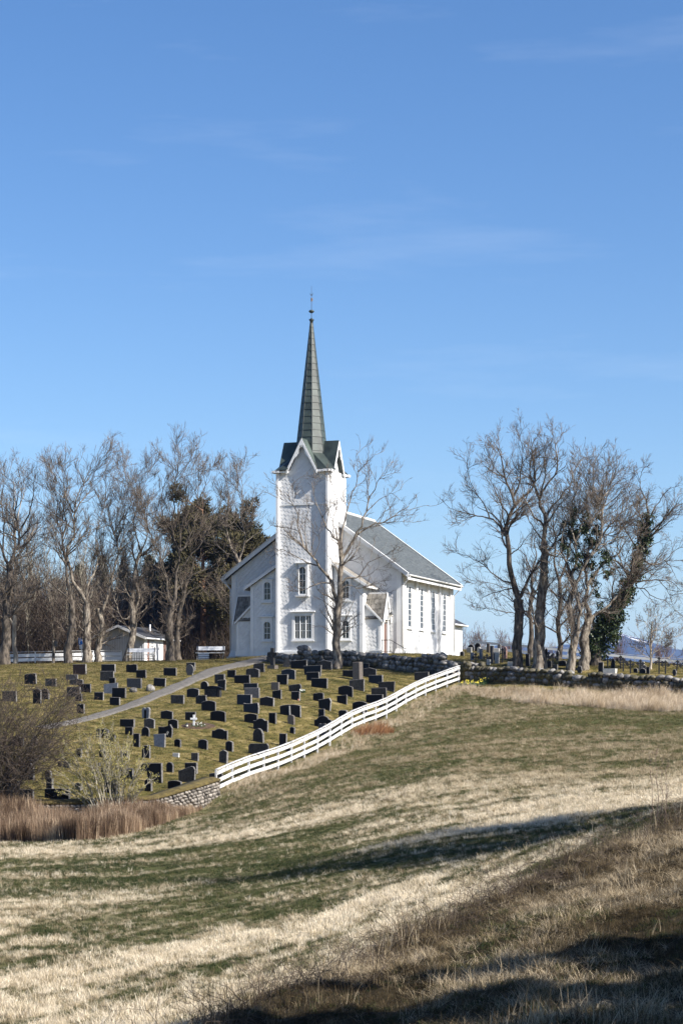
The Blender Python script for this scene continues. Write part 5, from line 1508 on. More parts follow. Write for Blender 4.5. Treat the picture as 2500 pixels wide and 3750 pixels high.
# slab and stake leaning on the boulder wall
g = on(1047, 126.6)
tag(MB().prism([(-0.22, 0, -0.1), (0.25, 0, -0.1), (0.2, 0.1, 0.5), (-0.1, 0.12, 0.62)], [(-0.22, 0.1, -0.1), (0.25, 0.1, -0.1), (0.2, 0.2, 0.5), (-0.1, 0.22, 0.62)]).build('leaning_slab', M['granite_dark'], None, False, (g.x, g.y, g.z)), 'thin dark slab leaning against the left end of the boulder wall', 'slab')

# fresh grave: soil bed, white wooden cross, lantern, flowers
g = gp(725, 2662)
bed = tag(link('grave_bed', mesh_np('grave_bed', *(lambda a, r: (np.concatenate([np.stack([r * np.cos(a) * 0.95, r * np.sin(a) * 0.85 + 0.2, tz(g.x + r * np.cos(a) * 0.95, g.y + r * np.sin(a) * 0.85 + 0.2) - g.z + 0.09 * (1 - (r / 1.0) ** 2) - (0.03 if r > 0.9 else 0)], 1) for r in (1.0, 0.75, 0.4, 0.05)]),
      np.concatenate([np.stack([np.arange(24) + 24 * k, (np.arange(24) + 1) % 24 + 24 * k, (np.arange(24) + 1) % 24 + 24 * (k + 1), np.arange(24) + 24 * (k + 1)], 1) for k in range(3)])))(np.linspace(0, 2 * math.pi, 24, endpoint=False), 1.0), True), M['soil'], None, (g.x, g.y, g.z)), 'bed of bare brown soil around the white cross', 'grave bed')
g = gp(710, 2663)
wc = empty('white_cross', (g.x, g.y, g.z), R(-12), 'small white wooden cross standing in the soil bed', 'cross')
MB().box(-0.045, 0.045, -0.02, 0.02, -0.15, 0.60).build('upright', W, wc)
MB().box(-0.17, 0.17, -0.045, -0.021, 0.36, 0.45).build('crossbar', W, wc)
g = gp(684, 2665)
ln = empty('grave_lantern', (g.x, g.y, g.z), 0, 'little black lantern at the left of the soil bed', 'lantern')
MB().lathe([(0.07, -0.05), (0.07, 0.05), (0.05, 0.06)]).build('base', M['iron'], ln)
MB().lathe([(0.055, 0.06), (0.06, 0.14)]).build('glass', M['lamp_glass'], ln)
MB().lathe([(0.08, 0.14), (0.05, 0.19), (0.015, 0.24)]).build('cap', M['iron'], ln)
def flowers(name, label, g, n, rad, hgt, petal, seed, leaf=M['leaf_green'], big=0.035):
    r = np.random.RandomState(seed)
    root = empty(name, (g.x, g.y, g.z), 0, label, 'flowers')
    lv, bl = MB(), MB()
    for i in range(n):
        a, d = r.uniform(0, 6.28), rad * math.sqrt(r.rand())
        x, y = d * math.cos(a), d * math.sin(a) * 0.6
        z = gz(g.x + x, g.y + y) - g.z
        h = hgt * r.uniform(0.6, 1.1); dx, dy = r.uniform(-0.06, 0.06, 2)
        for k in range(3):
            b = r.uniform(0, 6.28); c_, s_ = math.cos(b) * 0.012, math.sin(b) * 0.012
            ex, ey = r.uniform(-0.09, 0.09, 2)
            lv.add([(x - c_, y - s_, z - 0.02), (x + c_, y + s_, z - 0.02), (x + ex + c_, y + ey + s_, z + h * 0.55), (x + ex * 1.9, y + ey * 1.9, z + h * 0.85), (x + ex - c_, y + ey - s_, z + h * 0.55)], [(0, 1, 2, 3, 4)])
        if r.rand() < 0.42:
            c0 = (x + dx, y + dy, z + h)
            for k in range(5):
                b, b2 = k * 1.2566, k * 1.2566 + 0.62
                bl.add([c0, (c0[0] + big * math.cos(b), c0[1] - 0.012, c0[2] + big * math.sin(b)), (c0[0] + big * 1.3 * math.cos(b2), c0[1] - 0.02, c0[2] + big * 1.3 * math.sin(b2)), (c0[0] + big * math.cos(b + 1.25), c0[1] - 0.012, c0[2] + big * math.sin(b + 1.25))], [(0, 1, 2, 3)])
    lv.build('leaves', leaf, root); bl.build('blossoms', petal, root)
flowers('flower_bunch', 'pale flowers laid beside the white cross', gp(728, 2664), 26, 0.4, 0.2, M['petal_white'], 3, big=0.02)
flowers('daffodil_clump', 'clump of yellow daffodils below the mossy wall', gp(1733, 2512), 110, 0.9, 0.33, M['petal'], 5, big=0.026)
flowers('flower_bowl', 'white flower bowl beside the tapered headstone', gp(1109, 2537), 22, 0.12, 0.16, M['petal_white'], 8)

# ------------------------------------------------------------------ stones and crosses right of the church
GR = 'old graves right of the church'
RS = [
 (1684, 1699, 2391, 2415, 'arch', K, 'small black headstone at the corner of the sacristy', 138),
 (1709, 1727, 2373, 2391, 'rect', L_, 'pale square headstone farthest left in the back row', None),
 (1714, 1735, 2363, 2384, 'round', K, 'dark headstone just behind the pale square one', None),
 (1739, 1759, 2358, 2386, 'round', K, 'large black round headed headstone in the back row', None),
 (1747, 1760, 2372, 2393, 'arch', L_, 'pale arched headstone before the large black round one', None),
 (1781, 1793, 2360, 2391, 'rect', 'granite_warm', 'tall narrow grey brown headstone in the back row', None),
 (1793, 1808, 2368, 2391, 'rect', K, 'black headstone between a tall grey brown and a pale broad one', None),
 (1807, 1828, 2377, 2394, 'rect', L_, 'pale broad headstone in the back row', None),
 (1822, 1834, 2362, 2391, 'arch', Y_, 'tall grey headstone behind the pale broad one', None),
 (1844, 1851, 2349, 2380, 'pillar', K, 'slim dark obelisk, tallest in the back row', None),
 (1722, 1736, 2393, 2419, 'rect', B_, 'blue grey upright headstone near the church corner', None),
 (1755, 1768, 2380, 2415, 'pillar', B_, 'tall blue grey column in the open grass', None),
 (1783, 1797, 2409, 2430, 'rect', B_, 'small blue white headstone beside an iron cross', None),
 (1796, 1806, 2393, 2448, 'pillar', Y_, 'very slim grey column close to the mossy wall', 124.5),
 (1782, 1796, 2432, 2450, 'rect', L_, 'low pale block at the foot of the slim grey column', 124),
 (1803, 1813, 2392, 2418, 'arch', K, 'narrow black headstone behind the slim grey column', None),
 (1812, 1828, 2410, 2448, 'rect', L_, 'upright light grey headstone close to the mossy wall', 124.2),
 (1843, 1856, 2373, 2412, 'arch', 'granite_pink', 'tall pinkish headstone left of the first big trunk', None),
 (1859, 1882, 2437, 2456, 'rect', L_, 'broad pale block beside the first big trunk', 122.5),
 (1925, 1941, 2399, 2440, 'pillar', K, 'dark stepped pillar between the first two trunks', None),
 (1996, 2006, 2379, 2416, 'arch', K, 'dark headstone behind the second thick trunk', None),
 (2036, 2047, 2386, 2421, 'arch', G, 'dark grey headstone in front of the far fence', None),
 (2048, 2073, 2421, 2441, 'arch', K, 'low black stone left of the twisted trunk', None),
 (2002, 2020, 2438, 2461, 'wedge', G, 'rough dark stone just behind the mossy wall', 121),
 (2022, 2042, 2448, 2467, 'rough', G, 'squat rough stone beside another on the mossy wall', 120),
 (2113, 2132, 2445, 2470, 'oval', G, 'oval dark headstone between the twisted trunks', 118.6),
 (2191, 2209, 2445, 2482, 'rect', K, 'dark upright stone right of the ivy trunk', 118),
 (2237, 2252, 2415, 2448, 'gothic', K, 'pointed dark headstone against the far fence', None),
 (2320, 2336, 2449, 2465, 'arch', K, 'small dark headstone left of the slender young tree', None),
 (2354, 2367, 2438, 2457, 'arch', Y_, 'small grey headstone by the far fence behind the young tree', None),
 (2367, 2380, 2445, 2469, 'rect', K, 'dark headstone touching the slender young tree', None),
 (2340, 2359, 2458, 2486, 'rect', L_, 'pale brown headstone behind a dark arched one at the wall', 118.2),
 (2342, 2364, 2476, 2493, 'round', K, 'dark arched stone in front of the pale brown one', 117.2),
 (2463, 2478, 2473, 2496, 'oval', G, 'grey oval headstone at the right end of the mossy wall', 115.8),
]
for a in RS: headstone(*a[:7], group=GR, D=a[7], thick=0.12)
g = on(2233, 117.6)
tag(MB().box(-0.36, 0.36, -0.25, 0.25, -0.2, 0.3).build('ledger_tomb', M['granite_light'], None, False, (g.x, g.y, g.z), (0, 0, -0.4)), 'flat pale ledger tomb right of the ivy trunk', 'tomb', GR)

def iron_cross(x1, x2, y1, y2, label, D=None, style=0, lean=0.0):
    g = gp((x1 + x2) / 2, y2) if D is None else on((x1 + x2) / 2, D)
    H = (y2 - y1) * g.y / F; Wd = max(0.34, (x2 - x1) * g.y / F)
    root = empty('iron_cross', (g.x, g.y, g.z), R(-14), label, 'cross', 'old iron grave crosses')
    root.rotation_euler = (0, lean, R(-14))
    mb = MB()
    za = H * 0.70
    mb.beam((0, 0, -0.2), (0, 0, H * 0.96), 0.07, 0.05, up=(0, 1, 0))
    mb.build('upright', M['iron'], root)
    MB().beam((-Wd * 0.46, 0, za), (Wd * 0.46, 0, za), 0.06, 0.07, up=(0, 1, 0)).build('crossbar', M['iron'], root)
    for cx_, cz_ in ((-Wd * 0.46, za), (Wd * 0.46, za), (0, H * 0.95)):
        e = MB()
        for dx, dz in ((0, 0.055), (-0.055, 0), (0.055, 0), (0, -0.055)):
            e.lathe([(0.0, -0.045), (0.045, -0.02), (0.045, 0.02), (0.0, 0.045)], (cx_ + dx, 0, cz_ + dz), 7)
        e.build('trefoil_end', M['iron'], root)
    if style:
        MB().tube([(0.2 * math.cos(a) * Wd / 0.5, 0, za + 0.15 * math.sin(a)) for a in np.linspace(0, 2 * math.pi, 17)], 0.018, 5, False).build('ring', M['iron'], root)
    return root
for a in [
 (1777, 1787, 2399, 2431, 'small iron cross left of the slim grey column', None, 0), (1829, 1848, 2399, 2449, 'ornate iron cross left of the first big trunk', 124.5, 1),
 (1862, 1882, 2411, 2439, 'leaning iron cross touching the first big trunk', None, 1, 0.2), (1735, 1747, 2395, 2438, 'iron cross on a dark base near the church corner', None, 0),
 (2003, 2013, 2391, 2437, 'iron cross right beside the second thick trunk', None, 0), (2013, 2035, 2395, 2443, 'broad iron cross between thick trunk and twisted trunk', None, 1),
 (2219, 2229, 2405, 2443, 'iron cross at the lower ivy edge', None, 0), (2258, 2285, 2404, 2449, 'ornate iron cross against the far fence right of the ivy', None, 1),
 (2268, 2294, 2438, 2486, 'nearer iron cross at the mossy wall right of the ivy', 118.0, 1), (2303, 2312, 2419, 2467, 'slim iron cross in the open grass', None, 0),
 (2337, 2351, 2419, 2457, 'iron cross on a stepped dark base left of the young tree', None, 1), (2399, 2426, 2409, 2468, 'large iron cross right of the young tree', None, 1),
 (2423, 2449, 2422, 2468, 'ornate iron cross second right of the young tree', None, 1), (2462, 2489, 2448, 2490, 'leaning iron cross near the right edge', 117.0, 1, 0.12), (2490, 2515, 2450, 2490, 'iron cross cut by the right picture edge', 116.6, 1)]:
    iron_cross(*a)

# ------------------------------------------------------------------ bare trees
def nrmz(v): return v / np.maximum(np.linalg.norm(v, axis=-1, keepdims=True), 1e-9)
def tubes(P, Rr, s):
    """P (M,k,3) branch centre lines, Rr (M,k) radii, s sides -> verts, quads"""
    Mn, k, _ = P.shape
    T = np.empty_like(P)
    T[:, 1:-1] = P[:, 2:] - P[:, :-2]; T[:, 0] = P[:, 1] - P[:, 0]; T[:, -1] = P[:, -1] - P[:, -2]
    T = nrmz(T)
    ref = np.where(np.abs(T.mean(1)[:, 2:3]) > 0.8, np.array([[1.0, 0.1, 0.0]]), np.array([[0.05, 0.1, 1.0]]))
    if s == 2: ref = ref + np.random.RandomState(Mn).randn(Mn, 3) * 0.8
    A = nrmz(np.cross(T, ref[:, None])); B = np.cross(T, A)
    an = np.arange(s) * 2 * math.pi / s
    V = P[:, :, None] + Rr[:, :, None, None] * (A[:, :, None] * np.cos(an)[None, None, :, None] + B[:, :, None] * np.sin(an)[None, None, :, None])
    idx = np.arange(Mn * k * s).reshape(Mn, k, s)
    if s == 2:                                   # finest twigs: one strip each, turned at random
        return V.reshape(-1, 3), np.stack([idx[:, :-1, 0], idx[:, :-1, 1], idx[:, 1:, 1], idx[:, 1:, 0]], -1).reshape(-1, 4)
    nxt = np.roll(idx, -1, axis=2)
    q = np.stack([idx[:, :-1], nxt[:, :-1], nxt[:, 1:], idx[:, 1:]], -1).reshape(-1, 4)
    return V.reshape(-1, 3), q

def resample(pts, k, r, wig=0.0):
    p = np.array(pts, float)
    # Catmull-Rom through the points
    e = np.vstack([2 * p[0] - p[1], p, 2 * p[-1] - p[-2]])
    out = []
    for i in range(1, len(e) - 2):
        for t in np.linspace(0, 1, 8, endpoint=False):
            a, b, c, d = e[i - 1], e[i], e[i + 1], e[i + 2]
            out.append(0.5 * ((2 * b) + (c - a) * t + (2 * a - 5 * b + 4 * c - d) * t ** 2 + (3 * b - a - 3 * c + d) * t ** 3))
    out.append(e[-2]); out = np.array(out)
    s = np.concatenate([[0], np.cumsum(np.linalg.norm(np.diff(out, axis=0), axis=1))])
    t = np.linspace(0, s[-1], k)
    q = np.stack([np.interp(t, s, out[:, j]) for j in range(3)], 1)
    if wig: q[1:-1] += r.randn(k - 2, 3) * wig * s[-1] / k
    return q

def spawn(P, Rr, r, dens, t0, t1, ang, lr, k, trop, wig, rfac, rtip, lmin=0.15, lmax=99, nmin=0, side=None, planar=1.0, tipend=True, droop=0.0):
    """children of every branch: dens per metre, start between t0..t1, angle range, length ratio"""
    Mn, kk, _ = P.shape
    seg = np.linalg.norm(np.diff(P, axis=1), axis=2); L = seg.sum(1)
    cnt = np.maximum(nmin, r.poisson(np.maximum(dens * L * (t1 - t0), 0.01)))
    par = np.repeat(np.arange(Mn), cnt)
    if len(par) == 0: return None
    t = r.uniform(t0, t1, len(par))
    if tipend:                                   # one continuation near each tip
        par = np.concatenate([par, np.arange(Mn)]); t = np.concatenate([t, r.uniform(0.88, 0.99, Mn)])
    N = len(par)
    f = t * (kk - 1); i = np.minimum(f.astype(int), kk - 2); w = (f - i)[:, None]
    p0 = P[par, i] * (1 - w) + P[par, i + 1] * w
    rad = Rr[par, i] * (1 - w[:, 0]) + Rr[par, i + 1] * w[:, 0]
    tan = nrmz(P[par, i + 1] - P[par, i])
    rv = r.randn(N, 3); rv[:, 1] *= planar
    perp = nrmz(rv - (rv * tan).sum(1, keepdims=True) * tan)
    a = r.uniform(ang[0], ang[1], N)[:, None]
    d = tan * np.cos(a) + perp * np.sin(a)
    ln = np.clip(L[par] * r.uniform(lr[0], lr[1], N) * (1.15 - 0.55 * t), lmin, lmax)
    out = np.empty((N, k, 3)); out[:, 0] = p0
    for j in range(1, k):
        d = nrmz(d + r.randn(N, 3) * wig + np.array([0, 0, 1.0]) * (trop - droop * j / k))
        out[:, j] = out[:, j - 1] + d * (ln / (k - 1))[:, None]
    r0 = np.minimum(rad * rfac, 0.012 + ln * 0.02)
    r0 = np.maximum(r0, rtip)
    tt = np.linspace(0, 1, k)[None]
    return out, r0[:, None] * (1 - tt) + rtip * tt

def grow(limbs, seed, levels, sides=(7, 5, 3, 3, 2, 2)):
    """limbs: list of (points, r0, r1); levels: dicts for spawn. Returns mesh arrays for the wood and for the twigs"""
    r = np.random.RandomState(seed)
    K0 = 14
    P = np.stack([resample(l[0], K0, r, 0.10) for l in limbs])
    tt = np.linspace(0, 1, K0)[None]
    r0 = np.array([l[1] for l in limbs])[:, None]; r1 = np.array([l[2] for l in limbs])[:, None]
    Rr = r0 + (r1 - r0) * tt ** np.where(r0 > 0.17, 0.9, 0.62)
    flare = np.array([l[3] if len(l) > 3 else 0.0 for l in limbs])[:, None]
    Rr = Rr * (1 + flare * np.exp(-tt * 14)) * (1 + 0.05 * r.randn(*Rr.shape))
    wood, twig = [], []
    wood.append(tubes(P, Rr, 10))
    cur = (P, Rr)
    for li, lv in enumerate(levels):
        nx_ = spawn(cur[0], cur[1], r, **lv)
        if nx_ is None: break
        (wood if li < 1 else twig).append(tubes(nx_[0], nx_[1], sides[li + 1]))
        cur = nx_
        if li == 0:                               # limbs themselves also carry the finer orders
            e = spawn(P, Rr, r, **{**levels[1], 'dens': levels[1]['dens'] * 0.45, 't0': 0.35, 'lr': (0.10, 0.22), 'tipend': False}) if len(levels) > 1 else None
            if e is not None and levels[1]['k'] == lv['k']:
                cur = (np.concatenate([cur[0], e[0]]), np.concatenate([cur[1], e[1]])); twig.append(tubes(e[0], e[1], 4))
    def cat(parts):
        vs, fs, n = [], [], 0
        for v, f in parts: vs.append(v); fs.append(f + n); n += len(v)
        return np.concatenate(vs), np.concatenate(fs)
    return cat(wood), cat(twig)

LEV = [
    dict(dens=1.7, t0=0.22, t1=0.96, ang=(0.5, 1.05), lr=(0.28, 0.55), k=6, trop=0.10, wig=0.20, rfac=0.6, rtip=0.012, lmin=0.7, lmax=3.4),
    dict(dens=3.6, t0=0.15, t1=0.97, ang=(0.35, 0.95), lr=(0.28, 0.58), k=6, trop=0.08, wig=0.15, rfac=0.6, rtip=0.008, lmin=0.35, lmax=1.6),
    dict(dens=4.4, t0=0.10, t1=0.97, ang=(0.3, 0.85), lr=(0.35, 0.7), k=4, trop=0.08, wig=0.12, rfac=0.65, rtip=0.0055, lmin=0.25, lmax=1.05),
    dict(dens=6.4, t0=0.05, t1=0.97, ang=(0.25, 0.75), lr=(0.4, 0.85), k=3, trop=0.08, wig=0.10, rfac=0.9, rtip=0.0062, lmin=0.22, lmax=0.75),
]
def lev(**kw):
    out = [dict(l) for l in LEV]
    for k, v in kw.items():
        for l in out:
            if k == 'dens': l['dens'] *= v
            elif k == 'len': l['lr'] = (l['lr'][0] * v, l['lr'][1] * v); l['lmax'] *= v
            elif k == 'thick': l['rtip'] *= v
            else: l[k] = v
    return out

HS = [1.0]
def P3(pxs, D, r, spread=0.35, d0=0.0):
    """photograph polyline -> points around distance D, wandering in depth like in width"""
    out, off, last = [], d0, None
    for i, (a, b) in enumerate(pxs):
        if last is not None: off += r.uniform(-1, 1) * spread * math.hypot(a - last[0], b - last[1]) * D / F
        last = (a, b)
        d = D + off
        b = 2440 - (2440 - b) * HS[0]
        out.append(((a - CX) / F * d, d, (HY - b) / F * d))
    return out

TRI = [0]
def tree(name, label, D, limbs, seed, levels=None, wood=None, twig=None, cat='tree', group=None, spread=0.3, root_px=None):
    """limbs: (pixel polyline, r0, r1[, base flare]); the first one is the trunk standing on the ground"""
    r = np.random.RandomState(seed)
    tr = limbs[0][0]
    base = on(tr[0][0], D)
    L3 = []
    trunk = None
    for i, l in enumerate(limbs):
        pts = P3(l[0], D, r, spread if i else 0.06)
        if i == 0:
            pts[0] = (base.x, D, base.z - 0.15)
        else:
            # start on the nearest point of an earlier limb
            q = np.array(pts[0]); best = None
            for o in L3:
                rs_ = resample(o[0], 40, r)
                d = np.hypot(rs_[:, 0] - q[0], rs_[:, 2] - q[2]); j = d.argmin()
                if best is None or d[j] < best[0]: best = (d[j], rs_[j])
            shift = best[1] - q
            pts = [tuple(np.array(p) + shift * (1 if k == 0 else 0) + np.array([0, shift[1] if k else 0, 0])) for k, p in enumerate(pts)]
        L3.append((pts,) + tuple(l[1:]))
    (wv, wf), (tv, tf) = grow(L3, seed, levels or LEV)
    o0 = np.array([base.x, base.y, base.z])
    TRI[0] += 2 * (len(wf) + len(tf))
    root = empty(name, base, 0, label, cat, group)
    link('trunk', mesh_np('trunk', wv - o0, wf, True), wood or M['bark'], root)
    link('crown', mesh_np('crown', tv - o0, tf), twig or M['twig'], root)
    return root, L3

# the bare tree in front of the tower (zoomed pixel outlines)
Z1 = lambda pts: [(800 + x * 0.606, 1550 + y * 0.606) for x, y in pts]
hero = [
    (Z1([(708, 1400), (712, 1300), (716, 1200), (715, 1090), (730, 1000), (735, 900), (742, 800), (738, 720)]), 0.30, 0.12, 0.35),
    (Z1([(715, 1085), (690, 1010), (670, 940), (640, 900), (600, 865), (570, 810), (520, 750), (490, 690), (475, 620), (478, 540), (440, 470), (420, 400)]), 0.13, 0.012),
    (Z1([(600, 865), (560, 850), (500, 820), (440, 790), (385, 760), (330, 770)]), 0.05, 0.01),
    (Z1([(670, 960), (620, 965), (560, 985), (500, 1010), (440, 1015)]), 0.06, 0.008),
    (Z1([(730, 990), (760, 950), (810, 935), (850, 930), (880, 880), (930, 830), (1000, 800), (1050, 770)]), 0.08, 0.01),
    (Z1([(735, 1010), (790, 975), (840, 1000), (900, 985), (970, 970), (1010, 985)]), 0.05, 0.008),
    (Z1([(740, 820), (790, 740), (830, 680), (870, 600), (895, 530), (920, 450), (960, 370), (1010, 280)]), 0.11, 0.012),
    (Z1([(830, 690), (880, 640), (950, 610), (1030, 580), (1100, 530), (1180, 510), (1270, 495)]), 0.07, 0.008),
    (Z1([(960, 610), (1020, 600), (1100, 595), (1180, 600)]), 0.035, 0.006),
    (Z1([(738, 730), (700, 690), (660, 640), (620, 560), (590, 470), (570, 380)]), 0.07, 0.01),
    (Z1([(738, 730), (750, 640), (770, 560), (790, 470), (830, 380), (845, 270), (835, 160)]), 0.08, 0.01),
    (Z1([(845, 290), (890, 240), (950, 180)]), 0.03, 0.006),
    (Z1([(700, 690), (690, 600), (715, 500), (700, 420), (680, 350)]), 0.04, 0.008),
    (Z1([(895, 530), (960, 470), (1030, 430), (1110, 400)]), 0.04, 0.006),
    (Z1([(570, 810), (600, 750), (610, 680), (580, 600)]), 0.035, 0.006),
    (Z1([(850, 930), (900, 920), (960, 880), (1010, 860)]), 0.03, 0.006),
]
tree('bare_tree', 'slender bare tree growing at the boulder wall in front of the church tower', 126.2, hero, 101, lev(dens=0.8, len=0.85))

HS[0] = 0.955
# ---- right hand group
ZR = lambda pts: [(1600 + x * 0.574, 1500 + y * 0.574) for x, y in pts]
G2 = 'big bare trees above the mossy wall'
tA = [
    (ZR([(520, 1665), (512, 1500), (518, 1380), (522, 1230), (520, 1190)]), 0.30, 0.27, 0.3),
    (ZR([(520, 1195), (495, 1110), (470, 990), (445, 880), (432, 760), (460, 650), (485, 580), (480, 490), (440, 400), (410, 280), (380, 170)]), 0.20, 0.02),
    (ZR([(525, 1190), (560, 1110), (590, 1030), (640, 960), (680, 880), (700, 800)]), 0.13, 0.03),
    (ZR([(432, 770), (385, 700), (320, 650), (240, 640), (150, 610), (60, 585)]), 0.09, 0.008),
    (ZR([(330, 650), (300, 560), (240, 480), (200, 380), (190, 250)]), 0.05, 0.008),
    (ZR([(240, 640), (180, 660), (130, 700)]), 0.035, 0.006),
    (ZR([(485, 590), (530, 530), (590, 470), (620, 380), (600, 260), (590, 130)]), 0.10, 0.012),
    (ZR([(485, 510), (520, 420), (530, 320), (540, 220), (520, 110)]), 0.07, 0.01),
    (ZR([(440, 400), (370, 340), (330, 260), (310, 200)]), 0.04, 0.008),
    (ZR([(470, 1090), (400, 1050), (330, 1000), (250, 930), (150, 890), (110, 860)]), 0.06, 0.008),
    (ZR([(480, 1120), (420, 1130), (350, 1150), (290, 1180), (250, 1230)]), 0.04, 0.006),
    (ZR([(560, 1110), (620, 1180), (680, 1200), (740, 1170)]), 0.05, 0.008),
    (ZR([(450, 900), (520, 850), (560, 790), (600, 740)]), 0.05, 0.01),
    (ZR([(432, 770), (400, 560), (380, 470), (330, 400), (300, 310)]), 0.05, 0.008),
]
tree('bare_tree', 'leftmost big bare tree of the group above the mossy wall', 121.0, tA, 111, lev(dens=0.98), M['bark_dark'], group=G2)
tB = [
    (ZR([(648, 1670), (650, 1500), (655, 1330), (660, 1180), (680, 1000), (690, 880)]), 0.40, 0.22, 0.35),
    (ZR([(690, 890), (680, 780), (692, 660), (665, 570), (655, 510), (620, 430), (590, 340), (610, 220)]), 0.18, 0.015),
    (ZR([(658, 520), (690, 440), (740, 380), (770, 290), (760, 180), (740, 70)]), 0.09, 0.01),
    (ZR([(690, 660), (730, 570), (790, 500), (850, 420), (890, 300), (940, 230)]), 0.09, 0.01),
    (ZR([(655, 510), (690, 380), (690, 240), (700, 120)]), 0.07, 0.01),
    (ZR([(680, 790), (620, 720), (580, 640), (540, 560)]), 0.06, 0.01),
    (ZR([(690, 880), (740, 830), (800, 700), (860, 690), (930, 690)]), 0.10, 0.012),
    (ZR([(690, 890), (760, 900), (830, 840), (890, 790)]), 0.07, 0.012),
    (ZR([(660, 1180), (610, 1110), (570, 1050), (540, 980)]), 0.06, 0.01),
    (ZR([(655, 1330), (700, 1290), (740, 1250), (790, 1260)]), 0.05, 0.008),
    (ZR([(660, 1200), (700, 1120), (760, 1040), (800, 980)]), 0.07, 0.012),
]
tree('bare_tree', 'tall thick trunked bare tree, second of the group above the mossy wall', 120.4, tB, 112, lev(dens=1.0), group=G2)
tC = [
    (ZR([(598, 1640), (595, 1500), (600, 1380), (590, 1260), (610, 1150), (600, 1000)]), 0.19, 0.08, 0.3),
    (ZR([(600, 1380), (640, 1300), (650, 1220)]), 0.07, 0.02),
    (ZR([(600, 1010), (560, 900), (520, 860), (470, 850)]), 0.06, 0.01),
    (ZR([(605, 1010), (630, 900), (620, 780), (640, 650)]), 0.06, 0.01),
    (ZR([(590, 1260), (520, 1280), (430, 1280), (340, 1250), (280, 1250)]), 0.05, 0.008),
    (ZR([(600, 1150), (510, 1130), (420, 1110), (340, 1080), (220, 1060)]), 0.05, 0.008),
]
tree('bare_tree', 'thin dark bare tree behind the second thick trunk', 133.5, tC, 113, lev(dens=0.85), M['bark_dark'], M['twig_dark'], group=G2)
tD = [
    (ZR([(845, 1690), (860, 1560), (885, 1450), (862, 1340), (840, 1240), (870, 1120), (850, 1010)]), 0.26, 0.12, 0.3),
    (ZR([(875, 1460), (895, 1360), (905, 1230), (880, 1120), (920, 1000)]), 0.15, 0.06),
    (ZR([(850, 1010), (820, 930), (790, 860), (800, 760), (830, 640)]), 0.09, 0.012),
    (ZR([(860, 1030), (900, 930), (890, 830), (920, 700), (960, 560), (980, 420), (1000, 310)]), 0.10, 0.01),
    (ZR([(920, 1000), (980, 900), (1030, 800), (1050, 660), (1040, 500), (1060, 380), (1130, 300)]), 0.09, 0.01),
    (ZR([(900, 830), (850, 700), (900, 620), (950, 560)]), 0.07, 0.01),
    (ZR([(840, 1240), (800, 1180), (750, 1150), (700, 1100)]), 0.06, 0.01),
    (ZR([(905, 1230), (960, 1180), (1000, 1100), (1020, 1000)]), 0.06, 0.01),
    (ZR([(980, 900), (1060, 830), (1130, 780), (1190, 700)]), 0.06, 0.01),
    (ZR([(1040, 520), (1110, 450), (1180, 380), (1210, 330)]), 0.05, 0.008),
    (ZR([(820, 930), (760, 860), (700, 840), (640, 850)]), 0.05, 0.01),
]
tree('bare_tree', 'twisted twin stemmed bare tree third above the mossy wall', 119.2, tD, 114, lev(dens=1.12), group=G2)
tE = [
    (ZR([(930, 1690), (945, 1560), (935, 1450), (960, 1370), (975, 1290)]), 0.34, 0.22, 0.3),
    (ZR([(965, 1370), (1010, 1290), (1080, 1250), (1150, 1160), (1220, 1100)]), 0.14, 0.03),
    (ZR([(970, 1300), (940, 1200), (960, 1100), (940, 980), (970, 860), (950, 720)]), 0.16, 0.03),
    (ZR([(960, 1100), (1020, 1000), (1090, 920), (1160, 880), (1200, 800), (1260, 760)]), 0.12, 0.015),
    (ZR([(1160, 880), (1190, 960), (1200, 1000)]), 0.05, 0.01),
    (ZR([(950, 730), (1000, 640), (1080, 560), (1150, 500), (1200, 420)]), 0.09, 0.01),
    (ZR([(970, 860), (1040, 780), (1100, 700), (1170, 620), (1250, 560), (1330, 500)]), 0.08, 0.01),
    (ZR([(940, 980), (870, 880), (810, 830), (760, 800)]), 0.07, 0.01),
    (ZR([(950, 740), (900, 640), (870, 540), (900, 440)]), 0.07, 0.01),
    (ZR([(940, 1200), (890, 1150), (850, 1130)]), 0.05, 0.01),
]
tree('bare_tree', 'stout grey bare tree wrapped by a bare vine, fourth above the mossy wall', 119.6, tE, 115, lev(dens=1.15), group=G2)
tF = [
    (ZR([(1005, 1690), (1010, 1560), (1030, 1430), (1100, 1330), (1170, 1220), (1220, 1110), (1260, 1000), (1300, 880), (1335, 760), (1345, 640)]), 0.40, 0.10, 0.3),
    (ZR([(1345, 650), (1330, 540), (1290, 430), (1300, 340)]), 0.08, 0.01),
    (ZR([(1340, 680), (1390, 580), (1440, 500), (1490, 440)]), 0.07, 0.01),
    (ZR([(1330, 790), (1400, 740), (1470, 680), (1540, 640)]), 0.07, 0.01),
    (ZR([(1290, 900), (1370, 960), (1450, 930), (1520, 860), (1570, 840)]), 0.07, 0.01),
    (ZR([(1240, 1080), (1330, 1070), (1420, 1060), (1500, 1080), (1560, 1140)]), 0.07, 0.01),
    (ZR([(1220, 1110), (1310, 1120), (1380, 1180), (1450, 1200), (1500, 1260)]), 0.05, 0.008),
    (ZR([(1300, 880), (1230, 780), (1190, 700), (1170, 600)]), 0.07, 0.01),
    (ZR([(1420, 1060), (1480, 1140), (1510, 1220), (1530, 1300)]), 0.03, 0.006),
    (ZR([(1450, 930), (1500, 980), (1540, 1080)]), 0.035, 0.006),
    (ZR([(1335, 760), (1300, 650), (1250, 560), (1220, 470)]), 0.06, 0.01),
]
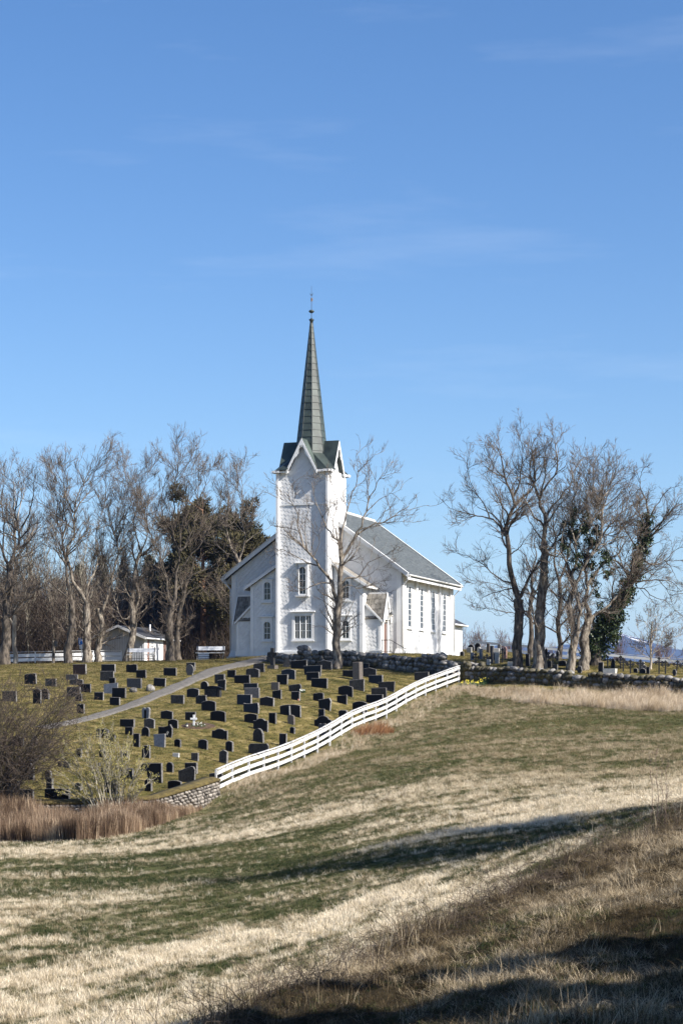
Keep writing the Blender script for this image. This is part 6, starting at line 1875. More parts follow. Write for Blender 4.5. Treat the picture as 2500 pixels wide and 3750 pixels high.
ivy_tree, ivyL = tree('ivy_tree', 'leaning tree clothed in dark green ivy at the right of the group', 121.2, tF, 116, lev(dens=1.05, droop=0.12), M['bark_dark'], group=G2)

tH = [
    (ZR([(775, 1650), (780, 1500), (770, 1350), (790, 1200), (780, 1060)]), 0.20, 0.11, 0.3),
    (ZR([(782, 1070), (750, 950), (760, 820), (740, 680), (760, 540), (790, 420)]), 0.10, 0.01), (ZR([(785, 1060), (830, 940), (850, 800), (840, 660), (870, 520), (900, 400)]), 0.10, 0.01),
    (ZR([(780, 1200), (720, 1120), (680, 1060), (630, 1020)]), 0.05, 0.008), (ZR([(790, 1190), (850, 1110), (910, 1060), (960, 1030)]), 0.06, 0.01), (ZR([(760, 830), (700, 760), (660, 700)]), 0.05, 0.008),
    (ZR([(850, 810), (920, 760), (980, 690), (1020, 600)]), 0.06, 0.008), (ZR([(775, 1330), (720, 1290), (690, 1240)]), 0.04, 0.008), (ZR([(770, 1360), (830, 1330), (890, 1290)]), 0.04, 0.008), (ZR([(840, 660), (800, 560), (810, 450)]), 0.05, 0.008)]
tree('bare_tree', 'bushy bare tree set back between the thick and the twisted trunk', 135.5, tH, 118, lev(dens=1.15), M['bark_dark'], group=G2)
# leaf sprays
def leaf_cloud(name, centres, radii, n, size, seed, m, parent, up=0.2, shell=0.35):
    """many small leaf faces round a set of points"""
    r = np.random.RandomState(seed)
    c = np.asarray(centres, float); rd = np.asarray(radii, float)
    w = rd ** 2; w /= w.sum()
    i = r.choice(len(c), n, p=w)
    d = nrmz(r.randn(n, 3)); rr = rd[i] * (1 - shell * r.rand(n) ** 1.5)
    p = c[i] + d * rr[:, None]
    nrm = nrmz(d + r.randn(n, 3) * 0.7 + np.array([0, 0, up]))
    a = nrmz(np.cross(nrm, r.randn(n, 3))); b = np.cross(nrm, a)
    s = size * r.uniform(0.6, 1.3, n)[:, None]
    v = np.stack([p - a * s * 0.5, p - b * s * 0.42 + nrm * s * 0.1, p + a * s * 0.62, p + b * s * 0.42 + nrm * s * 0.1], 1).reshape(-1, 3)
    f = np.arange(4 * n).reshape(n, 4)
    TRI[0] += 2 * n
    return link(name, mesh_np(name, v, f), m, parent)
r_iv = np.random.RandomState(3)
tp = resample(ivyL[0][0], 46, r_iv)
o0 = np.array(ivy_tree.location)
cs, rd = [], []
for j, p in enumerate(tp):
    t = j / 45
    R0 = 0.70 if 0.08 < t < 0.30 else (0.48 if t < 0.62 else 0.34)
    if t < 0.07: R0 = 0.30
    for q in range(5):
        cs.append(p - o0 + r_iv.randn(3) * np.array([0.26, 0.26, 0.2]) * (1.0 if 0.07 < t < 0.35 else 0.75 if t > 0.3 else 0.3)); rd.append(R0 * r_iv.uniform(0.45, 1.0))
for q in range(26):                              # hanging mass on the lower part
    a = r_iv.uniform(0, 1); k = int(5 + a * 12)
    cs.append(tp[k] - o0 + np.array([r_iv.uniform(-0.35, 0.8), r_iv.uniform(-0.6, 0.5), r_iv.uniform(-0.7, 0.5)])); rd.append(r_iv.uniform(0.35, 0.75))
iv = leaf_cloud('ivy', cs, rd, 17000, 0.13, 4, M['ivy'], ivy_tree, shell=0.9)
# ivy in the middle of the group, on the fourth and third trees
def find_tree(s): return next(o for o in COL.objects if o.get('label', '').startswith(s))
tE_o = find_tree('stout grey'); tD_o = find_tree('twisted twin')
for ob, pxs, n_, sd in ((tE_o, ZR([(935, 760), (960, 820), (1010, 760), (1010, 880), (950, 930), (1060, 960), (1080, 1060), (990, 1020), (900, 760), (1000, 1180)]), 7000, 5), (tD_o, ZR([(830, 830), (850, 760), (880, 700), (820, 900), (900, 960)]), 3000, 6)):
    cs = []; rr_ = np.random.RandomState(sd)
    for a, b in pxs:
        q = np.array(pt(a, b, ob.location.y + rr_.uniform(-0.8, 0.8))) - np.array(ob.location)
        for _ in range(5): cs.append(q + rr_.randn(3) * np.array([0.22, 0.3, 0.4]))
    leaf_cloud('ivy', cs, rr_.uniform(0.12, 0.36, len(cs)), n_ // 2, 0.12, sd, M['ivy'], ob, shell=0.95)
# slender young tree
tG = [
    (ZR([(1365, 1735), (1364, 1600), (1362, 1500), (1366, 1420), (1370, 1340)]), 0.085, 0.035, 0.1),
    (ZR([(1364, 1590), (1400, 1500), (1430, 1430), (1450, 1370)]), 0.03, 0.008), (ZR([(1364, 1600), (1330, 1520), (1310, 1450), (1300, 1400)]), 0.03, 0.008),
    (ZR([(1364, 1560), (1420, 1520), (1480, 1460), (1510, 1440)]), 0.028, 0.006), (ZR([(1364, 1530), (1345, 1450), (1340, 1370), (1345, 1310)]), 0.03, 0.006),
    (ZR([(1364, 1500), (1395, 1410), (1405, 1340), (1400, 1300)]), 0.03, 0.006), (ZR([(1364, 1610), (1440, 1590), (1500, 1570)]), 0.022, 0.006), (ZR([(1364, 1600), (1320, 1560), (1290, 1530)]), 0.02, 0.006),
]
tree('young_tree', 'slender young tree with a pale trunk standing alone near the right edge', 118.6, tG, 117, lev(dens=1.3, len=0.8), M['bark_pale'], M['twig'])

HS[0] = 0.925
# ---- left hand group
ZL = lambda pts: [(x * 0.574, 1550 + y * 0.574) for x, y in pts]
G1 = 'big bare trees left of the church'
LT = [
 ('thick leaning bare tree at the left picture edge', 133.0, 121, M['bark_dark'], [
    (ZL([(28, 1500), (35, 1350), (45, 1200), (40, 1080), (62, 960), (58, 850)]), 0.36, 0.20, 0.3),
    (ZL([(58, 860), (20, 760), (0, 700), (-40, 600), (-30, 450)]), 0.12, 0.01), (ZL([(60, 860), (110, 740), (120, 620), (100, 480), (120, 330), (80, 220)]), 0.13, 0.01),
    (ZL([(110, 740), (180, 690), (230, 610), (300, 520)]), 0.07, 0.008), (ZL([(118, 620), (170, 500), (200, 380), (215, 180)]), 0.08, 0.008), (ZL([(20, 760), (30, 600), (10, 400), (60, 240)]), 0.07, 0.008),
    (ZL([(40, 1100), (0, 1000), (-50, 900)]), 0.08, 0.01), (ZL([(60, 960), (140, 900), (200, 830), (260, 790)]), 0.05, 0.008)]),
 ('pale straight trunked tree next to the left edge', 137.0, 122, M['bark_pale'], [
    (ZL([(98, 1500), (100, 1300), (97, 1100), (92, 900), (98, 700), (105, 560)]), 0.17, 0.07, 0.2),
    (ZL([(105, 570), (130, 450), (160, 330), (150, 230)]), 0.05, 0.008), (ZL([(98, 700), (60, 600), (40, 480), (20, 380)]), 0.05, 0.008), (ZL([(95, 820), (150, 740), (200, 680), (220, 560)]), 0.05, 0.008),
    (ZL([(100, 600), (90, 480), (100, 360), (80, 230)]), 0.05, 0.008)]),
 ('dark trunked bare tree on the crest above the red brown headstone', 132.2, 123, M['bark_dark'], [
    (ZL([(438, 1545), (440, 1420), (462, 1250), (458, 1100)]), 0.30, 0.19, 0.35),
    (ZL([(458, 1110), (430, 950), (420, 820), (395, 660), (365, 560), (370, 420), (330, 300)]), 0.14, 0.01), (ZL([(460, 1100), (400, 1050), (340, 990), (290, 930), (270, 840)]), 0.08, 0.01),
    (ZL([(395, 660), (420, 560), (400, 420), (430, 300), (400, 180)]), 0.08, 0.008), (ZL([(425, 850), (360, 760), (300, 720), (250, 690)]), 0.06, 0.008), (ZL([(365, 560), (320, 500), (290, 420)]), 0.04, 0.008),
    (ZL([(430, 950), (470, 860), (500, 760)]), 0.06, 0.01)]),
 ('tall forked bare tree beside the parking sign', 132.6, 124, M['bark'], [
    (ZL([(553, 1520), (556, 1360), (552, 1230), (558, 1110)]), 0.32, 0.22, 0.35),
    (ZL([(556, 1120), (500, 1020), (460, 930), (435, 840), (430, 740), (480, 620), (470, 500), (490, 380), (540, 260), (600, 100)]), 0.16, 0.01),
    (ZL([(558, 1110), (555, 1000), (600, 900), (620, 800), (600, 680), (640, 560), (660, 420)]), 0.10, 0.01), (ZL([(470, 520), (520, 420), (590, 330), (650, 270)]), 0.07, 0.008),
    (ZL([(435, 780), (500, 720), (520, 620), (560, 540)]), 0.06, 0.008), (ZL([(470, 500), (430, 400), (410, 280), (400, 150)]), 0.06, 0.008), (ZL([(552, 1150), (490, 1090), (440, 1070), (400, 1000)]), 0.06, 0.01),
    (ZL([(540, 270), (500, 190), (510, 130)]), 0.04, 0.006), (ZL([(552, 1230), (510, 1150), (480, 1100)]), 0.06, 0.01)]),
 ('crooked bare tree in front of the shed gable', 133.4, 125, M['bark'], [
    (ZL([(632, 1520), (625, 1420), (655, 1300), (640, 1210), (625, 1150)]), 0.24, 0.15, 0.35),
    (ZL([(640, 1210), (680, 1110), (715, 960), (740, 850), (760, 740), (735, 640), (780, 520), (800, 400), (830, 260)]), 0.12, 0.01), (ZL([(640, 1200), (600, 1150), (570, 1080), (610, 980), (640, 870)]), 0.08, 0.01),
    (ZL([(715, 960), (700, 860), (660, 780), (640, 660)]), 0.07, 0.008), (ZL([(760, 740), (820, 700), (860, 640), (870, 560)]), 0.06, 0.008), (ZL([(735, 650), (700, 560), (690, 450)]), 0.06, 0.008), (ZL([(625, 1160), (560, 1130), (520, 1090)]), 0.05, 0.008)]),
 ('leaning twin stemmed bare tree standing over the first bench', 133.6, 126, M['bark'], [
    (ZL([(808, 1520), (830, 1400), (850, 1300), (838, 1190), (850, 1020), (858, 900), (900, 760)]), 0.27, 0.10, 0.35),
    (ZL([(850, 1310), (862, 1180), (885, 1080), (890, 960), (930, 870)]), 0.14, 0.03), (ZL([(900, 765), (870, 650), (850, 560), (880, 430), (860, 350)]), 0.07, 0.008), (ZL([(900, 770), (940, 660), (930, 520), (900, 420)]), 0.07, 0.008),
    (ZL([(838, 1200), (790, 1230), (740, 1120), (720, 960), (740, 850)]), 0.09, 0.01), (ZL([(930, 870), (990, 800), (1030, 700)]), 0.06, 0.008), (ZL([(855, 940), (800, 870), (780, 780), (740, 690)]), 0.06, 0.008),
    (ZL([(885, 1080), (940, 1000), (1000, 950)]), 0.05, 0.008)]),
 ('wide crowned bare tree on the small grassy mound', 133.0, 127, M['bark_dark'], [
    (ZL([(1088, 1495), (1080, 1350), (1082, 1220), (1098, 1140)]), 0.32, 0.22, 0.35),
    (ZL([(1096, 1145), (1120, 1020), (1135, 900), (1150, 760), (1105, 640), (1100, 500), (1110, 360), (1110, 140)]), 0.15, 0.01), (ZL([(1096, 1145), (1060, 1060), (1070, 940), (1040, 860), (1010, 760), (960, 660), (940, 500), (960, 320)]), 0.11, 0.01),
    (ZL([(1120, 1030), (1180, 960), (1240, 910), (1330, 880), (1400, 900)]), 0.09, 0.01), (ZL([(1150, 770), (1200, 680), (1230, 560), (1260, 420), (1270, 240)]), 0.09, 0.01), (ZL([(1135, 900), (1220, 780), (1300, 680), (1340, 560), (1380, 420)]), 0.08, 0.01),
    (ZL([(1105, 640), (1050, 540), (1030, 400), (1060, 240)]), 0.07, 0.008), (ZL([(1150, 760), (1160, 600), (1190, 440), (1180, 260)]), 0.07, 0.008), (ZL([(1060, 1060), (990, 1020), (940, 1050)]), 0.05, 0.008), (ZL([(1260, 420), (1310, 320), (1340, 200)]), 0.05, 0.008), (ZL([(1200, 950), (1280, 1000), (1340, 1080)]), 0.05, 0.008)]),
 ('second dark trunk close behind the wide crowned tree', 136.0, 128, M['bark_dark'], [
    (ZL([(1135, 1500), (1132, 1350), (1140, 1200), (1165, 1080), (1190, 960)]), 0.24, 0.10, 0.3),
    (ZL([(1190, 970), (1230, 850), (1210, 720), (1250, 600)]), 0.07, 0.01), (ZL([(1165, 1080), (1230, 1020), (1300, 980), (1360, 960)]), 0.06, 0.01), (ZL([(1150, 1150), (1090, 1060), (1060, 980)]), 0.05, 0.01)]),
 ('tall bare tree rising behind the left church roof', 150.0, 129, M['bark'], [
    (ZL([(1560, 1480), (1555, 1250), (1545, 1000), (1530, 850), (1500, 780)]), 0.28, 0.16, 0.2),
    (ZL([(1502, 790), (1470, 700), (1440, 560), (1460, 420), (1450, 300)]), 0.09, 0.01), (ZL([(1530, 850), (1560, 700), (1540, 520), (1550, 360), (1530, 200)]), 0.10, 0.01), (ZL([(1510, 800), (1430, 760), (1380, 700), (1350, 620)]), 0.06, 0.008),
    (ZL([(1540, 560), (1600, 460), (1640, 360)]), 0.06, 0.008), (ZL([(1470, 700), (1420, 600), (1410, 480)]), 0.05, 0.008), (ZL([(1560, 700), (1640, 640), (1720, 600)]), 0.05, 0.008)]),
]
for lb, D, sd, bk, lim in LT:
    tree('bare_tree', lb, D, lim, sd, lev(dens=1.05, trop=0.13), bk, group=G1)

HS[0] = 1.0
# ------------------------------------------------------------------ conifers
def conifer(seed, H, R0, n, kind='spruce'):
    """trunk and needle sprays; returns two meshes, unit placed at the origin"""
    r = np.random.RandomState(seed)
    tr = MB().tube([(0, 0, -0.3), (0.05, 0, H * 0.4), (0.0, 0.05, H * 0.75), (0, 0, H)], [0.022 * H, 0.016 * H, 0.008 * H, 0.01], 8)
    cs, rd = [], []
    sp, sn = [], []
    if kind == 'spruce':
        z = H * 0.08
        while z < H * 0.98:
            f = 1 - z / H
            for k in range(r.randint(6, 9)):
                a = r.uniform(0, 6.28); L = R0 * (f ** 0.85) * r.uniform(0.65, 1.1) + 0.12
                d = np.array([math.cos(a), math.sin(a), -0.18])
                tr.tube([(0, 0, z), tuple(np.array([0, 0, z]) + d * L)], [0.03 * f + 0.01, 0.006], 3)
                for q in np.linspace(0.15, 1, max(3, int(L / 0.24))):
                    c = np.array([0, 0, z]) + d * L * q + np.array([0, 0, 0.10 * q * q])
                    sp.append(c); sn.append(0.16 + 0.30 * math.sin(q * 2.6) * f + 0.08)
            z += H * 0.030
    else:
        for k in range(34):
            a = r.uniform(0, 6.28); z = H * r.uniform(0.28, 0.97); L = R0 * r.uniform(0.35, 1.0) * (1.0 if z < H * 0.72 else 0.75)
            d = np.array([math.cos(a), math.sin(a), r.uniform(0.05, 0.5)])
            e = np.array([0, 0, z]) + d * L
            tr.tube([(0, 0, z - 0.3), tuple(np.array([0, 0, z]) + d * L * 0.5 + np.array([0, 0, -0.1])), tuple(e)], [0.06, 0.035, 0.012], 4)
            for q in range(6):
                c = np.array([0, 0, z]) + d * L * r.uniform(0.5, 1.05) + r.randn(3) * 0.32
                sp.append(c); sn.append(r.uniform(0.25, 0.55))
    sp, sn = np.array(sp), np.array(sn)
    i = r.choice(len(sp), n, p=sn ** 1.5 / (sn ** 1.5).sum())
    d = nrmz(r.randn(n, 3)); p = sp[i] + d * (sn[i] * r.rand(n) ** 0.5)[:, None]
    axis_ = nrmz(d + np.array([0, 0, -0.25 if kind == 'spruce' else 0.5]))
    sd_ = nrmz(np.cross(axis_, r.randn(n, 3)))
    ln = r.uniform(0.12, 0.30, n)[:, None]; wd = r.uniform(0.025, 0.06, n)[:, None]
    v = np.stack([p - sd_ * wd, p + sd_ * wd, p + axis_ * ln + sd_ * wd * 0.3, p + axis_ * ln - sd_ * wd * 0.3], 1).reshape(-1, 3)
    TRI[0] += 2 * n
    return tr.mesh('trunk', True), mesh_np('needles', v, np.arange(4 * n).reshape(n, 4))
def place_conifer(meshes, px, D, s, label, mt, mn, name='spruce_tree', group='conifers in the wood', rz=0.0, pos=None):
    p = on(px, D) if pos is None else Vector((pos[0], pos[1], gz(*pos)))
    root = empty(name, p, rz, label, 'tree', group)
    root.scale = (s, s, s * random.Random(int(px * 7 + D)).uniform(0.92, 1.12))
    for me, m, nm in ((meshes[0], mt, 'trunk'), (meshes[1], mn, 'needles')):
        if not me.materials: me.materials.append(m)
        link(nm, me, None, root)
    return root
pineA = conifer(1, 10.5, 2.6, 26000, 'pine'); pineB = conifer(2, 10.0, 2.3, 22000, 'pine')
spA = conifer(3, 11.0, 2.1, 30000); spB = conifer(4, 9.5, 1.9, 26000)
pineC = conifer(6, 10.0, 3.0, 5500, 'pine')
place_conifer(pineA, 742, 158, 1.13, 'broad dark pine with reddish trunk left of the church', M['bark_pine'], M['needle_brown'], 'pine_tree')
place_conifer(pineB, 665, 163, 1.2, 'dark pine behind the wide crowned bare tree', M['bark_pine'], M['needle_brown'], 'pine_tree', rz=2)
place_conifer(pineA, 905, 161, 1.08, 'dark pine directly behind the left church gable', M['bark_pine'], M['needle'], 'pine_tree', rz=1.3)
place_conifer(pineB, 835, 160, 1.08, 'brownish pine just left of the church', M['bark_pine'], M['needle_brown'], 'pine_tree', rz=4)
for k, (px, D, s, me, lb) in enumerate([(30, 172, .80, spA, 'spruce in the wood behind the left edge trunk'), (120, 178, .86, spB, 'spruce in the wood right of the pale straight trunk'), (205, 170, .74, spA, 'spruce in the wood above the utility post'), (290, 180, .92, spB, 'spruce in the wood above the parking sign'),
     (375, 172, .84, spA, 'spruce in the wood above the shed left eave'), (455, 182, .95, spB, 'spruce in the wood above the shed ridge'), (545, 174, .9, spA, 'spruce in the wood right above the shed roof'), (615, 168, .95, spB, 'spruce behind the grassy mound'), (700, 165, .84, spA, 'spruce behind the broad pine'), (790, 168, .82, spB, 'spruce behind the second bench'), (870, 172, .8, spA, 'spruce hidden behind the church left corner')]):
    place_conifer(me, px, D, s, lb, M['bark_dark'], M['needle'], rz=k * 1.1)

# ------------------------------------------------------------------ young wood behind: slim stems
def sapling(seed, H, dens=1.0):
    r = np.random.RandomState(seed)
    trunk = [(0, 0, -0.2), (r.uniform(-.15, .15), r.uniform(-.15, .15), H * 0.35), (r.uniform(-.3, .3), r.uniform(-.3, .3), H * 0.7), (r.uniform(-.4, .4), r.uniform(-.4, .4), H)]
    L = [(trunk, 0.055, 0.012)]
    if r.rand() < 0.6: L.append(([trunk[1], (trunk[1][0] + r.uniform(-.5, .5), r.uniform(-.5, .5), H * 0.6), (trunk[2][0] + r.uniform(-.9, .9), r.uniform(-.9, .9), H * 0.9)], 0.03, 0.008))
    lv = [dict(dens=2.6 * dens, t0=0.15, t1=0.97, ang=(0.4, 0.9), lr=(0.10, 0.22), k=5, trop=0.14, wig=0.18, rfac=0.6, rtip=0.008, lmin=0.5, lmax=1.8),
          dict(dens=3.0 * dens, t0=0.1, t1=0.97, ang=(0.35, 0.9), lr=(0.3, 0.55), k=5, trop=0.06, wig=0.2, rfac=0.7, rtip=0.006, lmin=0.25, lmax=0.8),
          dict(dens=2.4 * dens, t0=0.1, t1=0.95, ang=(0.4, 0.9), lr=(0.4, 0.7), k=3, trop=0.05, wig=0.2, rfac=0.8, rtip=0.006, lmin=0.15, lmax=0.5)]
    (wv, wf), (tv, tf) = grow(L, seed, lv)
    TRI[0] += 2 * (len(wf) + len(tf))
    return mesh_np('trunk', wv, wf, True), mesh_np('crown', tv, tf)
SAP = [sapling(200 + k, h) for k, h in enumerate((6.5, 7.6, 5.4, 8.4, 7.0))]
for a, b in SAP:
    a.materials.append(M['stem_pale']); b.materials.append(M['twig_dark'])
rw = np.random.RandomState(15)
for k in range(235):
    px, D = rw.uniform(-60, 900), rw.uniform(142, 166)
    if px > 600 and D < 158: D = rw.uniform(158, 170)
    if 320 < px < 640 and D < 162: D = rw.uniform(160, 170)
    p = on(px, D)
    root = empty('sapling', p, rw.uniform(0, 6.28), 'slim pale stem in the young wood left of the church', 'tree', 'slim stems of the young wood')
    s = rw.uniform(0.75, 1.25); root.scale = (s, s, s)
    a, b = SAP[rw.randint(5)]
    link('trunk', a, None, root); link('crown', b, None, root)
# bushes on the crest right of the church and at the far fence
BUSH = []
for sd in (300, 301, 302):
    r = np.random.RandomState(sd); L = []
    for k in range(16):
        a, t = r.uniform(0, 6.28), r.uniform(0.05, 0.45); H = r.uniform(1.3, 2.2)
        L.append(([(0.2 * math.cos(a), 0.2 * math.sin(a), -0.1), (0.2 * math.cos(a) + t * H * 0.5 * math.cos(a), 0.3 * t * math.sin(a), H * 0.5), (t * H * math.cos(a) * 0.8, t * H * math.sin(a) * 0.8, H)], 0.018, 0.006))
    lv = [dict(dens=5.0, t0=0.15, t1=0.97, ang=(0.3, 0.8), lr=(0.15, 0.4), k=4, trop=0.15, wig=0.2, rfac=0.7, rtip=0.006, lmin=0.2, lmax=0.8),
          dict(dens=5.0, t0=0.1, t1=0.95, ang=(0.3, 0.8), lr=(0.3, 0.6), k=3, trop=0.1, wig=0.2, rfac=0.8, rtip=0.005, lmin=0.1, lmax=0.4)]
    (wv, wf), (tv, tf) = grow(L, sd, lv, sides=(5, 3, 3, 3))
    a, b = mesh_np('stems', wv, wf), mesh_np('twigs', tv, tf); TRI[0] += 2 * (len(wf) + len(tf))
    a.materials.append(M['twig_red']); b.materials.append(M['twig_red'])
    BUSH.append((a, b))
for k, (px, D, s, lb) in enumerate([(1690, 172, 1.25, 'reddish bare bush at the sacristy corner'), (1725, 175, 1.2, 'reddish bare bush above the pale square headstone'), (1752, 176, 1.5, 'tall reddish bare bush above the back row of stones'), (1790, 178, 0.85, 'low bare bush at the far end of the back row'), (1842, 176, 1.35, 'bare bush behind the slim obelisk'), (1868, 177, 1.2, 'bare bush left of the first big trunk'),
      (1905, 175, 0.9, 'low bare bush seen between the first two trunks'), (2015, 172, 0.9, 'bare bush behind the far fence right of the thick trunk'), (2255, 168, 1.0, 'small bare bush beyond the far fence near the ivy'), (2270, 165, 1.3, 'upright bare bush beyond the fence right of the ivy'), (2440, 166, 1.25, 'bare bush behind the large iron crosses'), (2410, 163, 1.15, 'bare bush behind the slender young tree')]):
    p = on(px, D); root = empty('bare_bush', p, k * 1.3, lb, 'bush', 'bare bushes behind the old graves'); root.scale = (s * 0.8, s * 0.8, s)
    link('stems', BUSH[k % 3][0], None, root); link('twigs', BUSH[k % 3][1], None, root)

# undergrowth of the wood: brushwood nobody could count
def brush():
    r = np.random.RandomState(55)
    n = 9000
    px = r.uniform(-150, 905, n); D = r.uniform(141, 176, n)
    shed = (px > 320) & (px < 645) & (D < 161)
    D[shed] = r.uniform(161, 176, shed.sum())
    sh2 = (px > 600) & (D < 157)
    D[sh2] = r.uniform(157, 176, sh2.sum())
    x = (px - CX) / F * D; z = tz(x, D)
    k = 4
    H = r.uniform(1.2, 6.4, n)
    d = nrmz(np.stack([r.randn(n) * 0.25, r.randn(n) * 0.25, np.ones(n)], 1))
    P = np.empty((n, k, 3)); P[:, 0] = np.stack([x, D, z - 0.05], 1)
    for j in range(1, k):
        d = nrmz(d + r.randn(n, 3) * 0.16); P[:, j] = P[:, j - 1] + d * (H / (k - 1))[:, None]
    Rr = np.linspace(1, 0.35, k)[None] * r.uniform(0.008, 0.022, n)[:, None]
    parts = [tubes(P, Rr, 3)]
    c = spawn(P, Rr, r, 3.3, 0.2, 0.97, (0.4, 1.0), (0.25, 0.6), 4, 0.05, 0.22, 0.7, 0.006, 0.3, 1.3)
    parts.append(tubes(c[0], np.maximum(c[1], 0.009), 2))
    vs, fs, m_ = [], [], 0
    for v, f in parts: vs.append(v); fs.append(f + m_); m_ += len(v)
    TRI[0] += 2 * sum(len(f) for f in fs)
    tag(link('undergrowth', mesh_np('undergrowth', np.concatenate(vs), np.concatenate(fs)), M['twig_dark']), 'tangled brown brushwood of the young wood', 'undergrowth', kind='stuff')
brush()

# ------------------------------------------------------------------ shrubs before the cemetery
def shrub(name, label, px, D, stems, seed, wood, twig, levels, leaf=None, leaf_n=0, leaf_s=0.05, spread=0.5):
    r = np.random.RandomState(seed)
    b = on(px, D); o0 = np.array(b)
    L = []
    for pl, r0, r1 in stems:
        pts = P3(pl, D, r, spread)
        q = pts[0]; pts[0] = (q[0], q[1] + r.uniform(-0.3, 0.3), gz(q[0], q[1]) - 0.1) if abs(q[2] - gz(q[0], q[1])) < 0.5 else q
        L.append((pts, r0, r1))
    (wv, wf), (tv, tf) = grow(L, seed, levels)
    TRI[0] += 2 * (len(wf) + len(tf))
    root = empty(name, b, 0, label, 'shrub')
    link('stems', mesh_np('stems', wv - o0, wf, True), wood, root)
    link('twigs', mesh_np('twigs', tv - o0, tf), twig, root)
    if leaf:
        i = r.choice(len(tv), leaf_n)
        leaf_cloud('catkins', tv[i] - o0, np.full(leaf_n, 0.05), leaf_n, leaf_s, seed + 1, leaf, root)
    return root
r = np.random.RandomState(8)
ys = []
for k in range(34):
    a = -1 + 2 * k / 33 + r.uniform(-0.06, 0.06)
    bx0 = 410 + a * 55
    tx_ = 375 + a * 205 + r.uniform(-25, 25)
    ty_ = 2640 + 190 * abs(a) ** 1.6 + r.uniform(-10, 90)
    ys.append(([(bx0, 2965), (bx0 + (tx_ - bx0) * 0.35 + r.uniform(-8, 8), 2965 - (2965 - ty_) * 0.42), (bx0 + (tx_ - bx0) * 0.72 + r.uniform(-8, 8), 2965 - (2965 - ty_) * 0.75), (tx_, ty_)], 0.027, 0.007))
SL = [dict(dens=3.2, t0=0.25, t1=0.97, ang=(0.25, 0.7), lr=(0.14, 0.34), k=5, trop=0.12, wig=0.14, rfac=0.65, rtip=0.005, lmin=0.3, lmax=1.2),
      dict(dens=3.6, t0=0.1, t1=0.97, ang=(0.3, 0.8), lr=(0.25, 0.5), k=5, trop=0.08, wig=0.16, rfac=0.7, rtip=0.004, lmin=0.15, lmax=0.6)]
shrub('catkin_shrub', 'upright shrub with pale stems and yellow catkins in front of the graves', 410, 80.0, ys, 401, M['stem_pale'], M['stem_pale'], SL, M['catkin'], 7600, 0.042, 0.3)
ds = [([(10, 2945), (45, 2900), (85, 2850), (125, 2800), (170, 2740), (215, 2660)], 0.06, 0.012)]
for k in range(46):
    a = k / 45
    x0 = -70 + 110 * r.rand()
    tx_, ty_ = -60 + 370 * r.rand(), 2460 + 330 * r.rand() ** 0.9
    if tx_ > 200: ty_ = max(ty_, 2540)
    ds.append(([(x0, 2948), (x0 + (tx_ - x0) * 0.25 + r.uniform(-15, 15), 2948 - (2948 - ty_) * 0.4), (x0 + (tx_ - x0) * 0.65 + r.uniform(-15, 15), 2948 - (2948 - ty_) * 0.72), (tx_, ty_)], r.uniform(0.02, 0.035), 0.006))
SD = [dict(dens=3.0, t0=0.2, t1=0.97, ang=(0.5, 1.2), lr=(0.18, 0.42), k=5, trop=0.02, wig=0.24, rfac=0.65, rtip=0.006, lmin=0.3, lmax=1.6),
      dict(dens=3.6, t0=0.1, t1=0.97, ang=(0.4, 1.1), lr=(0.28, 0.55), k=5, trop=0.0, wig=0.25, rfac=0.7, rtip=0.005, lmin=0.2, lmax=0.8),
      dict(dens=3.0, t0=0.1, t1=0.95, ang=(0.4, 1.0), lr=(0.35, 0.65), k=3, trop=0.0, wig=0.25, rfac=0.8, rtip=0.0065, lmin=0.14, lmax=0.5)]
shrub('bare_thicket', 'dense dark leafless thicket at the left picture edge', 20, 80.2, ds, 402, M['bark_dark'], M['twig_dark'], SD, None, 0, 0, 0.5)
# weeds on the bank
for k, (px, D, top, lb) in enumerate([(2405, 41.0, 2740, 'tall dry reddish weed stalk on the bank at the right edge'), (1660, 36.5, 3290, 'thin dry weed stalk rising from the bank middle'), (2170, 41.0, 3010, 'pair of thin pale stalks on the bank')]):
    b = on(px, D); yb = HY - b.z / D * F
    st_ = [([(px + dx, yb), (px + dx * 1.4 + 3, (yb * 2 + top) / 3), (px + dx * 1.6 - 2, (yb + 2 * top) / 3), (px + dx * 2, top + abs(dx) * 2)], 0.007, 0.003) for dx in ((0, 12, -14, 22) if k == 0 else (0, 9))]
    shrub('dry_weed', lb, px, D, st_, 410 + k, M['twig_red'] if k == 0 else M['stem_pale'], M['twig_red'] if k == 0 else M['stem_pale'], [dict(dens=5.0, nmin=4, t0=0.25, t1=0.97, ang=(0.4, 0.8), lr=(0.08, 0.2), k=4, trop=0.1, wig=0.2, rfac=0.6, rtip=0.002, lmin=0.05, lmax=0.3), dict(dens=8, nmin=2, t0=0.2, t1=0.97, ang=(0.4, 0.8), lr=(0.3, 0.5), k=3, trop=0.1, wig=0.2, rfac=0.6, rtip=0.0016, lmin=0.03, lmax=0.1)], None, 0, 0, 0.1)

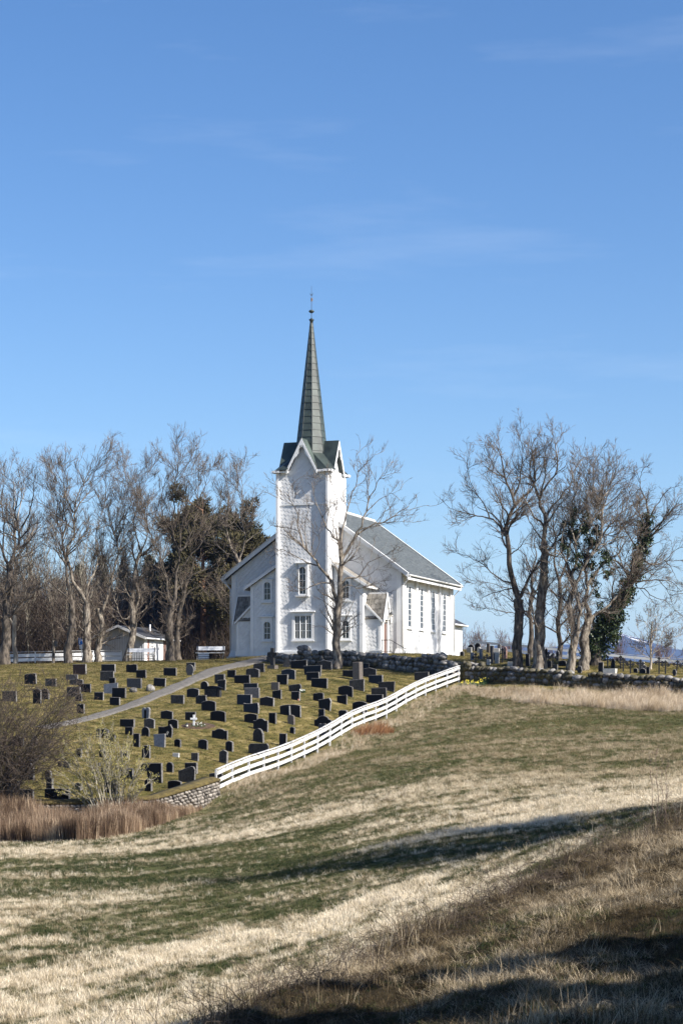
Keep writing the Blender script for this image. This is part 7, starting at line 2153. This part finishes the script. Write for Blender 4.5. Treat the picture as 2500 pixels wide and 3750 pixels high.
# ------------------------------------------------------------------ grass (instanced tufts)
def tuft(name, seed, n, h, spread, width, bend, flat=0.0):
    """a tuft of curved blades, three segments each"""
    r = np.random.RandomState(seed)
    V, Fq, Ft, b = [], [], [], 0
    for i in range(n):
        a, d = r.uniform(0, 6.28), spread * math.sqrt(r.rand())
        p = np.array([d * math.cos(a), d * math.sin(a), -0.02])
        az = r.uniform(0, 6.28); out = np.array([math.cos(az), math.sin(az), 0])
        sd = np.array([-math.sin(az + r.uniform(-1, 1)), math.cos(az), 0]); sd /= np.linalg.norm(sd)
        H = h * r.uniform(0.45, 1.0); bn = bend * r.uniform(0.2, 1.2); w = width * r.uniform(0.7, 1.3)
        up = 1.0 - flat * r.rand()
        pts = [p, p + np.array([0, 0, H * 0.45 * up]) + out * bn * H * 0.18, p + np.array([0, 0, H * 0.8 * up]) + out * bn * H * 0.55, p + np.array([0, 0, H * 0.98 * up]) + out * bn * H]
        for k, q in enumerate(pts[:3]):
            ww = w * (1, 0.85, 0.55)[k]
            V += [q - sd * ww / 2, q + sd * ww / 2]
        V.append(pts[3])
        Fq += [(b, b + 1, b + 3, b + 2), (b + 2, b + 3, b + 5, b + 4)]; Ft.append((b + 4, b + 5, b + 6)); b += 7
    return mesh_np(name, np.array(V), [np.array(Fq), np.array(Ft)])
def blade_mat(name, ramp, rough=0.85, trans=0.25):
    m, n, l, b = new_mat(name)
    at_ = n.new('ShaderNodeAttribute'); at_.attribute_type = 'INSTANCER'; at_.attribute_name = 'tint'
    rp = n.new('ShaderNodeValToRGB')
    while len(rp.color_ramp.elements) < len(ramp): rp.color_ramp.elements.new(0.5)
    for e, (p, c) in zip(rp.color_ramp.elements, ramp): e.position = p; e.color = (*c, 1)
    l.new(at_.outputs['Fac'], rp.inputs['Fac'])
    l.new(rp.outputs['Color'], b.inputs['Base Color'])
    b.inputs['Roughness'].default_value = rough; b.inputs['Specular IOR Level'].default_value = 0.15
    tr = n.new('ShaderNodeBsdfTranslucent'); l.new(rp.outputs['Color'], tr.inputs['Color'])
    mx = n.new('ShaderNodeMixShader'); mx.inputs['Fac'].default_value = trans
    out = n['Material Output']
    l.new(b.outputs['BSDF'], mx.inputs[1]); l.new(tr.outputs['BSDF'], mx.inputs[2]); l.new(mx.outputs['Shader'], out.inputs['Surface'])
    return m
def scatter(name, label, protos, pos, rot, scale, index, tint, cat='grass'):
    pc = bpy.data.collections.new(name + '_blades')
    for i, (me, m) in enumerate(protos):
        if not me.materials: me.materials.append(m)
        o = bpy.data.objects.new('%s_%02d' % (name + '_tuft', i), me); pc.objects.link(o)
    me = bpy.data.meshes.new(name)
    N = len(pos)
    me.vertices.add(N); me.vertices.foreach_set('co', np.asarray(pos, np.float32).ravel())
    for nm, ty, key, arr in (('rot', 'FLOAT_VECTOR', 'vector', rot), ('scl', 'FLOAT_VECTOR', 'vector', scale), ('idx', 'INT', 'value', index), ('tint', 'FLOAT', 'value', tint)):
        a = me.attributes.new(nm, ty, 'POINT')
        a.data.foreach_set(key, np.asarray(arr, np.int32 if ty == 'INT' else np.float32).ravel())
    o = bpy.data.objects.new(name, me); COL.objects.link(o)
    ng = bpy.data.node_groups.new(name, 'GeometryNodeTree')
    ng.interface.new_socket('Geometry', in_out='INPUT', socket_type='NodeSocketGeometry'); ng.interface.new_socket('Geometry', in_out='OUTPUT', socket_type='NodeSocketGeometry')
    n, l = ng.nodes, ng.links
    gi, go = n.new('NodeGroupInput'), n.new('NodeGroupOutput')
    ip = n.new('GeometryNodeInstanceOnPoints'); ci = n.new('GeometryNodeCollectionInfo')
    ci.inputs['Collection'].default_value = pc; ci.inputs['Separate Children'].default_value = True; ci.inputs['Reset Children'].default_value = True
    def na(nm, ty):
        a = n.new('GeometryNodeInputNamedAttribute'); a.data_type = ty; a.inputs['Name'].default_value = nm; return a.outputs['Attribute']
    m2p = n.new('GeometryNodeMeshToPoints')
    e2r = n.new('FunctionNodeEulerToRotation')
    l.new(gi.outputs[0], m2p.inputs['Mesh']); l.new(m2p.outputs['Points'], ip.inputs['Points']); l.new(ci.outputs[0], ip.inputs['Instance'])
    ip.inputs['Pick Instance'].default_value = True
    l.new(na('idx', 'INT'), ip.inputs['Instance Index']); l.new(na('rot', 'FLOAT_VECTOR'), e2r.inputs[0]); l.new(e2r.outputs[0], ip.inputs['Rotation']); l.new(na('scl', 'FLOAT_VECTOR'), ip.inputs['Scale'])
    l.new(ip.outputs['Instances'], go.inputs[0])
    md = o.modifiers.new('tufts', 'NODES'); md.node_group = ng
    return tag(o, label, cat, kind='stuff')

STRAW = blade_mat('straw_blades', [(0.0, (0.12, 0.09, 0.046)), (0.35, (0.30, 0.235, 0.138)), (0.7, (0.62, 0.52, 0.36)), (1.0, (0.84, 0.745, 0.58))])
GREEN = blade_mat('green_blades', [(0.0, (0.020, 0.030, 0.012)), (0.4, (0.048, 0.064, 0.024)), (0.75, (0.105, 0.108, 0.040)), (1.0, (0.22, 0.18, 0.085))])
LAWN = blade_mat('lawn_blades', [(0.0, (0.045, 0.045, 0.014)), (0.4, (0.115, 0.094, 0.032)), (0.7, (0.20, 0.155, 0.064)), (1.0, (0.38, 0.30, 0.17))])
DEAD = blade_mat('dead_stalks', [(0.0, (0.030, 0.022, 0.012)), (0.35, (0.125, 0.090, 0.048)), (0.65, (0.28, 0.215, 0.125)), (1.0, (0.58, 0.48, 0.33))])
REED = blade_mat('reed_stalks', [(0.0, (0.060, 0.038, 0.024)), (0.35, (0.15, 0.098, 0.062)), (0.7, (0.31, 0.215, 0.14)), (1.0, (0.58, 0.45, 0.31))])
PALE = blade_mat('pale_tall_grass', [(0.0, (0.24, 0.17, 0.10)), (0.4, (0.44, 0.34, 0.22)), (0.75, (0.62, 0.51, 0.37)), (1.0, (0.74, 0.64, 0.50))])
RUST = blade_mat('rust_grass', [(0.0, (0.17, 0.065, 0.028)), (0.5, (0.33, 0.15, 0.065)), (0.85, (0.48, 0.27, 0.13)), (1.0, (0.60, 0.42, 0.25))])

rg = np.random.RandomState(31)
# field: straw stubble and green regrowth
N = 420000
D = rg.uniform(23, 121, N); wx = D * 0.185 + 3.0
X = rg.uniform(-1, 1, N) * wx
keep = (D < lawn_edge(X) - 0.25) & (D > bank_edge(X) - 0.3) & (rg.rand(N) < 0.25 + 0.75 * sstep(0.34, 0.5, fbm(X * 3.1 + 8, D * 3.1, 2)))
X, D = X[keep], D[keep]
s = straw(X, D)
is_straw = rg.rand(len(X)) < np.clip((s - 0.10) * 1.05, 0.10, 0.95)
Zg = tz(X, D)
pos = np.stack([X, D, Zg], 1)
far = 1 + (D - 23) / 160
sc = np.where(is_straw, rg.uniform(0.55, 1.15, len(X)) * (0.45 + 0.85 * s), rg.uniform(0.5, 1.2, len(X))) * far * (0.45 + 0.7 * fbm(X * 2.2, D * 2.2, 3))
rot = np.stack([rg.uniform(-0.25, 0.25, len(X)), rg.uniform(-0.25, 0.25, len(X)), rg.uniform(0, 6.28, len(X))], 1)
tint = np.where(is_straw, np.clip(0.02 + 0.88 * s + rg.randn(len(X)) * 0.26, 0, 1), np.clip(0.12 + 0.6 * fbm(X * 0.6, D * 0.6) + 0.3 * sstep(60, 95, D) + rg.randn(len(X)) * 0.2, 0, 1))
tint = np.where(is_straw, tint * (1 - 0.42 * sstep(62, 84, D + 0.6 * (X - 4))), tint)
idx = np.where(is_straw, rg.randint(0, 4, len(X)), rg.randint(4, 7, len(X)))
protos = [(tuft('straw_tuft', 500 + k, 16, 0.165, 0.075, 0.0055, 0.5 + 0.35 * k, 0.2 * k), STRAW) for k in range(4)] + [(tuft('green_tuft', 510 + k, 16, 0.10, 0.075, 0.006, 0.9), GREEN) for k in range(3)]
scatter('field_grass', 'mown straw and green grass of the field', protos, pos, rot, np.repeat(sc[:, None], 3, 1) * np.stack([np.ones(len(X)), np.ones(len(X)), rg.uniform(0.8, 1.2, len(X))], 1), idx, tint)

# cemetery lawn: short mossy turf
N = 120000
D = rg.uniform(80, 165, N); X = rg.uniform(-1, 1, N) * (D * 0.18 + 2)
keep = (D > lawn_edge(X) + 0.4)
ux, vy_ = (X + 2.486), (D - 133)
cu = ux * math.cos(TH) - vy_ * math.sin(TH); cv = ux * math.sin(TH) + vy_ * math.cos(TH)
keep &= ~((np.abs(cu) < 6.2) & (cv > -0.2) & (cv < 18.3))
pcl = np.array(pc if isinstance(pc, list) else pc)
dmin = np.full(N, 99.0)
for i in range(len(pcl) - 1):
    a, b = pcl[i], pcl[i + 1]; ab = b - a; t = np.clip(((X - a[0]) * ab[0] + (D - a[1]) * ab[1]) / (ab @ ab), 0, 1)
    dmin = np.minimum(dmin, np.hypot(X - a[0] - t * ab[0], D - a[1] - t * ab[1]))
keep &= dmin > 0.25 + 0.5 * rg.rand(N)
X, D = X[keep], D[keep]
tint = np.clip(-0.4 + 1.55 * fbm(X * 0.7, D * 1.1 + 5, 4) + rg.randn(len(X)) * 0.24, 0, 1)
scatter('lawn_grass', 'short yellow green turf of the cemetery', [(tuft('lawn_tuft', 520 + k, 14, 0.075, 0.09, 0.008, 1.0), LAWN) for k in range(3)], np.stack([X, D, tz(X, D)], 1), np.stack([rg.uniform(-.3, .3, len(X)), rg.uniform(-.3, .3, len(X)), rg.uniform(0, 6.28, len(X))], 1), np.repeat((rg.uniform(0.6, 1.4, len(X)))[:, None], 3, 1), rg.randint(0, 3, len(X)), tint)

# bank: matted dead grass and weeds
N = 120000
D = rg.uniform(15, 56, N); X = rg.uniform(-1, 1, N) * (D * 0.19 + 2.0)
be = bank_edge(X)
keep = (D < be + 0.2 + 0.7 * rg.randn(N)) & (rg.rand(N) < 0.65 + 0.35 * sstep(-2.5, 1.5, X))
X, D, be = X[keep], D[keep], be[keep]
crest = np.exp(-((D - be + 0.6) / 1.0) ** 2)
patch = fbm(X * 0.45, D * 0.45, 4)
clump = sstep(0.45, 0.62, fbm(X * 0.9 + 3, D * 0.9, 3))
tall = rg.rand(len(X)) < 0.02 + 0.22 * crest + 0.14 * clump
green = (~tall) & (rg.rand(len(X)) < np.clip(sstep(0.45, 0.6, fbm(X * 0.4 + 20, D * 0.4, 3)) * 0.7 + 0.5 * sstep(31, 22, D), 0, 0.85))
sc = np.where(tall, rg.uniform(0.5, 1.35, len(X)) * (0.55 + 0.35 * crest + 0.35 * clump), rg.uniform(0.4, 1.1, len(X)) * (0.4 + 0.75 * patch))
idx = np.where(tall, rg.randint(0, 3, len(X)), np.where(green, rg.randint(6, 8, len(X)), rg.randint(3, 6, len(X))))
tint = np.clip(-0.6 + 2.1 * patch + rg.randn(len(X)) * 0.34, 0, 1)
protos = [(tuft('stalk_tuft', 530 + k, 5, 0.36, 0.12, 0.0045, 0.6), DEAD) for k in range(3)] + [(tuft('mat_tuft', 540 + k, 24, 0.22, 0.16, 0.007, 1.9, 0.85), DEAD) for k in range(3)] + [(tuft('moss_tuft', 550 + k, 18, 0.10, 0.11, 0.008, 1.0), GREEN) for k in range(2)]
scatter('bank_grass', 'matted dead grass and stalks on the near bank', protos, np.stack([X, D, tz(X, D)], 1), np.stack([rg.uniform(-.3, .3, len(X)), rg.uniform(-.3, .3, len(X)), rg.uniform(0, 6.28, len(X))], 1), np.repeat(sc[:, None], 3, 1), idx, tint)

# brown reed belt below the rubble wall
N = 9500
px = rg.uniform(-180, 740, N)
_e = [gp(a_, b_) for a_, b_ in ((0, 3088), (300, 3082), (480, 3058), (600, 3020), (680, 2990), (740, 2968))]
D = np.interp(px, [0, 300, 480, 600, 680, 740], [q_.y for q_ in _e]) + rg.rand(N) ** 0.85 * np.interp(px, [-160, 400, 600, 740], [6.5, 5.5, 3.0, 1.2])
X = (px - CX) / F * D
hs = np.interp(px, [-160, 0, 350, 500, 600, 680, 740], [1.05, 1.05, 1.0, 0.85, 0.6, 0.4, 0.2]) * (0.45 + 0.9 * fbm(X * 1.4, D * 0.9, 3)) * rg.uniform(0.75, 1.15, N)
tint = np.clip(0.05 + 0.9 * fbm(X * 1.3, D * 0.7, 3) + rg.randn(N) * 0.28 + 0.3 * sstep(450, 700, px), 0, 1)
scatter('reed_belt', 'tall brown dry grass below the rubble wall', [(tuft('reed_tuft', 560 + k, 14, 1.12, 0.13, 0.011, 0.22), REED) for k in range(4)], np.stack([X, D, tz(X, D)], 1), np.stack([rg.uniform(-.12, .12, N), rg.uniform(-.12, .12, N), rg.uniform(0, 6.28, N)], 1), np.stack([hs * 1.1, hs * 1.1, hs], 1), rg.randint(0, 4, N), tint)

# pale tall grass along the right wall and scattered along the fence foot
N = 6500
px = rg.uniform(1690, 2650, N)
X0 = (px - CX) / F * 116
De = lawn_edge(X0)
D = De - 0.3 - rg.rand(N) ** 1.0 * np.interp(px, [1690, 1850, 2000, 2650], [2.5, 4.0, 5.5, 6.0])
X = (px - CX) / F * D
hs = np.interp(px, [1690, 1850, 2000, 2300, 2650], [0.3, 0.42, 0.62, 0.72, 0.75]) * rg.uniform(0.4, 1.15, N) * (0.35 + 1.1 * fbm(X * 1.2, D * 0.6, 3))
k2 = 2600
sidx = rg.randint(0, len(fl) - 1, k2); tt = rg.rand(k2)
fa = np.array(fl)
q = fa[sidx] * (1 - tt)[:, None] + fa[np.minimum(sidx + 1, len(fa) - 1)] * tt[:, None]
qx, qy = q[:, 0] + rg.uniform(0.1, 1.5, k2) ** 1.0, q[:, 1] - rg.uniform(0.0, 1.3, k2)
X, D, hs = np.concatenate([X, qx]), np.concatenate([D, qy]), np.concatenate([hs, rg.uniform(0.12, 0.34, k2)])
N = len(X)
tint = np.clip(0.3 + 0.65 * fbm(X * 0.9, D * 0.9, 3) + rg.randn(N) * 0.25, 0, 1)
scatter('pale_grass', 'tall pale dry grass below the mossy wall and along the fence', [(tuft('pale_tuft', 570 + k, 16, 1.0, 0.16, 0.012, 0.75), PALE) for k in range(4)], np.stack([X, D, tz(X, D)], 1), np.stack([rg.uniform(-.1, .1, N), rg.uniform(0.1, 0.5, N), rg.uniform(-0.5, 0.5, N)], 1), np.stack([hs, hs, hs], 1), rg.randint(0, 4, N), tint)
# rust coloured clump at the fence
g = gp(1365, 2690)
N = 150
X, D = g.x + rg.uniform(-1.1, 1.0, N), g.y + rg.randn(N) * 0.35 + 0.2
D = np.minimum(D, lawn_edge(X) - 0.35)
hs = rg.uniform(0.45, 0.95, N) * np.exp(-((X - g.x) / 1.1) ** 2)
scatter('rust_grass_clump', 'rust coloured clump of dry grass leaning out below the fence', [(tuft('rust_tuft', 580 + k, 16, 1.0, 0.14, 0.012, 0.8), RUST) for k in range(3)], np.stack([X, D, tz(X, D)], 1), np.stack([rg.uniform(-.1, .1, N), rg.uniform(0.2, 0.7, N), rg.uniform(-0.4, 0.4, N)], 1), np.stack([hs, hs, hs], 1), rg.randint(0, 3, N), np.clip(rg.uniform(0.1, 1, N), 0, 1))

# ------------------------------------------------------------------ trees standing right of the road, outside the picture, that shade the bank
for k, (x, y, s, me, lb) in enumerate([
     (7.4, 12.6, 0.72, spA, 'roadside spruce right of the view, nearest the bank'), (8.2, 15.4, 1.0, spB, 'roadside spruce right of the view, second along the bank'), (9.2, 18.2, 1.0, spA, 'roadside spruce right of the view, third along the bank'), (10.4, 21.0, 0.85, spB, 'roadside spruce right of the view, fourth along the bank')]):
    place_conifer(me, 0, 0, s, lb, M['bark_dark'], M['needle'], rz=k * 1.7, group='roadside spruces', pos=(x, y))
hero_t = find_tree('slender bare tree')
for k, (x, y, sc_) in enumerate([(20.5, 36.5, 1.0), (22.5, 39.5, 1.1), (25.0, 36.0, 1.15), (26.5, 41.0, 1.2), (18.5, 40.0, 0.95), (29.0, 38.5, 1.25)]):
    c = copy_tree(hero_t)
    c.location = (x, y, gz(x, y)); c.rotation_euler = (0, 0, k * 1.1); c.scale = (sc_,) * 3
    tag(c, 'bare roadside tree right of the view, number %s from the road' % ('one', 'two', 'three', 'four', 'five', 'six')[k], 'tree', 'roadside bare trees')
for k, (x, y, sc_) in enumerate([(14.8, 42.2, 1.2), (19.0, 45.4, 1.3), (22.6, 40.4, 1.3)]):
    place_conifer(pineC, 0, 0, sc_, ('first', 'second', 'third')[k] + ' tall roadside pine right of the view', M['bark_pine'], M['needle_brown'], 'pine_tree', 'roadside pines', k * 2.0, (x, y))
for k in range(12):
    x, y = (11.5 + 1.3 * (k % 6) + rg.uniform(-.4, .4), 21.5 + 2.4 * (k % 6) + (3 if k > 5 else 0) + rg.uniform(-.6, .6)) if k % 2 else (15.0 + 1.5 * (k // 2), 27 + 2.0 * (k // 2))
    root = empty('sapling', (x, y, gz(x, y)), rg.uniform(0, 6.28), 'bare roadside sapling right of the view', 'tree', 'roadside saplings')
    root.scale = (1.15, 1.15, 1.15)
    link('trunk', SAP[k % 5][0], None, root); link('crown', SAP[k % 5][1], None, root)

def tangle():
    r = np.random.RandomState(91)
    n = 1500
    X = r.uniform(-2.2, 9.5, n); D = bank_edge(X) - np.abs(r.randn(n)) * 1.6 + 0.3
    k = 5; L = r.uniform(0.25, 0.95, n)
    d = nrmz(np.stack([r.randn(n), r.randn(n), np.abs(r.randn(n)) * 0.8 + 0.25], 1))
    P = np.empty((n, k, 3)); P[:, 0] = np.stack([X, D, tz(X, D) - 0.02], 1)
    for j in range(1, k):
        d = nrmz(d + r.randn(n, 3) * 0.25 + np.array([0, 0, -0.10 * j])); P[:, j] = P[:, j - 1] + d * (L / (k - 1))[:, None]
    Rr = np.linspace(1, 0.4, k)[None] * r.uniform(0.003, 0.006, n)[:, None]
    parts = [tubes(P, Rr, 3)]
    c = spawn(P, Rr, r, 4.0, 0.2, 0.97, (0.4, 1.0), (0.25, 0.5), 3, 0.0, 0.25, 0.7, 0.002, 0.08, 0.4)
    parts.append(tubes(c[0], c[1], 3))
    vs, fs, m_ = [], [], 0
    for v, f in parts: vs.append(v); fs.append(f + m_); m_ += len(v)
    tag(link('bramble_tangle', mesh_np('bramble_tangle', np.concatenate(vs), np.concatenate(fs)), M['twig_dark']), 'tangle of dead brown stems along the bank crest', 'brambles', kind='stuff')
tangle()
